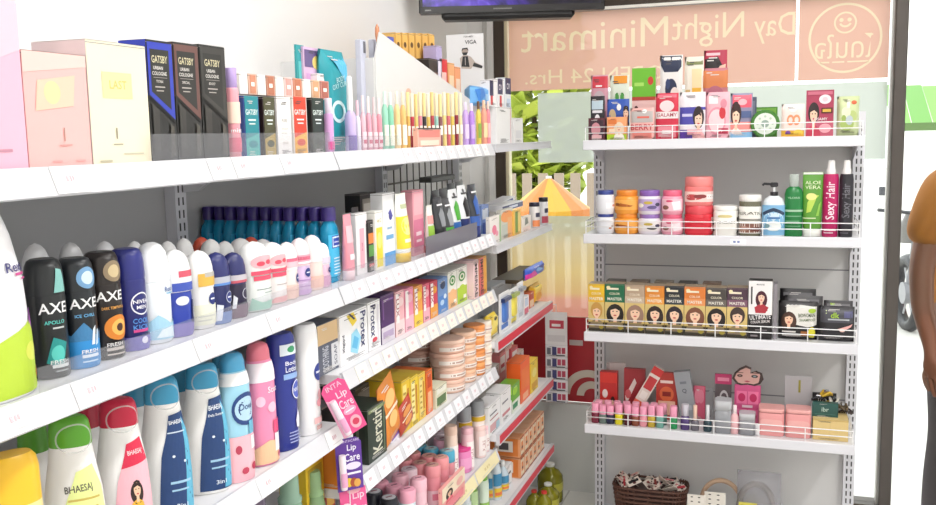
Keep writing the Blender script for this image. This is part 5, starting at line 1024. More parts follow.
clus([(413, 452), (429, 455), (446, 457)], '#ee9aa6', '#ec9a9e', 'salmon pink', '#d8a292', 'salmon pink bottles', where=' of the row before the blue caps')
clus([(419, 445), (431, 448), (447, 450)], '#f0a3ae', '#4fa8c6', 'blue capped pink', '#9fc4c8', 'blue capped pink bottles', where=' of the row before the grey pots')
for px, py, c, lab in ((437, 432, '#cdbcc4', 'grey pink round pot behind the blue caps'), (443, 438, '#e0a8bc', 'mauve pink round pot before the pale bottles')):
    bt(px, py, .13, .026, c, c, lab, None, split=.55, top='#c9b8c0', name='cream_pot')
rl(462, 444, 19, .058, '#ee8cc4', '#d83a86', 'magenta capped pink talc bottle at the shelf edge', None, art=[('r', .2, .2, .8, .7, '#f3a8d2')], split=.86)
b_, w_, h_ = LF(Z['b5'], 440, 462, 470, .02)
o = box_mb(w_, .01, .075, mat('#f2a9a4', .4), [('r', .0, .5, 1, 1, '#f6e2c8'), *portrait(.3, .65, .09, '#2c1c18', top='#e86a7c'), ('e', .75, .7, .14, .14, '#f3b8b0'), ('r', .1, .1, .9, .35, '#ee8a94')], seam=False).build('shelf_talker'); o.location = b_ - Vector((-.026, .05, 0)); o.rotation_euler.z = RL; tag(o, 'peach printed card with small portrait in front of the pink bottles', 'card')
for i, (xc, yt, w) in enumerate(((465, 405, 15), (478, 399, 15))):
    rl(xc, yt, w, .075 - .02 * i, '#f1dfd8', '#9da0a4', ['slim spray can with grey cap and gold collar, nearer one', 'slim spray can with grey cap and gold collar at the shelf end'][i], 'grey capped spray cans', split=.74, capw=.9, art=[('r', .0, .88, 1, .99, '#d8b02c'), ('r', .3, .3, .6, .8, '#f4eceb'), ('t', .6, .5, .2, 'mousse', '#c9a0a0', PI / 2, .4)], name='spray_can', bprof=FLAT)
for i, (xc, yt, w, c, cp) in enumerate(((452, 424, 13, '#f0d6c6', '#eccbb8'), (468, 426, 12, '#f4cfd4', '#eab9c2'), (480, 424, 12, '#f6dcd8', '#f3d2cc'), (485, 424, 9, '#f4d6da', '#efc4cc'))):
    rl(xc, yt, w, .045, c, cp, '%s slim lotion bottle, %s of the four by the shelf end' % (['beige', 'rose', 'cream pink', 'blush'][i], ORD[i]), 'slim lotion bottles by the shelf end', split=.86, art=[('r', .2, .1, .8, .8, '#f8eeec'), ('t', .5, .45, .2, 'PURE', '#c08a8c', PI / 2, .5)])
# sixth shelf, only the last bottles show
for i, (xc, yt, w, c, cp, lab) in enumerate(((455, 493, 18, '#e8eef4', '#2b3c7c', 'white bottle with navy cap under the yellow price strip'), (472, 478, 14, '#bcd8a0', '#8fc24c', 'clear bottle with leaf green cap under the yellow price strip'), (483, 468, 13, '#dfeedd', '#7ab648', 'pale bottle with green cap at the end of the lowest shelf'), (466, 490, 13, '#e3ecef', '#e9eef2', 'white capped bottle beside the navy cap'))):
    rl(xc, yt, w, .05, c, cp, lab, None, z='b6', split=.84, capw=.8, art=[('r', .1, .2, .9, .6, '#9cc86a' if i else '#5c7cc0')], name='mouthwash_bottle')
# ================================================================== FAR BAY: lower red shelves
def pk(x0, x1, yt, c, art, label, sb=.03, d=.02, shelf='cA', name='packet', cat='packet', pil=False, left=(), group=None):
    if pil:
        loc, w, h = LF(Z[shelf], x0, x1, yt, sb); o = pouch_mb(w, h, d, mat(c, .3), art).build(name); o.location = loc; o.rotation_euler.z = RL; return tag(o, label, cat, group)
    return lc(name, label, cat, shelf, x0, x1, yt, sb, d, mat(c, .35), art, left=left, seam=False, group=group)
pk(490, 499, 314, '#f2d23c', [('p', [(.1, .3), (.9, .5), (.8, .95), (.3, .85)], '#f6e27a'), ('e', .6, .8, .15, .08, '#3a3a30'), ('r', .2, .05, .9, .2, '#f8f1d4')], 'yellow packet nearest on the upper red shelf', name='wipes_packet', pil=True, d=.03)
for x0, x1, yt, a, bb, lab, gr in ((500, 509.5, 292, '#4a7ac8', '#2a3c6c', 'white blister card with blue razor', 0), (510, 517.5, 288, '#e8d85a', '#9aa850', 'white blister card with yellow razor', 0), (518, 523.5, 282, '#c8cad2', '#8c8f98', 'white framed blister card with grey clear bubble', 0)):
    loc, w, h = LF(Z['cA'], x0, x1, yt, .03)
    t = empty('razor_card', lab, 'razor', loc, RL, 'razor cards')
    box_mb(w, .003, h, '#f3f2f3', [('r', .1, .08, .9, .92, '#dfe4ea'), ('r', .15, .08, .85, .2, a), ('r', .2, .7, .5, .8, '#d2485a')], seam=False).build('card', t)
    b = MB(); shell(b, [(0, .8), (.1, 1), (.8, 1), (1, .6)], w * .3, .01, h * .25, h * .6, mat(a, .3), 2.2); b.box(-w * .36, w * .36, -.014, .004, h * .78, h * .87, mat(bb, .3)); b.build('razor', t)
pk(524, 529, 296, '#f3eef0', [('r', .1, .1, .9, .4, '#d86a80'), ('r', .2, .5, .8, .9, '#c9d4ea')], 'white and pink packet beyond the razor cards')
pk(529.5, 534, 292, '#d8673c', [('r', .1, .1, .9, .5, '#f0c8a4'), ('r', .1, .55, .9, .9, '#b83a2c')], 'rusty orange carton beside the big yellow pouch', sb=.05, d=.03)
pk(534.5, 543, 284, '#f2b52a', [('p', [(.1, .6), (.9, .7), (.9, .95), (.1, .9)], '#f6d25c'), ('e', .5, .35, .3, .2, '#e89a24')], 'big yellow pouch near the shelf end', sb=.05, d=.04, name='diaper_pouch', pil=True)
for (x0, x1, yt, sb_, lab) in ((492, 512, 282, .12, 'nearer'), (514, 522, 277, .13, 'farther')):
    pk(x0, x1, yt, '#b9bcc0', [('r', .1, .1, .9, .9, '#a4a8ae')], 'grey clear tray behind the razor cards, %s one' % lab, sb=sb_, d=.05, name='plastic_tray', cat='tray')
yq = sY(517, -.12, 1.06); zq = sZ(277, -.12, yq)
o = MB().box(-.16, .2, 0, .1, 0, .014, mat('#5a4a34', .5), ch=.002).box(.05, .2, -.004, .0, 0, .014, '#e8c24a').build('carton_tray'); o.location = (-.07, yq, zq); o.rotation_euler.z = RL; tag(o, 'flat brown carton lying on top of the packets of the upper red shelf', 'box')
zq2 = zq + .0145
loc, w, h = LF(zq2, 529, 546, 265, .03); o = pouch_mb(w, h, .03, '#4a6ad0', [('p', [(0, 0), (.5, .1), (.3, .7), (0, .5)], '#d83c9c'), ('e', .6, .6, .2, .2, '#7ab2ee'), ('p', [(.5, .8), (.9, .9), (.8, .5)], '#2a3a9c')]).build('snack_packet'); o.location = loc; o.rotation_euler.z = RL; tag(o, 'blue and magenta packet on top of the flat brown carton', 'packet')
# middle red shelf
def cB(x0, x1, yt, c, art, label, sb=.03, d=.05, name='medicine_box', left=(), group=None): return lc(name, label, 'box', 'cB', x0, x1, yt, sb, d, mat(c, .35), art, left=left, group=group)
cB(489, 500.5, 402, '#f2f1f2', [('r', .1, .1, .9, .35, '#d8a8ac'), ('r', .1, .65, .7, .7, '#7a7a80'), ('r', .1, .5, .8, .54, '#b06a70'), ('r', .6, .05, .9, .3, '#a8c8d8')], 'white medicine box with pink foot, nearest on the middle red shelf')
cB(501.5, 511, 389, '#f3f2f2', [('r', .1, .2, .9, .3, '#c8848c'), ('r', .1, .6, .7, .66, '#8a8a90')], 'white medicine box with rosy stripe beside the nearest one')
cB(512, 520, 383, '#6fb23c', [('r', .0, .0, 1, .4, '#e8eee0'), ('e', .4, .75, .3, .15, '#a8d84a'), ('r', .1, .1, .7, .3, '#2e8a5a')], 'green and white box with lime top before the orange pack', left=[('r', 0, 0, 1, .5, '#f1f2ee'), ('r', 0, .7, 1, 1, '#b4dc4a')])
cB(521, 530, 359, '#f0632a', [('r', .1, .3, .9, .8, '#f27c40'), ('r', .2, .05, .8, .2, '#f7b48c')], 'tall orange pack standing on the middle red shelf', name='tissue_pack')
cB(531, 538, 360, '#f0cd3a', [('e', .5, .6, .3, .15, '#f6e68c'), ('r', .1, .1, .9, .3, '#d8a02a')], 'yellow pack beyond the tall orange one', name='snack_pack')
for i, (x0, x1, yt, c, sb) in enumerate(((500, 506, 352, '#e98a8c', .14), (506, 512, 346, '#f0c8c0', .14), (512, 518, 347, '#e2646a', .13), (518, 524, 351, '#f3dcd6', .12), (495, 500, 365, '#e6e2dc', .13))):
    cB(x0, x1, yt, c, [('r', .1, .5, .9, .9, '#f6e9e6'), ('r', .2, .6, .8, .7, '#c84a54'), ('r', .2, .1, .8, .3, '#d87a80')], '%s medicine carton, %s at the back of the middle red shelf' % (['coral', 'pale pink', 'red', 'cream pink', 'ivory'][i], ORD[i]), sb=sb, d=.03, group='cartons at the back of the middle red shelf')
cB(489, 497, 378, '#e4e0da', [('r', .1, .3, .9, .7, '#6a5a48')], 'cream carton with brown patch at the back under the nearest price strip', sb=.15, d=.04)
# lower red shelf: two tiers of orange boxes and bottles
for tier in range(2):
    zz = Z['cC'] + tier * .073
    for i in range(6):
        y = 2.98 + i * .056
        o = box_mb(.05, .13, .07, mat('#e8a070' if i < 1 else '#eebb98', .4), [('r', .1, .1, .9, .9, '#f3dcc0'), ('r', .25, .3, .75, .75, '#e48a4c'), ('r', .3, .4, .7, .5, '#6a3a24'), ('r', 0, 0, 1, .06, '#b4552a'), ('r', 0, .94, 1, 1, '#b4552a')], left=[('r', .06, .06, .94, .94, '#e0803c'), ('r', .3, .25, .8, .8, '#f0e6dc'), ('r', .42, .35, .68, .7, '#5a5458')]).build('balm_box')
        o.location = (-.03, y, zz); o.rotation_euler.z = RL; tag(o, 'orange balm box, %s in the %s tier of the lowest red shelf' % (ORD[i], ['lower', 'upper'][tier]), 'box', 'orange balm boxes')
for i, (px, yt, w, c, cp, lab) in enumerate(((496, 447, 9, '#dfe9ee', '#f2f3f2', 'clear bottle with white cap and blue label before the orange boxes'), (490, 455, 10, '#d8e6dc', '#c9a86a', 'clear bottle with tan cap and blue label'), (503, 459, 9, '#d3e2ec', '#f4f4f2', 'clear bottle with white nozzle close to the orange boxes'))):
    lb('alcohol_bottle', lab, 'bottle', 'cC', px, w * 1.25, yt, .06 + .02 * (i % 2), mat(c, .15, glass=.2), mat(cp, .35), split=.8, bprof=[(0, .92), (.03, 1), (.7, 1), (.85, .7), (1, .34)], capw=.36, art=[('r', .1, .35, .9, .65, '#3f88b0'), ('r', .15, .08, .85, .3, '#e8c23c'), ('r', .2, .12, .8, .2, '#e8744a')])
lc('cream_box', 'small white carton with black mark between bottle and orange boxes', 'box', 'cC', 506, 512, 465, .05, .03, '#f1efee', [('r', .2, .55, .8, .65, '#2a2a2a')])
# cooking oil bottles at the end of the gondola
OIL = mat('#8f8a1e', .1, glass=.15)
def oil(x, y, r, h, cap, label):
    t = empty('oil_bottle', label, 'bottle', (x, y, 0), RL, 'oil bottles on the floor')
    b = MB(); shell(b, [(0, .94), (.02, 1), (.2, 1), (.3, .96), (.55, 1), (.72, .98), (.84, .74), (.93, .38), (1, .32)], r, r, 0, h * .93, OIL, 2.4, [('r', .15, .32, .85, .58, '#c9c24a')]); b.build('body', t)
    c = MB(); shell(c, FLAT, r * .36, r * .36, h * .925, h * .075, mat(cap, .35), 2); c.build('cap', t)
def oilp(px, py, y, r, cap, label):
    hz_ = .0
    p_ = on(px, py, 1, y); oil(p_.x, y, r, p_.z, cap, label)
oilp(550, 463, 3.46, .05, '#f3f2ec', 'large olive yellow oil bottle with white cap standing on the floor')
oilp(548, 483, 3.34, .042, '#f3f2ec', 'olive oil bottle with white cap before the large one')
oilp(544, 491, 3.24, .03, '#d8372c', 'small oil bottle with red cap before the white capped ones')
oilp(534, 490, 3.25, .03, '#d8372c', 'small oil bottle with red cap farther under the red shelf')
# sheet of sachets hanging at the end of the far bay
sx0, sx1 = sX(545, 3.45, .8), sX(567, 3.45, .8)
zt_, zb_ = on(556, 312, 1, 3.45).z, on(550, 402, 1, 3.45).z
hs = empty('sachet_strip', 'white strip of medicine sachets hanging at the end of the far bay', 'sachet strip', ((sx0 + sx1) / 2, 3.45, zt_)); W_ = sx1 - sx0; H_ = zt_ - zb_
b = MB().box(-W_ / 2, W_ / 2, -.001, .001, -H_ * .36, 0, '#ece9ea'); b.art([('r', .2, .5, .85, .75, '#c8485a'), ('r', .3, .56, .7, .64, '#f6ecec'), ('r', .1, .1, .9, .3, '#dcd8da')], face_surf((-W_ / 2, -.001, -H_ * .36), (W_, 0, 0), (0, 0, H_ * .36), (0, -1, 0)), W_, H_ * .36); b.build('header_card', hs)
for i in range(5):
    z0 = -H_ * (.36 + .128 * (i + 1)); h0 = H_ * .12
    b = MB(); pouch_mb(W_, h0, .008, '#e9e7ea', [('r', .08, .2, .26, .8, '#7a7c86'), ('r', .32, .15, .52, .9, '#4a4a7c'), ('r', .56, .3, .72, .85, '#c0506a'), ('r', .76, .3, .92, .85, '#b8465c'), ('r', .5, .08, .9, .18, '#3a3a3e')], b); b.v = [(x, y - .004, z + z0) for x, y, z in b.v]; b.build('sachet', hs)
MB().box(-W_ / 2, W_ / 2, .0008, .0016, -H_, -.01, '#dedbdd').tube([(0, .002, -.01), (0, .001, .03), (-.05, -.01, .03)], .0015, '#c9c9cc').build('backing_strip', hs)
# ================================================================== WINDOW SHELF UNIT
def bx(name, label, cat, s, x0, x1, yt, dy, d, base, art=(), group=None, rz=0., lean=0., seam=False, z=None, left=(), top=()):
    loc, w, h = BF(Z[s] if z is None else z, x0, x1, yt, YF + dy)
    o = box_mb(w, d, h, mat(base, .38), art, seam=seam, left=left, top=top).build(name); o.location = loc; o.rotation_euler = (lean, 0, rz); return tag(o, label, cat, group)
def bp(name, label, cat, s, x0, x1, yt, dy, d, base, art=(), group=None, z=None, lean=0., ry=0.):
    loc, w, h = BF(Z[s] if z is None else z, x0, x1, yt, YF + dy)
    o = pouch_mb(w, h, d, mat(base, .35), art).build(name); o.location = loc; o.rotation_euler = (lean, ry, 0); return tag(o, label, cat, group)
def br(name, label, cat, s, xc, wpx, yt, dy, body, cap, k=1., z=None, **kw):
    loc, w, h = BF(Z[s] if z is None else z, xc - wpx / 2, xc + wpx / 2, yt, YF + dy); hw = w / 2
    return bottle(name, label, cat, loc, 0, hw, hw * k, h, mat(body, .3) if isinstance(body, str) else body, mat(cap, .32) if isinstance(cap, str) else cap, **kw)
S1 = .03
hole = [('e', .5, .9, .1, .035, '#f6f2ee')]
# ---- top shelf
tr_ = bx('counter_tray', 'low maroon display tray at the end of the top window shelf', 'tray', 'd1', 588.5, 605, 118, S1, .12, '#5a2632', [('r', .1, .15, .9, .9, '#3a2430'), ('e', .45, .5, .28, .3, '#c98a94'), ('r', .2, .1, .8, .25, '#e8b8bc')])
zt1 = Z['d1'] + .058
bp('false_lash_card', 'black hair clip card with white flower standing in the maroon tray', 'card', 'd1', 590.5, 604.5, 96, S1 + .05, .012, '#2a262c', [('r', .1, .7, .9, .9, '#bcd0dc'), ('e', .5, .45, .2, .14, '#f0eef0'), ('r', .1, .15, .9, .3, '#8c8890'), ('r', .15, .62, .85, .68, '#e8e6ea')])
bp('mask_packet', 'pink and grey packet with red head behind the black clip card', 'packet', 'd1', 591, 608, 75, S1 + .11, .012, '#d59cac', [('r', .1, .8, .98, .98, '#d03a4a'), ('e', .5, .6, .36, .16, '#c9b4bc'), ('e', .5, .6, .24, .09, '#e9cfd8'), ('r', .3, .82, .66, .95, '#f4eeee'), ('r', .1, .3, .9, .45, '#b87a8c')])
bx('sheet_mask_box', 'orange and lime face mask packet at the front of the top window shelf', 'packet', 'd1', 607, 626.5, 117, S1, .03, '#f2a672', [('r', .0, .0, 1, .26, '#b4d42e'), *portrait(.62, .55, .16, '#e9d2b8', '#f4d2b6', '#f6f0e6'), ('r', .06, .7, .5, .9, '#e07a3c'), ('r', .1, .35, .4, .5, '#f8dcc0')])
bp('mask_packet', 'blue face mask packet behind the orange and lime one', 'packet', 'd1', 607, 629, 99, S1 + .05, .012, '#2f56b4', [('r', .0, .4, 1, .62, '#274a9c'), ('e', .25, .6, .16, .16, '#c9b48c'), *portrait(.86, .66, .12, '#221a1c', '#f2cdb2'), ('r', .35, .15, .9, .3, '#9fb6e0'), ('e', .55, .8, .1, .08, '#f2f4f8')])
bp('mask_packet', 'white and green packet with cucumber eyes and orange head', 'packet', 'd1', 610, 629, 75, S1 + .11, .012, '#dfe6d6', [('r', .2, .87, .9, .99, '#e8962e'), ('e', .38, .66, .12, .07, '#3f8a3a'), ('e', .64, .66, .12, .07, '#3f8a3a'), ('e', .5, .52, .4, .2, '#cfdcc4'), ('e', .38, .66, .1, .055, '#4f9c44'), ('e', .64, .66, .1, .055, '#4f9c44'), ('r', .2, .3, .85, .42, '#8db48a')])
bp('mask_packet', 'pink packet with grey arch and red lettering at the front beside the lime one', 'packet', 'd1', 630, 654, 108, S1, .014, '#ecb4ae', [('r', .05, .55, .95, .9, '#b8b0ae'), ('t', .5, .4, .18, 'BERRY', '#c43c48'), ('r', .1, .05, .9, .25, '#e88a80'), ('r', .3, .68, .8, .74, '#e06a5a'), ('e', .6, .9, .1, .07, '#f5f1ee')])
bx('soap_carton', 'bright green carton with red band standing high behind the pink packets', 'box', 'd1', 632, 655.5, 68, S1 + .12, .03, '#f1c6c2', [('r', .0, .6, 1, 1, '#6dbb2e'), ('r', .0, .55, 1, .6, '#b8402e'), ('e', .78, .82, .12, .06, '#c8402e'), ('r', .1, .75, .5, .8, '#a6da62'), ('r', .5, .2, .9, .34, '#bcd68a'), *portrait(.18, .22, .12, '#5a2a24', '#f2cbb0', '#f6e0dc')])
bp('mask_packet', 'red and white packet with pale ribbon at the front of the top window shelf', 'packet', 'd1', 655.5, 678, 93, S1 + .01, .014, '#cf2f48', [('r', .0, .45, 1, .6, '#e7dcdc'), ('e', .5, .72, .32, .12, '#f0d4d6'), ('r', .1, .05, .9, .28, '#e8909c'), ('t', .5, .53, .08, 'GALAMY', '#b04a5a'), ('r', .08, .9, .92, .97, '#e06a7c'), ('r', .3, .12, .7, .2, '#f6e6e6')])
bp('sunscreen_packet', 'tall white packet with navy head and navy flower print', 'packet', 'd1', 659.5, 682, 55, S1 + .12, .014, '#eeece9', [('p', [(.05, .99), (.95, .99), (.95, .86), (.8, .8), (.2, .8), (.05, .88)], '#222c4a'), ('e', .5, .6, .26, .12, '#1f2a4c'), ('e', .66, .52, .2, .1, '#f1e4de'), ('e', .42, .48, .12, .06, '#2c3658'), ('e', .36, .66, .1, .06, '#30406c'), ('r', .1, .3, .6, .34, '#8c8f9c')])
bp('mask_packet', 'white and violet packet with smiling face at the front', 'packet', 'd1', 679.5, 705, 92, S1 + .01, .014, '#ece4ea', [('r', .0, .3, .6, .62, '#4a46a4'), ('r', .0, .0, .5, .2, '#5a3aa0'), ('r', .0, .62, 1, .68, '#4a46a4'), *portrait(.74, .42, .16, '#2a1c20', '#f4cdb6', '#f0b8b8', long=False), ('r', .1, .48, .5, .54, '#c9c6e8'), ('e', .5, .74, .1, .06, '#ffffff'), ('r', .3, .08, .9, .2, '#e8a2ae')])
bp('sunscreen_packet', 'white packet with yellow tube print and olive head strip', 'packet', 'd1', 684, 703, 56.5, S1 + .12, .012, '#efe8da', [('r', .1, .9, .95, .96, '#7c8452'), ('p', [(.42, .3), (.82, .3), (.88, .62), (.4, .62)], '#f2b93c'), ('p', [(.4, .62), (.88, .62), (.9, .85), (.38, .85)], '#f6dfb0'), ('r', .06, .3, .3, .6, '#d9b77a')])
bp('mask_packet', 'pink packet with strawberry print at the front', 'packet', 'd1', 706, 729, 92, S1 + .01, .014, '#efb5c0', [('e', .45, .38, .4, .3, '#e695a6'), ('e', .45, .38, .34, .25, '#f3cfd4'), ('e', .7, .55, .14, .13, '#c8303c'), ('r', .1, .75, .5, .92, '#f7e8ea'), ('e', .75, .75, .14, .1, '#d98a9a'), ('r', .5, .1, .95, .22, '#b8304c')])
bp('mask_packet', 'dusky pink and orange packet high behind the strawberry packet', 'packet', 'd1', 702, 727, 68, S1 + .12, .012, '#c77a86', [('r', .0, .72, 1, .97, '#d9824e'), ('e', .5, .55, .4, .2, '#b8687c'), ('e', .6, .6, .1, .06, '#f4e6e6'), *portrait(.74, .2, .12, '#2a1a1c', '#f3cab0', '#d8536a', long=False), ('r', .08, .05, .5, .12, '#b8304a'), ('r', .08, .3, .4, .44, '#a85a80')])
zz1 = sZ(67.5, sX(714, YF + S1 + .126, 1.6), YF + S1 + .126)
bp('mask_packet', 'crimson and black packet with pale hand, topmost behind the dusky pink one', 'packet', 'd1', 703, 726, 50, S1 + .135, .012, '#b5304c', [('p', [(.05, .62), (.05, .9), (.6, .93), (.95, .75), (.95, .62)], '#241c20'), ('p', [(.3, .66), (.9, .68), (.95, .84), (.7, .82)], '#e9c2ae'), ('r', .1, .94, .7, .97, '#f0c0c8')])
bp('mask_packet', 'coral headed packet with young face and blue foot', 'packet', 'd1', 730, 752, 93, S1 + .01, .014, '#8f8aa6', [('r', .1, .68, .95, .97, '#ee5a70'), ('r', .0, .0, 1, .14, '#8fc4ea'), ('r', .0, .14, 1, .36, '#f0928c'), *portrait(.26, .5, .18, '#3a2220', '#f4cdb2', '#f6e4e0', long=False), ('r', .5, .45, .95, .6, '#50608c'), ('e', .55, .8, .2, .07, '#f8b4bc')])
bx('box_of_masks', 'dark grey blue carton behind the coral headed packet', 'box', 'd1', 741, 756, 97, S1 + .1, .02, '#5c6478', [('r', .1, .1, .9, .9, '#7c8498')])
jt = jar('aloe_gel_tub', 'green aloe gel tub standing on its side with white round label', 'tub', Vector((0, 0, 0)), .044, .05, mat('#4d8a34', .3), mat('#3f7a2c', .3), (), .3, None, 2, .98)
l_, w_, h_ = BF(Z['d1'], 751, 779, 105, YF + S1 + .02); jt.location = (l_.x, YF + S1 + .052, Z['d1'] + .0442); jt.rotation_euler = (PI / 2, 0, 0)
lab_ = MB()
for k in range(1): lab_.loft([ring(.034, .034, .0502, 2, 28), ring(.034, .034, .0508, 2, 28)], mat('#dfe7dc', .4)); lab_.loft([ring(.012, .012, .0509, 2, 20), ring(.012, .012, .0513, 2, 20)], mat('#8fa498', .4))
for k in range(8):
    a = k * PI / 4; lab_.loft([ring(.004, .004, .0509, 2, 8, cx=.023 * math.cos(a), cy=.023 * math.sin(a)), ring(.004, .004, .0512, 2, 8, cx=.023 * math.cos(a), cy=.023 * math.sin(a))], mat('#b8cab8', .4))
lab_.build('round_label', jt)
bx('carton_header', 'green header card standing behind the round aloe tub', 'card', 'd1', 753, 777, 107, S1 + .11, .012, '#4f8f2e', [('r', .05, .7, .95, .95, '#7cb648')])
bp('mask_packet', 'white and peach packet with round flower prints beside the aloe tub', 'packet', 'd1', 781, 804, 104, S1 + .01, .014, '#f3dcd6', [('o', .4, .52, .16, .16, .45, '#ee9468'), ('o', .66, .52, .16, .16, .45, '#ee9468'), ('r', .0, .0, 1, .2, '#e9b43c'), ('e', .3, .12, .12, .08, '#7a4aa0'), ('e', .75, .14, .2, .09, '#f2cf52'), ('e', .5, .86, .18, .1, '#f8f2f0')])
bx('hair_mask_box', 'wine red packet with dark haired woman and white flower', 'packet', 'd1', 805.5, 833, 90, S1 + .015, .02, '#a83a56', [('r', .0, .0, 1, .3, '#c25a70'), *portrait(.28, .48, .15, '#2a1a1c', '#efc6aa', '#c43a54', long=False), ('r', .55, .5, .96, .62, '#5a2a20'), ('r', .6, .53, .9, .59, '#d8b04a'), ('e', .68, .8, .22, .1, '#f1dfe4'), ('e', .68, .8, .1, .05, '#e8c4cc'), ('e', .7, .18, .22, .1, '#e9a2ae'), ('r', .05, .9, .95, .97, '#c86a80'), ('t', .5, .38, .06, 'LOSAMY', '#f2dfe2')])
bp('soap_pouch', 'clear green pouch of soap pieces at the window side end', 'pouch', 'd1', 836.5, 859, 96, S1 + .01, .05, '#cdd9a6', [('e', .45, .3, .3, .16, '#a9bf6a'), ('e', .68, .5, .2, .14, '#b9c980'), ('e', .4, .6, .2, .14, '#dfe6c4'), ('e', .74, .84, .12, .05, '#d2653c'), ('r', .42, .7, .56, .97, '#eef0dc'), ('e', .55, .4, .16, .12, '#b8c4c8'), ('e', .3, .45, .1, .08, '#9ab05a')])
# ---- second shelf: jars
S2 = .045
def bjar(xc, wpx, yt, z, body, lid, art, label, lidf=.24, group=None, bprof=None, n=2.4, neck=.84):
    loc, w, h = BF(z, xc - wpx / 2, xc + wpx / 2, yt, YF + .03); loc.y += w / 2 - .008; w *= 1.012
    return jar('hair_treatment_jar', label, 'jar', loc, w / 2, h, mat(body, .25), mat(lid, .3), art, lidf, group, n, neck, bprof)
Q = [(0, .84), (.07, .97), (.25, 1), (.7, 1), (.88, .93), (1, .84)]
hL = sZ(214, .2, YF + S2) - Z['d2']; zU = Z['d2'] + hL + .001
wl = [('r', .2, .2, .8, .7, '#eceef4'), ('e', .7, .35, .06, .05, '#c87a5a'), ('e', .78, .45, .05, .05, '#8a6a5a')]
for lo in (True, False):
    z = Z['d2'] if lo else zU; yt = 213.5 if lo else 190.5; w = 'lower' if lo else 'upper'
    bjar(604.5, 18, yt, z, '#e9eaf0', '#3a4a94', wl if lo else [('r', .55, .3, .95, .6, '#f4f4f8'), ('e', .85, .45, .06, .06, '#d88a7a')], 'white jar with navy lid, %s one of its pair' % w, .18)
    bjar(625.5, 24, yt, z, '#f3a03c', '#f0922e' if lo else '#e88a2e', [('r', .1, .25, .9, .8, '#f5ae52'), ('p', [(.2, .5), (.4, .62), (.7, .48), (.85, .56), (.6, .42), (.3, .44)], '#b05a1c'), ('e', .3, .55, .08, .08, '#8a4a1c')], 'orange hair treatment jar, %s one of its pair' % w)
    bjar(648.5, 23, yt, z, '#e9e2ec', '#8a62b4' if not lo else '#9a78be', [('r', .15, .2, .9, .85, '#b9a4d0' if not lo else '#efe9ea'), ('e', .3, .5, .1, .12, '#f4f0e4'), ('e', .6, .4, .12, .1, '#6a5a8c' if not lo else '#5a5450'), ('e', .5, .65, .1, .08, '#c9b04a'), ('e', .75, .55, .08, .1, '#4a4660')], 'white jar with violet lid and flower print, %s one of its pair' % w)
    bjar(671.5, 22, yt, z, '#eea0b4', '#e66a88', [('r', .2, .2, .85, .85, '#f5c4d0'), ('p', [(.55, .25), (.8, .3), (.75, .75), (.5, .7)], '#f7eef2'), ('e', .35, .4, .1, .12, '#8c5a50'), ('e', .45, .75, .08, .06, '#d84a70')], 'pink jar with rose lid, %s one of its pair' % w)
R2 = [(0, .95), (.05, 1), (.95, 1), (1, .98)]
zb2 = Z['d2']; hR = sZ(205.5, .5, YF + S2) - zb2
bjar(698, 28, 205.5, zb2, '#d82f3e', '#e0505a', [('r', .0, .1, 1, .8, '#d6283a'), ('r', .82, .2, .98, .85, '#f3d8d6'), ('r', .1, .3, .6, .36, '#ee7a80')], 'big red jar under the coral one', .3, None, R2, 3, .97)
bjar(698, 28, 177, zb2 + hR + .001, '#ee7e7c', '#ef8b88', [('r', .12, .2, .98, .75, '#f2d2cc'), ('e', .4, .45, .16, .16, '#c44a4e'), ('e', .55, .5, .1, .1, '#8a3a3c'), ('r', .66, .35, .95, .6, '#f4ecea'), ('r', .7, .45, .9, .5, '#9a5a58')], 'big coral jar stacked on the red one', .34, None, R2, 3, .97)
bjar(725, 25, 206, zb2, '#f2f0ea', '#f4f3ef', [('r', .2, .3, .8, .75, '#f6f4ee'), ('e', .5, .8, .14, .06, '#d8c88a'), ('t', .5, .55, .1, 'AVOCADO', '#5a5a52', 0, .5), ('p', [(.05, .65), (.25, .55), (.2, .4), (.08, .45)], '#2e2c2a'), ('p', [(.8, .75), (.98, .8), (.95, .55), (.82, .6)], '#2e2c2a'), ('p', [(.1, .1), (.25, .2), (.2, .3)], '#3a3836'), ('p', [(.78, .08), (.95, .12), (.85, .25)], '#3a3836')], 'white tub with black leaf print in the middle of the jar shelf', .18, None, R2, 3, .98)
bjar(749.5, 22, 195, zb2, '#6c6a58', '#f1f0ec', [('r', .05, .08, .95, .86, '#efece6'), ('r', .08, .1, .92, .36, '#8a5a4c'), ('e', .35, .22, .16, .08, '#b08a7a'), ('e', .65, .2, .16, .07, '#6a3a34'), ('t', .5, .66, .09, 'KERATIN', '#66645c', 0, .6), ('r', .15, .44, .85, .5, '#8c8a82'), ('p', [(.08, .6), (.2, .66), (.14, .78)], '#3a3836'), ('p', [(.82, .62), (.94, .7), (.9, .5)], '#3a3836')], 'taller jar with white lid and brown food print', .16, None, R2, 3.4, .98)
def pump(t):
    r = .011; loc_z = PUMPZ
    b = MB().tube([(0, 0, loc_z), (0, 0, loc_z + .012)], .0125, mat('#2c2c30', .3), 14).tube([(0, 0, loc_z + .01), (0, 0, loc_z + .03)], .0045, mat('#e4e6e8', .3), 10)
    b.box(-.012, .012, -.009, .009, loc_z + .028, loc_z + .042, mat('#2c2c30', .3), ch=.003).tube([(-.005, 0, loc_z + .036), (-.03, 0, loc_z + .038), (-.036, 0, loc_z + .033)], .004, mat('#2c2c30', .3), 8)
    b.build('pump', t)
loc, w, h = BF(zb2, 762, 784.5, 195.5, YF + S2); PUMPZ = h
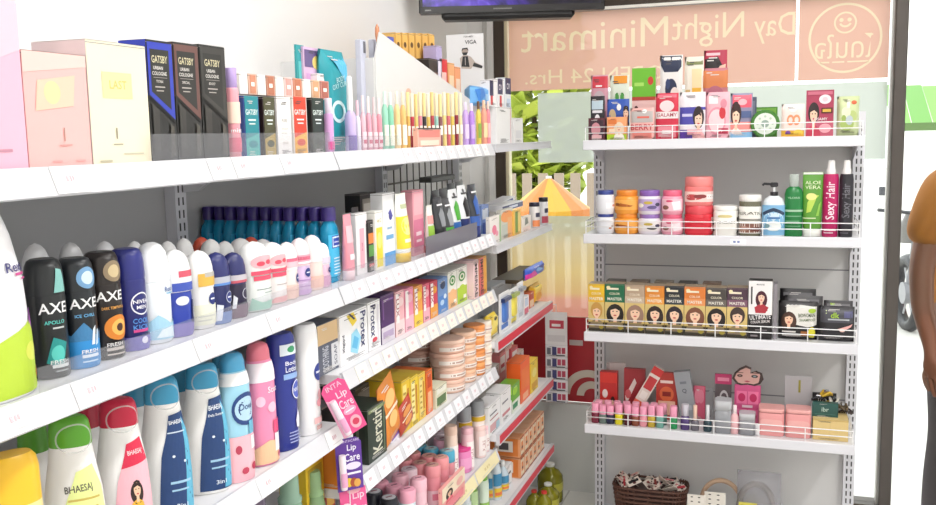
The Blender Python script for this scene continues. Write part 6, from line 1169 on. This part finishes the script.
bottle('pump_bottle', 'light blue pump bottle with black pump head', 'bottle', loc, 0, w / 2, w / 2 * .7, h, mat('#dfe8ee', .3), mat('#e6ecf0', .3), .86, [(0, .95), (.03, 1), (.9, 1), (1, .9)], [(0, 1), (.5, .85), (1, .45)], .9, [('r', .05, .04, .95, .9, '#7fb4da'), ('e', .5, .45, .3, .24, '#cfe2f0'), ('p', [(.15, .68), (.5, .82), (.85, .68), (.8, .6), (.5, .72), (.2, .6)], '#2a3c58'), ('e', .5, .3, .2, .14, '#eef2f0'), ('r', .35, .5, .65, .56, '#4a7ab0'), ('e', .35, .3, .08, .06, '#7aa0a8')], (), 2.6, capname='shoulder', extra=pump)
br('lotion_bottle', 'emerald green bottle with clear cap beside the pump bottle', 'bottle', 'd2', 793, 18.5, 174, S2, '#1d7a3c', mat('#cfd8d2', .15, glass=.4), k=.7, split=.8, bprof=[(0, .95), (.02, 1), (.85, 1), (.95, .85), (1, .5)], cprof=FLAT, capw=.52, art=[('t', .5, .78, .04, 'VLORIS', '#a8d0b0', 0, .6), ('r', .1, .5, .9, .54, '#a8ccb0'), ('r', .2, .4, .8, .42, '#7ab08a'), ('r', .2, .3, .7, .32, '#7ab08a'), ('r', .2, .2, .75, .22, '#6aa47c')])
loc, w, h = BF(zb2, 802, 821.5, 172, YF + S2)
t = empty('aloe_tube', 'large leaf green aloe tube with white cap standing between green and magenta bottles', 'tube', loc)
b = MB(); shell(b, [(0, .78), (.05, .9), (.4, .95), (.8, 1), (.96, 1), (1, .98)], w / 2 * 1.05, w / 2 * .7, h * .1, h * .9, mat('#5d9a3a', .25), 2.2, [('t', .5, .82, .06, 'ALOE', '#d8e6b8', 0, .6), ('t', .5, .74, .06, 'VERA', '#d8e6b8', 0, .6), ('p', [(.3, .3), (.45, .32), (.6, .55), (.7, .6), (.5, .62), (.34, .48)], '#b6d256'), ('p', [(.6, .25), (.7, .25), (.8, .5), (.7, .45)], '#8cc04a'), ('e', .45, .58, .16, .06, '#e6e08a'), ('r', .1, .96, .9, .995, '#e9efe0'), ('r', .1, .2, .6, .22, '#c9dca8')], 1., [(0, .78), (.05, .86), (.4, .72), (.8, .3), (.96, .08), (1, .06)]); b.build('body', t)
c = MB(); shell(c, FLAT, w / 2 * .9, w / 2 * .62, 0, h * .1 + .001, mat('#eef0ea', .35)); c.build('cap', t)
for xc, wp, yt, c, cp, tc, lab in ((829.5, 16, 160, '#b81d60', '#f2f0ee', '#f6dfe8', 'magenta hair spray bottle with white nozzle and script lettering'), (845, 14.5, 160, '#2b2930', '#f2f0ee', '#6a6870', 'black hair spray bottle with white nozzle at the end of the jar shelf')):
    br('hair_spray', lab, 'bottle', 'd2', xc, wp, yt, S2 + .005, c, cp, split=.82, bprof=[(0, .95), (.02, 1), (.92, 1), (1, .9)], cprof=[(0, 1), (.3, 1), (.42, .82), (.9, .74), (1, .6)], capw=.6, art=[('t', .52, .58, .42, 'Sexy Hair', tc, PI / 2, .62), ('r', .25, .1, .75, .12, tc), ('r', .25, .06, .6, .075, tc)])
# ---- third shelf: hair colour boxes
S3 = .03
dye = [(588.5, 604.5, 284, '#e9bd2c', '#e7b53a', '#c9984c', 'yellow', 'golden blonde', False), (605, 624.5, 284, '#1f6a48', '#2a6e4e', '#1d1814', 'green', 'straight black', True), (625, 644.5, 285, '#b9a088', '#c9b49c', '#9c7a68', 'beige', 'ash brown', True), (645, 664, 286, '#e08a30', '#e9a04a', '#2c1c16', 'orange', 'dark', True),
       (664.5, 683.5, 286, '#24282e', '#343a40', '#2a2028', 'black', 'dark plum', True), (684, 705, 287, '#dd7e36', '#e8965a', '#7a4a34', 'copper orange', 'long chestnut', True), (705.5, 726, 288, '#4a4440', '#6a625c', '#221a18', 'dark grey', 'wavy black', True), (726.5, 747, 288, '#4c3242', '#7a5468', '#3c2a26', 'plum', 'short brown', False)]
for i, (x0, x1, yt, c, c2, hair, nm, hn, lg_) in enumerate(dye):
    bx('hair_colour_box', '%s hair colour box showing %s hair' % (nm, hn), 'box', 'd3', x0, x1, yt, S3, .055, c, [('r', .0, .0, 1, .62, '#d9bf7a'), ('r', .0, .0, 1, .2, '#3a3428'), ('r', .0, .62, 1, .76, c2), ('t', .5, .69, .06, 'MASTER', '#f4f0e4', 0, .86), ('t', .5, .8, .045, 'COLOR', '#f0e6cc', 0, .6), ('r', .1, .88, .7, .92, '#f0e6cc'), ('e', .18, .93, .1, .03, '#f0e0b0'),
        *portrait(.52, .42, .27, hair, '#f2cbae', '#8a7a62', .42, lg_), ('r', .06, .1, .4, .14, '#b9a86a'), ('e', .8, .1, .14, .05, '#a8983a'), ('r', .0, .19, 1, .2, '#b9a04a')], 'hair colour boxes on the third window shelf', seam=True, top=[('r', 0, 0, 1, 1, '#a8947c')])
for i in range(5): bx('hair_colour_box', 'brown topped hair colour box of the row behind, %s from the yellow one' % ORD[i], 'box', 'd3', 606 + i * 24, 624 + i * 24, 281 + i * .6, S3 + .09, .055, ['#55504a', '#8a7a68', '#8f8272', '#55524e', '#8a7260'][i], [('r', .1, .9, .9, .96, '#a8987c')], 'hair colour boxes of the row behind', seam=True)
bx('hair_colour_box', 'white and black hair colour box with long wine red hair and slanted white lettering', 'box', 'd3', 748, 771.5, 281, S3, .055, '#1f1a1c', [('r', .0, .42, 1, 1, '#f1eeee'), *portrait(.54, .72, .15, '#4c1a2a', '#f2cbb4', '#a83a44', .5), ('p', [(.3, .45), (.72, .45), (.85, .55), (.6, .6), (.25, .55)], '#b0303c'), ('r', .0, .0, 1, .4, '#1f1a1c'), ('t', .5, .38, .075, 'ULTIMATE', '#f6f2f2', .1, .9), ('t', .5, .3, .045, 'COLOR SERUM', '#e9e2e2', .1, .8), ('t', .5, .94, .025, 'MAXINE', '#55505a', 0, .5), ('r', .1, .6, .16, .9, '#2a2428'), ('r', .3, .15, .8, .165, '#8a8286'), ('r', .1, .04, .4, .07, '#8a8286')], None, seam=True, left=[('r', 0, 0, 1, 1, '#8a8286')], rz=.0)
bx('carton', 'narrow grey carton edge beside the white and black hair colour box', 'box', 'd3', 772.5, 776.5, 284, S3 + .01, .05, '#8f8a90')
bp('shampoo_sachet', 'black and white shampoo pouch with smiling brunette', 'pouch', 'd3', 778, 817, 302, S3 + .01, .04, '#2a2829', [('p', [(.2, .45), (.2, .95), (.98, .88), (.98, .4), (.75, .35)], '#e6e4de'), *portrait(.27, .55, .12, '#4a2e24', '#efc3a6', '#222022', 1.1), ('e', .86, .78, .1, .06, '#a8c83c'), ('t', .72, .66, .1, 'BIOWOMAN', '#4a5a3a', .05, .42), ('t', .74, .54, .07, 'SHAMPOO', '#6a7a52', .05, .4), ('r', .1, .1, .6, .16, '#d8d4d0'), ('r', .1, .2, .45, .24, '#d8d4d0'), ('e', .86, .2, .09, .16, '#e0d83a'), ('r', .58, .12, .78, .24, '#b0703a')])
bp('shampoo_sachet', 'black flat pouch with green script at the end of the hair colour shelf', 'pouch', 'd3', 818.5, 854, 307, S3 + .01, .035, '#2b292d', [('r', .04, .55, .96, .97, '#4a4a52'), ('t', .45, .76, .16, 'dk', '#a6cc3a', 0, .4), ('t', .2, .85, .1, ':', '#d8e8a0'), ('r', .7, .7, .94, .94, '#5a5a80'), ('r', .25, .62, .85, .66, '#b0b4b8'), ('p', [(.5, .36), (.95, .52), (.9, .44), (.65, .3)], '#f0b4b0'), ('e', .66, .34, .08, .05, '#f3cfc6'), ('r', .1, .1, .6, .13, '#5a585c')])
for i, (x0, x1, yt, dy, c, lab) in enumerate(((779, 815, 289, .1, '#232124', 'black pouch with faint lettering standing behind the smiling brunette'), (784, 822, 296, .07, '#4c4a4c', 'grey black pouch between the black pouches'), (823, 856, 301, .07, '#3a383c', 'dark pouch with lime mark behind the green script one'))):
    bp('shampoo_sachet', lab, 'pouch', 'd3', x0, min(x1, 852), yt, S3 + dy, .02, c, [('r', .1, .84, .9, .92, '#6a686c'), ('e', .3, .92, .08, .04, '#a6cc3a' if i == 2 else '#57555a')])
# ---- fourth shelf: nail colours and small things
S4 = .04
NC = [(595.5, '#7a1f38', 'dark red'), (603, '#6f8078', 'grey green'), (610.5, '#2f3350', 'navy'), (619, '#e8dc2c', 'bright yellow'), (628, '#5a1c2c', 'wine'), (635.5, '#8a4a34', 'brown'), (643.5, '#e89aa6', 'light pink'), (651.5, '#c4a83c', 'mustard'), (660, '#7ab0a4', 'sea green'), (673.5, '#2f9a5c', 'emerald')]
for i, (xc, c, nm) in enumerate(NC):
    br('nail_polish', '%s nail polish with pink cap on the fourth window shelf' % nm, 'nail polish', 'd4', xc, 7.6, 402.5 + i * .35 + (2 if i in (1, 2, 5, 6) else 0), S4, mat(c, .15), '#f0a0bc', split=.52, bprof=[(0, .94), (.05, 1), (.9, 1), (1, .8)], cprof=[(0, 1), (.9, 1), (1, .9)], capw=.94, n=3, group='nail polishes with pink caps')
for i in range(8):
    br('nail_polish', 'pink nail polish cap of the second rank, %s from the shelf end' % ORD[i], 'nail polish', 'd4', 599 + i * 9.2, 7.4, 400 + i * .5, S4 + .035, ['#8a4050', '#54604c', '#5a3a50', '#a8a03c', '#7a3a3c', '#8a5a48', '#b87a88', '#5a8a80'][i], '#eca2ba', split=.5, capw=.94, n=3, group='nail polishes of the second rank')
for xc, wp, yt, c, cp, lab, sp, cw in ((685, 9, 404, '#55407a', '#c6c2cc', 'violet nail bottle with clear cap after the pink caps', .55, .8), (695, 8, 405, '#6a6670', '#f0cdb8', 'grey nail bottle with slim beige cap', .4, .5), (707.5, 8.5, 405, '#27404a', '#e6e6ea', 'dark teal nail bottle with slim white cap', .42, .45), (734.5, 8, 405, '#eebcc0', '#f3e2e4', 'pale pink slim bottle in front of the lash card', .7, .5)):
    br('nail_polish', lab, 'nail polish', 'd4', xc, wp, yt, S4, mat(c, .15), cp, split=sp, bprof=[(0, .94), (.05, 1), (.85, 1), (1, .6)], capw=cw, n=2.6)
for xc, wp, yt, lab in ((723, 17, 399, 'clear square pot under the black and pink card'), (747, 16, 412, 'clear grey pot beside the pale pink bottle')):
    br('clear_pot', lab, 'pot', 'd4', xc, wp, yt, S4 + .01, mat('#b9bcc2', .12, glass=.35), mat('#d6d8dc', .15, glass=.3), split=.7, bprof=FLAT, cprof=FLAT, capw=1.02, n=5)
br('nail_polish', 'small white tube at the foot of the pink tissue packs', 'tube', 'd4', 757, 5, 424, S4, '#f0eef0', '#e8e6ea', split=.6)
bx('lipstick_box', 'pale grey card box leaning at the back beside the upright', 'box', 'd4', 607, 625, 363, .2, .015, '#d6cbca', [('r', .0, .0, .15, 1, '#b9adae')], rz=.1)
bx('cosmetic_pack', 'red packet with white flower and small portrait', 'packet', 'd4', 600, 617, 372, .13, .03, '#c4302e', [('r', .0, .75, 1, .98, '#d8382e'), ('e', .3, .5, .16, .1, '#f2e2e0'), ('r', .1, .05, .6, .35, '#e9a8a0'), *portrait(.75, .3, .1, '#2a1a18', '#f2cab0', '#f4f0ee')])
bx('cosmetic_pack', 'dark red packet with slanted white and rose print behind the leaning red stick box', 'packet', 'd4', 624, 645, 369, .16, .02, '#a83238', [('p', [(.05, .4), (.5, .8), (.6, .7), (.1, .2)], '#efe0da'), ('p', [(.0, .0), (.6, .0), (.2, .3)], '#7a4a80'), ('e', .2, .45, .14, .1, '#d86a70')])
o = bx('cosmetic_stick_box', 'white and red stick box leaning across the red packets', 'box', 'd4', 635, 646, 364, .12, .02, '#e9ddd4', [('r', .0, .86, 1, 1, '#d23a38'), ('r', .0, .0, 1, .3, '#f0705c'), ('r', .1, .55, .9, .8, '#c83c40'), ('r', .2, .35, .8, .5, '#f6efe9')]); o.rotation_euler = (0, .5, 0); o.location.x -= .03; o.location.z += .012
bx('cosmetic_pack', 'red and copper packet standing straight behind the nail polishes', 'packet', 'd4', 656, 677, 373, .13, .02, '#b8382e', [('e', .5, .55, .34, .16, '#d8663c'), ('r', .1, .1, .9, .4, '#e9b9a0'), ('r', .2, .78, .8, .84, '#f3d8d0'), ('r', .3, .5, .7, .6, '#8a2420')])
o = bx('cosmetic_stick_box', 'silver grey carton leaning beside the copper packet', 'box', 'd4', 681, 697, 374, .12, .03, '#9ea2a8', [('t', .5, .6, .1, 'Q', '#55585e'), ('r', .2, .2, .8, .3, '#b9bdc4'), ('r', .3, .75, .7, .8, '#7a7e86')]); o.rotation_euler = (0, -.16, 0); o.location.z += .008
bp('hair_clip_card', 'small coral pink heart card hanging behind the silver carton', 'card', 'd4', 693, 705, 386, .15, .008, '#d8607c', [('e', .35, .7, .25, .2, '#e6849a'), ('e', .65, .7, .25, .2, '#e6849a')])
bx('cosmetic_pack', 'clear grey sheet standing behind the dark teal bottle', 'packet', 'd4', 701, 713, 388, .17, .004, '#aeaeb2')
bx('hairpin_card', 'black card with magenta head and silver hairpin', 'card', 'd4', 714.5, 731, 374, .13, .006, '#5e5356', [('r', .0, .8, 1, 1, '#c2356a'), ('o', .55, .5, .28, .18, .3, '#c9c6c8'), ('r', .15, .45, .6, .55, '#efecee'), ('r', .15, .86, .85, .93, '#e88aa8')])
# pink lash card with die-cut drawn face on top
loc, w, h = BF(Z['d4'], 734, 760, 385, YF + .12)
t = empty('false_lash_card', 'pink lash card with cut out drawn face on top', 'card', loc)
b = box_mb(w, .004, h, '#d9568c', [('r', .08, .12, .48, .42, '#f07aa8'), ('r', .52, .12, .92, .42, '#f07aa8'), ('r', .08, .55, .48, .85, '#f07aa8'), ('r', .52, .55, .92, .85, '#f07aa8')] + [('e', x, y, .14, .1, '#c82a62') for x in (.28, .72) for y in (.26, .7)] + [('r', .3, .46, .7, .52, '#f6d8e4')], seam=False); b.build('card', t)
b = MB()
outl = [(.1, .02), (.26, -.02), (.5, .02), (.74, -.02), (.94, .06), (1.06, .25), (1.0, .48), (.8, .56), (.6, .48), (.62, .66), (.42, .74), (.2, .62), (.02, .44), (-.06, .22)]
sc = w * 1.08
def cutout(b, pts, y0, y1, m):
    tri = tessellate_polygon([[Vector((a, c, 0)) for a, c in pts]]); n = len(pts)
    v = [((a - .5) * sc, y0, h + c * sc) for a, c in pts] + [((a - .5) * sc, y1, h + c * sc) for a, c in pts]
    f = [tuple(q) for q in tri] + [tuple(n + k for k in q[::-1]) for q in tri] + [(i, (i + 1) % n, n + (i + 1) % n, n + i) for i in range(n)]
    b.add(v, f, m)
cutout(b, outl, -.001, .001, '#43302e')
cutout(b, [(.5 + (a - .5) * .84, .3 + (c - .3) * .8) for a, c in outl], -.0016, -.0008, '#d9a9a0')
b.art([('e', .22, .46, .1, .07, '#5a3a34'), ('e', .74, .46, .12, .08, '#4a3c3a'), ('e', .74, .46, .05, .04, '#8a9aa0'), ('e', .22, .46, .04, .03, '#9a7a70'), ('p', [(.36, .2), (.48, .24), (.6, .2), (.48, .14)], '#b84a5a'), ('p', [(.86, .1), (.98, .2), (1.0, .5), (.93, .5), (.9, .25)], '#43302e'), ('r', .1, .6, .34, .63, '#4a302c'), ('r', .62, .61, .9, .64, '#4a302c')], face_surf((-sc / 2, -.0017, h), (sc, 0, 0), (0, 0, sc * .75), (0, -1, 0)), sc, sc * .75)
b.build('cut_out_face', t)
# tissue packs in two stacks
for s, (x0, x1, yb_) in enumerate(((758, 784, 437), (785, 811, 439))):
    loc, w, h = BF(Z['d4'], x0, x1, 408 if s == 0 else 409, YF + S4)
    for k in range(2):
        o = MB(); hh = h * .80 if k == 0 else h * .13; z0 = 0
        shell(o, [(0, .98), (.05, 1), (.95, 1), (1, .97)], w / 2, .035, 0, hh, mat('#eaa0a0' if k == 0 else '#e9a8a4', .4), 6, [('r', .35, .2, .65, .3, '#f2c0bc'), ('e', .5, .6, .2, .14, '#f0b4b0')] if k == 0 else [])
        o = o.build('tissue_pack'); o.location = loc + Vector((0, .035, 0 if k == 0 else h * .82)); tag(o, '%s pink tissue pack %s' % (['upright', 'flat'][k], ['beside the clear pots', 'beside the yellow tray'][s] + ('' if k == 0 else ', lying on top')), 'tissue pack', 'pink tissue packs')
bx('hair_accessory_card', 'pale grey card with olive ribbon and dark bun behind the tissue packs', 'card', 'd4', 784, 811, 376, .16, .006, '#c6c4c8', [('r', .5, .68, .58, .92, '#a8a040'), ('e', .5, .22, .18, .14, '#2c2426'), ('e', .54, .15, .1, .08, '#e6a0a4'), ('r', .1, .1, .9, .12, '#b0aeb2')])
tray = bx('cardboard_tray', 'straw yellow cardboard tray at the end of the fourth window shelf', 'tray', 'd4', 812.5, 848, 420, S4, .12, '#dfc486', [('r', .0, .94, 1, 1, '#c9aa68'), ('r', .48, .0, .49, .9, '#cbb074')])
zt4 = Z['d4'] + (sZ(420, .93, YF + S4) - Z['d4']) + .001
bx('hair_clip_card', 'dark green card with pale print standing on the yellow tray', 'card', 'd4', 812, 838, 403, S4 + .03, .02, '#24524c', [('t', .5, .55, .3, 'ibr', '#b9cfc4', 0, .5), ('r', .1, .2, .9, .25, '#3c6a62')], z=zt4)
def clip(x, y, z, s, c, label, rz):
    t = empty('claw_clip', label, 'hair clip', (x, y, z), rz, 'claw clips on the yellow tray')
    for q in (-1, 1):
        b = MB()
        b.tube([(-s, q * .004, .004), (-s * .7, q * s * .5, s * .5), (0, q * s * .7, s * .9), (s * .7, q * s * .5, s * .5), (s, q * .004, .004)], .0035, mat(c, .25), 8)
        for k in range(4): b.tube([(-s * .5 + k * s * .33, q * s * .6, s * .75), (-s * .5 + k * s * .33, q * s * .3, s * .2)], .0022, mat(c, .25), 6)
        b.build('jaw', t)
    MB().tube([(-.006, 0, s * .95), (.006, 0, s * .95)], .005, mat('#b8b8bc', .2, .8), 10).build('spring', t)
yy4 = YF + S4 + .075
for i, (px, dz, c, lab) in enumerate(((818, .04, '#26242a', 'black claw clip behind the dark green card'), (826, .055, '#e0b83c', 'yellow claw clip on top of the heap above the dark green card'), (834, .03, '#e9e4da', 'cream claw clip between yellow and brown ones'), (842, .018, '#6a5a44', 'brown claw clip at the end of the heap'), (846, .0, '#3a3230', 'dark claw clip at the edge of the yellow tray'), (839, .0, '#a8a49c', 'grey claw clip lying low on the yellow tray'))):
    clip(sX(px, yy4, zt4), yy4 + .012 * (i % 3), zt4 + dz, .02, c, lab, i * .7)
bx('hair_clip_card', 'black clip card standing behind the dark green card', 'card', 'd4', 812, 836, 393, S4 + .11, .006, '#2c2a2c', [('e', .4, .6, .2, .12, '#e8e2d2'), ('e', .7, .5, .14, .1, '#e2b93c')], z=zt4)
# ---- bottom shelf: basket, dotted cards, headbands
zb5 = Z['d5']; yB = YF + .12
hb = sZ(489, sX(648, yB, .3), yB) - zb5
xa, xb = sX(611, yB, .25), sX(686, yB, .25); wB = xb - xa
bk = empty('clip_basket', 'brown basket heaped with hair clip cards on the lowest window shelf', 'basket', ((xa + xb) / 2, yB + .07, zb5))
b = MB(); BR = mat('#5a3a2e', .6, noise=.3)
for q in range(9):
    z0 = hb * (q + .5) / 9; e_ = .5 + .5 * q / 9
    pts = [(p[0], p[1], z0) for p in ring(wB / 2 * (.86 + .14 * q / 8), .07 * (.86 + .14 * q / 8), 0, 4, 40)]; b.tube(pts + pts[:1], .0045, BR, 6, caps=False)
for k in range(40):
    p0, p1 = ring(wB / 2 * .86, .06, 0, 4, 40)[k], ring(wB / 2, .07, hb, 4, 40)[k]; b.tube([p0, p1], .003, BR, 5)
b.loft([ring(wB / 2 * .85, .059, .002, 4, 40), ring(wB / 2 * .85, .059, .006, 4, 40)], BR); b.build('weave', bk)
for i in range(26):
    a = rnd.uniform(-.46, .46) * wB; y = rnd.uniform(-.05, .045); s = rnd.uniform(.018, .028)
    b = MB(); b.box(-s, s, -s * .6, s * .6, 0, .0012, '#efe2d6'); b.box(-s * .7, s * .7, -s * .16, s * .16, .0012, .006, ['#c23c48', '#2a2426', '#d88a8c', '#8a3c34', '#1f1c20', '#e0b0a8'][i % 6]); b.box(-s * .2, s * .2, -s * .45, s * .45, .0012, .003, '#5a2a2c')
    o = b.build('hair_clip_card'); o.location = (bk.location.x + a, bk.location.y + y, zb5 + hb - .012 + rnd.uniform(0, .028)); o.rotation_euler = (rnd.uniform(-.9, .9), rnd.uniform(-.7, .7), rnd.uniform(0, 6))
    tag(o, 'small cream card with a hair clip heaped in the brown basket', 'hair clip card', 'hair clip cards in the basket')
fill = MB().box(-wB * .4, wB * .4, -.05, .05, .01, hb - .02, '#4a2e28').build('lining', bk)
for x0, x1, yt, dy, lab in ((687, 705, 495, .08, 'white card with black dots standing beside the basket'), (704, 725, 492.5, .1, 'white card with black dots under the beige headband')):
    bx('earring_card', lab, 'card', 'd5', x0, x1, yt, dy, .004, '#efe9df', [('e', u, v, .07, .012, '#2a2626') for u in (.25, .65) for v in (.95, .85, .75)])
def headband(px, yt, wpx, dy, c, label, r, furry=0):
    X0 = sX(px, YF + dy, .3); ht = sZ(yt, X0, YF + dy) - zb5; w = (sX(px + wpx / 2, YF + dy, .25) - sX(px - wpx / 2, YF + dy, .25)) / 2
    pts = [(w * math.cos(a) * (1 - .12 * max(0, -math.sin(a))), 0, ht * .45 + ht * .5 * math.sin(a)) for a in [(-.28 + 1.56 * k / 30) * PI * .9 for k in range(31)]]
    pts = [(w * .75, 0, r)] + [(w * math.cos(a), 0, ht * .5 + (ht * .5 - r) * math.sin(a)) for a in [PI * k / 24 for k in range(25)]] + [(-w * .75, 0, r)]
    b = MB(); b.tube(pts, [r * (.7 + .3 * math.sin(PI * k / 26)) for k in range(27)], c, 12)
    o = b.build('headband'); o.location = (X0, YF + dy, zb5); return tag(o, label, 'headband')
headband(722, 478, 42, .15, mat('#c4a68c', .8, noise=.25), 'beige pleated headband standing behind the dotted cards', .009)
headband(757, 481, 36, .12, mat('#8f8984', .9, noise=.4), 'grey plush headband inside a clear bag', .011)
b = MB(); loc, w, h = BF(Z['d5'], 736, 780, 474, YF + .1)
pouch_mb(w, h, .05, mat('#d9d8dc', .12, glass=.72), [], b); o = b.build('plastic_bag'); o.location = loc; tag(o, 'clear plastic bag round the grey plush headband', 'bag')
bx('hair_accessory_card', 'yellow tagged card lying in front of the clear bag', 'card', 'd5', 738, 756, 503, .06, .004, '#d9cf5a', [('r', .1, .8, .5, .95, '#8a8a3a')])
# ================================================================== PERSON outside the glass, seen past the dark pillar
def skinned(name, pts, edges, rad, m, parent, levels=2):
    me = bpy.data.meshes.new(name); me.from_pydata(pts, edges, []); me.update(); me.materials.append(C(m))
    o = bpy.data.objects.new(name, me); COL.objects.link(o); o.parent = parent
    sk = o.modifiers.new('skin', 'SKIN'); sk.use_smooth_shade = True
    lay = me.skin_vertices[0] if me.skin_vertices else None
    for i, r in enumerate(rad):
        d = me.skin_vertices[0].data[i]; d.radius = r if isinstance(r, tuple) else (r, r); d.use_root = (i == 0)
    ss = o.modifiers.new('smooth', 'SUBSURF'); ss.levels = levels; ss.render_levels = levels
    return o
PYY = 3.87
pX = sX(917, PYY, .9) + .185
per = empty('person', 'person in a mustard orange t-shirt and dark trousers standing outdoors beside the dark pillar', 'person', (pX, PYY, -.2), math.radians(48))
per.scale = (1.13, 1.13, 1.13)
SKN = mat('#7d4f38', .5)
V = []; E_ = []; R_ = []
def pt(x, y, z, r, link=None):
    V.append((x, y, z)); R_.append(r); i = len(V) - 1
    if link is not None: E_.append((link, i))
    return i
HS = 1.0                                             # body built for a 1.62 m adult, shoulders at about 1.30 m
pel = pt(0, 0, .86, (.135, .10)); wa = pt(0, 0, 1.0, (.125, .09), pel); ch = pt(0, .0, 1.17, (.15, .105), wa); ne = pt(0, .01, 1.33, (.055, .055), ch); nk = pt(0, -.0, 1.39, (.05, .05), ne); jaw = pt(0, -.02, 1.44, (.062, .075), nk); hd = pt(0, -.01, 1.51, (.075, .092), jaw); cr = pt(0, .0, 1.57, (.06, .075), hd)
for s in (-1, 1):
    sh = pt(s * .17, .0, 1.27, .055, ch); el = pt(s * .235, .02, 1.01, .04, sh); fm = pt(s * .25, -.0, .88, .036, el); wr = pt(s * .255, -.04, .76, .024, fm); pa = pt(s * .255, -.055, .70, (.022, .036), wr)
    for k in range(4):
        y = -.085 + k * .021; L = (.066, .076, .074, .058)[k]
        a = pt(s * .257, y, .665, .0095, pa); b_ = pt(s * .254, y - .006, .665 - L * .5, .0085, a); c_ = pt(s * .243, y - .012, .665 - L * .9, .0075, b_)
    th = pt(s * .245, -.09, .70, .0105, pa); th2 = pt(s * .238, -.105, .665, .009, th)
    hp = pt(s * .085, 0, .80, .085, pel); kn = pt(s * .095, -.015, .45, .055, hp); ca = pt(s * .097, .005, .30, .05, kn); an = pt(s * .1, .01, .08, .034, ca); ft = pt(s * .105, -.06, .035, .032, an); to = pt(s * .11, -.14, .025, .024, ft)
body = skinned('body', V, E_, R_, SKN, per)
b = MB()
for q in (-1, 1):
    b.loft([ring(.009, .004, 1.508, 2, 12, cx=q * .03, cy=-.098), ring(.008, .004, 1.516, 2, 12, cx=q * .03, cy=-.099)], '#f0ece6'); b.loft([ring(.004, .003, 1.509, 2, 10, cx=q * .03, cy=-.1015), ring(.004, .003, 1.515, 2, 10, cx=q * .03, cy=-.102)], '#2a1c18')
    b.loft([ring(.012, .02, 1.49, 2, 12, cx=q * .077, cy=.0), ring(.014, .024, 1.51, 2, 12, cx=q * .079, cy=.0), ring(.01, .018, 1.535, 2, 12, cx=q * .078, cy=.0)], SKN)
b.loft([ring(.013, .014, 1.478, 2, 12, cy=-.1), ring(.009, .012, 1.495, 2, 12, cy=-.1), ring(.006, .007, 1.515, 2, 12, cy=-.097)], SKN)
b.loft([ring(.022, .006, 1.452, 2, 14, cy=-.092), ring(.024, .007, 1.458, 2, 14, cy=-.093), ring(.02, .005, 1.463, 2, 14, cy=-.092)], '#a85a50'); b.build('face', per)
b = MB(); b.loft([ring(.082, .09, 1.5, 2, 24, cy=.025), ring(.086, .098, 1.53, 2, 24, cy=.015), ring(.084, .098, 1.57, 2, 24, cy=.008), ring(.066, .08, 1.605, 2, 24, cy=.005), ring(.03, .04, 1.625, 2, 24), ring(.002, .002, 1.63, 2, 24)], mat('#1c1614', .6)); b.build('hair', per)
SHC_ = mat('#a5640a', .75, noise=.08)
V2 = [(0, 0, .76), (0, 0, .96), (0, 0, 1.15), (0, .005, 1.28), (0, .005, 1.34)]; R2_ = [(.17, .13), (.158, .122), (.17, .122), (.12, .09), (.064, .064)]; E2 = [(0, 1), (1, 2), (2, 3), (3, 4)]
for s in (-1, 1):
    i = len(V2); V2 += [(s * .175, 0, 1.268), (s * .215, .012, 1.16), (s * .236, .018, 1.07)]; R2_ += [.07, .066, .064]; E2 += [(3, i), (i, i + 1), (i + 1, i + 2)]
skinned('t_shirt', V2, E2, R2_, SHC_, per)
V3 = [(0, 0, .9), (0, 0, .82)]; R3 = [(.15, .112), (.15, .115)]; E3 = [(0, 1)]
for s in (-1, 1):
    i = len(V3); V3 += [(s * .088, 0, .72), (s * .097, -.012, .46), (s * .1, .008, .28), (s * .102, .01, .1)]; R3 += [.088, .068, .062, .06]; E3 += [(1, i), (i, i + 1), (i + 1, i + 2), (i + 2, i + 3)]
skinned('trousers', V3, E3, R3, mat('#352b2d', .8, noise=.12), per)
for s in (-1, 1): MB().loft([ring(.045, .13, .0, 2.6, 24, cx=s * .108, cy=-.05), ring(.047, .132, .02, 2.6, 24, cx=s * .108, cy=-.05), ring(.044, .115, .05, 2.4, 24, cx=s * .107, cy=-.035), ring(.036, .06, .085, 2.2, 24, cx=s * .103, cy=.0)], mat('#2a2624', .6)).build('shoe', per)
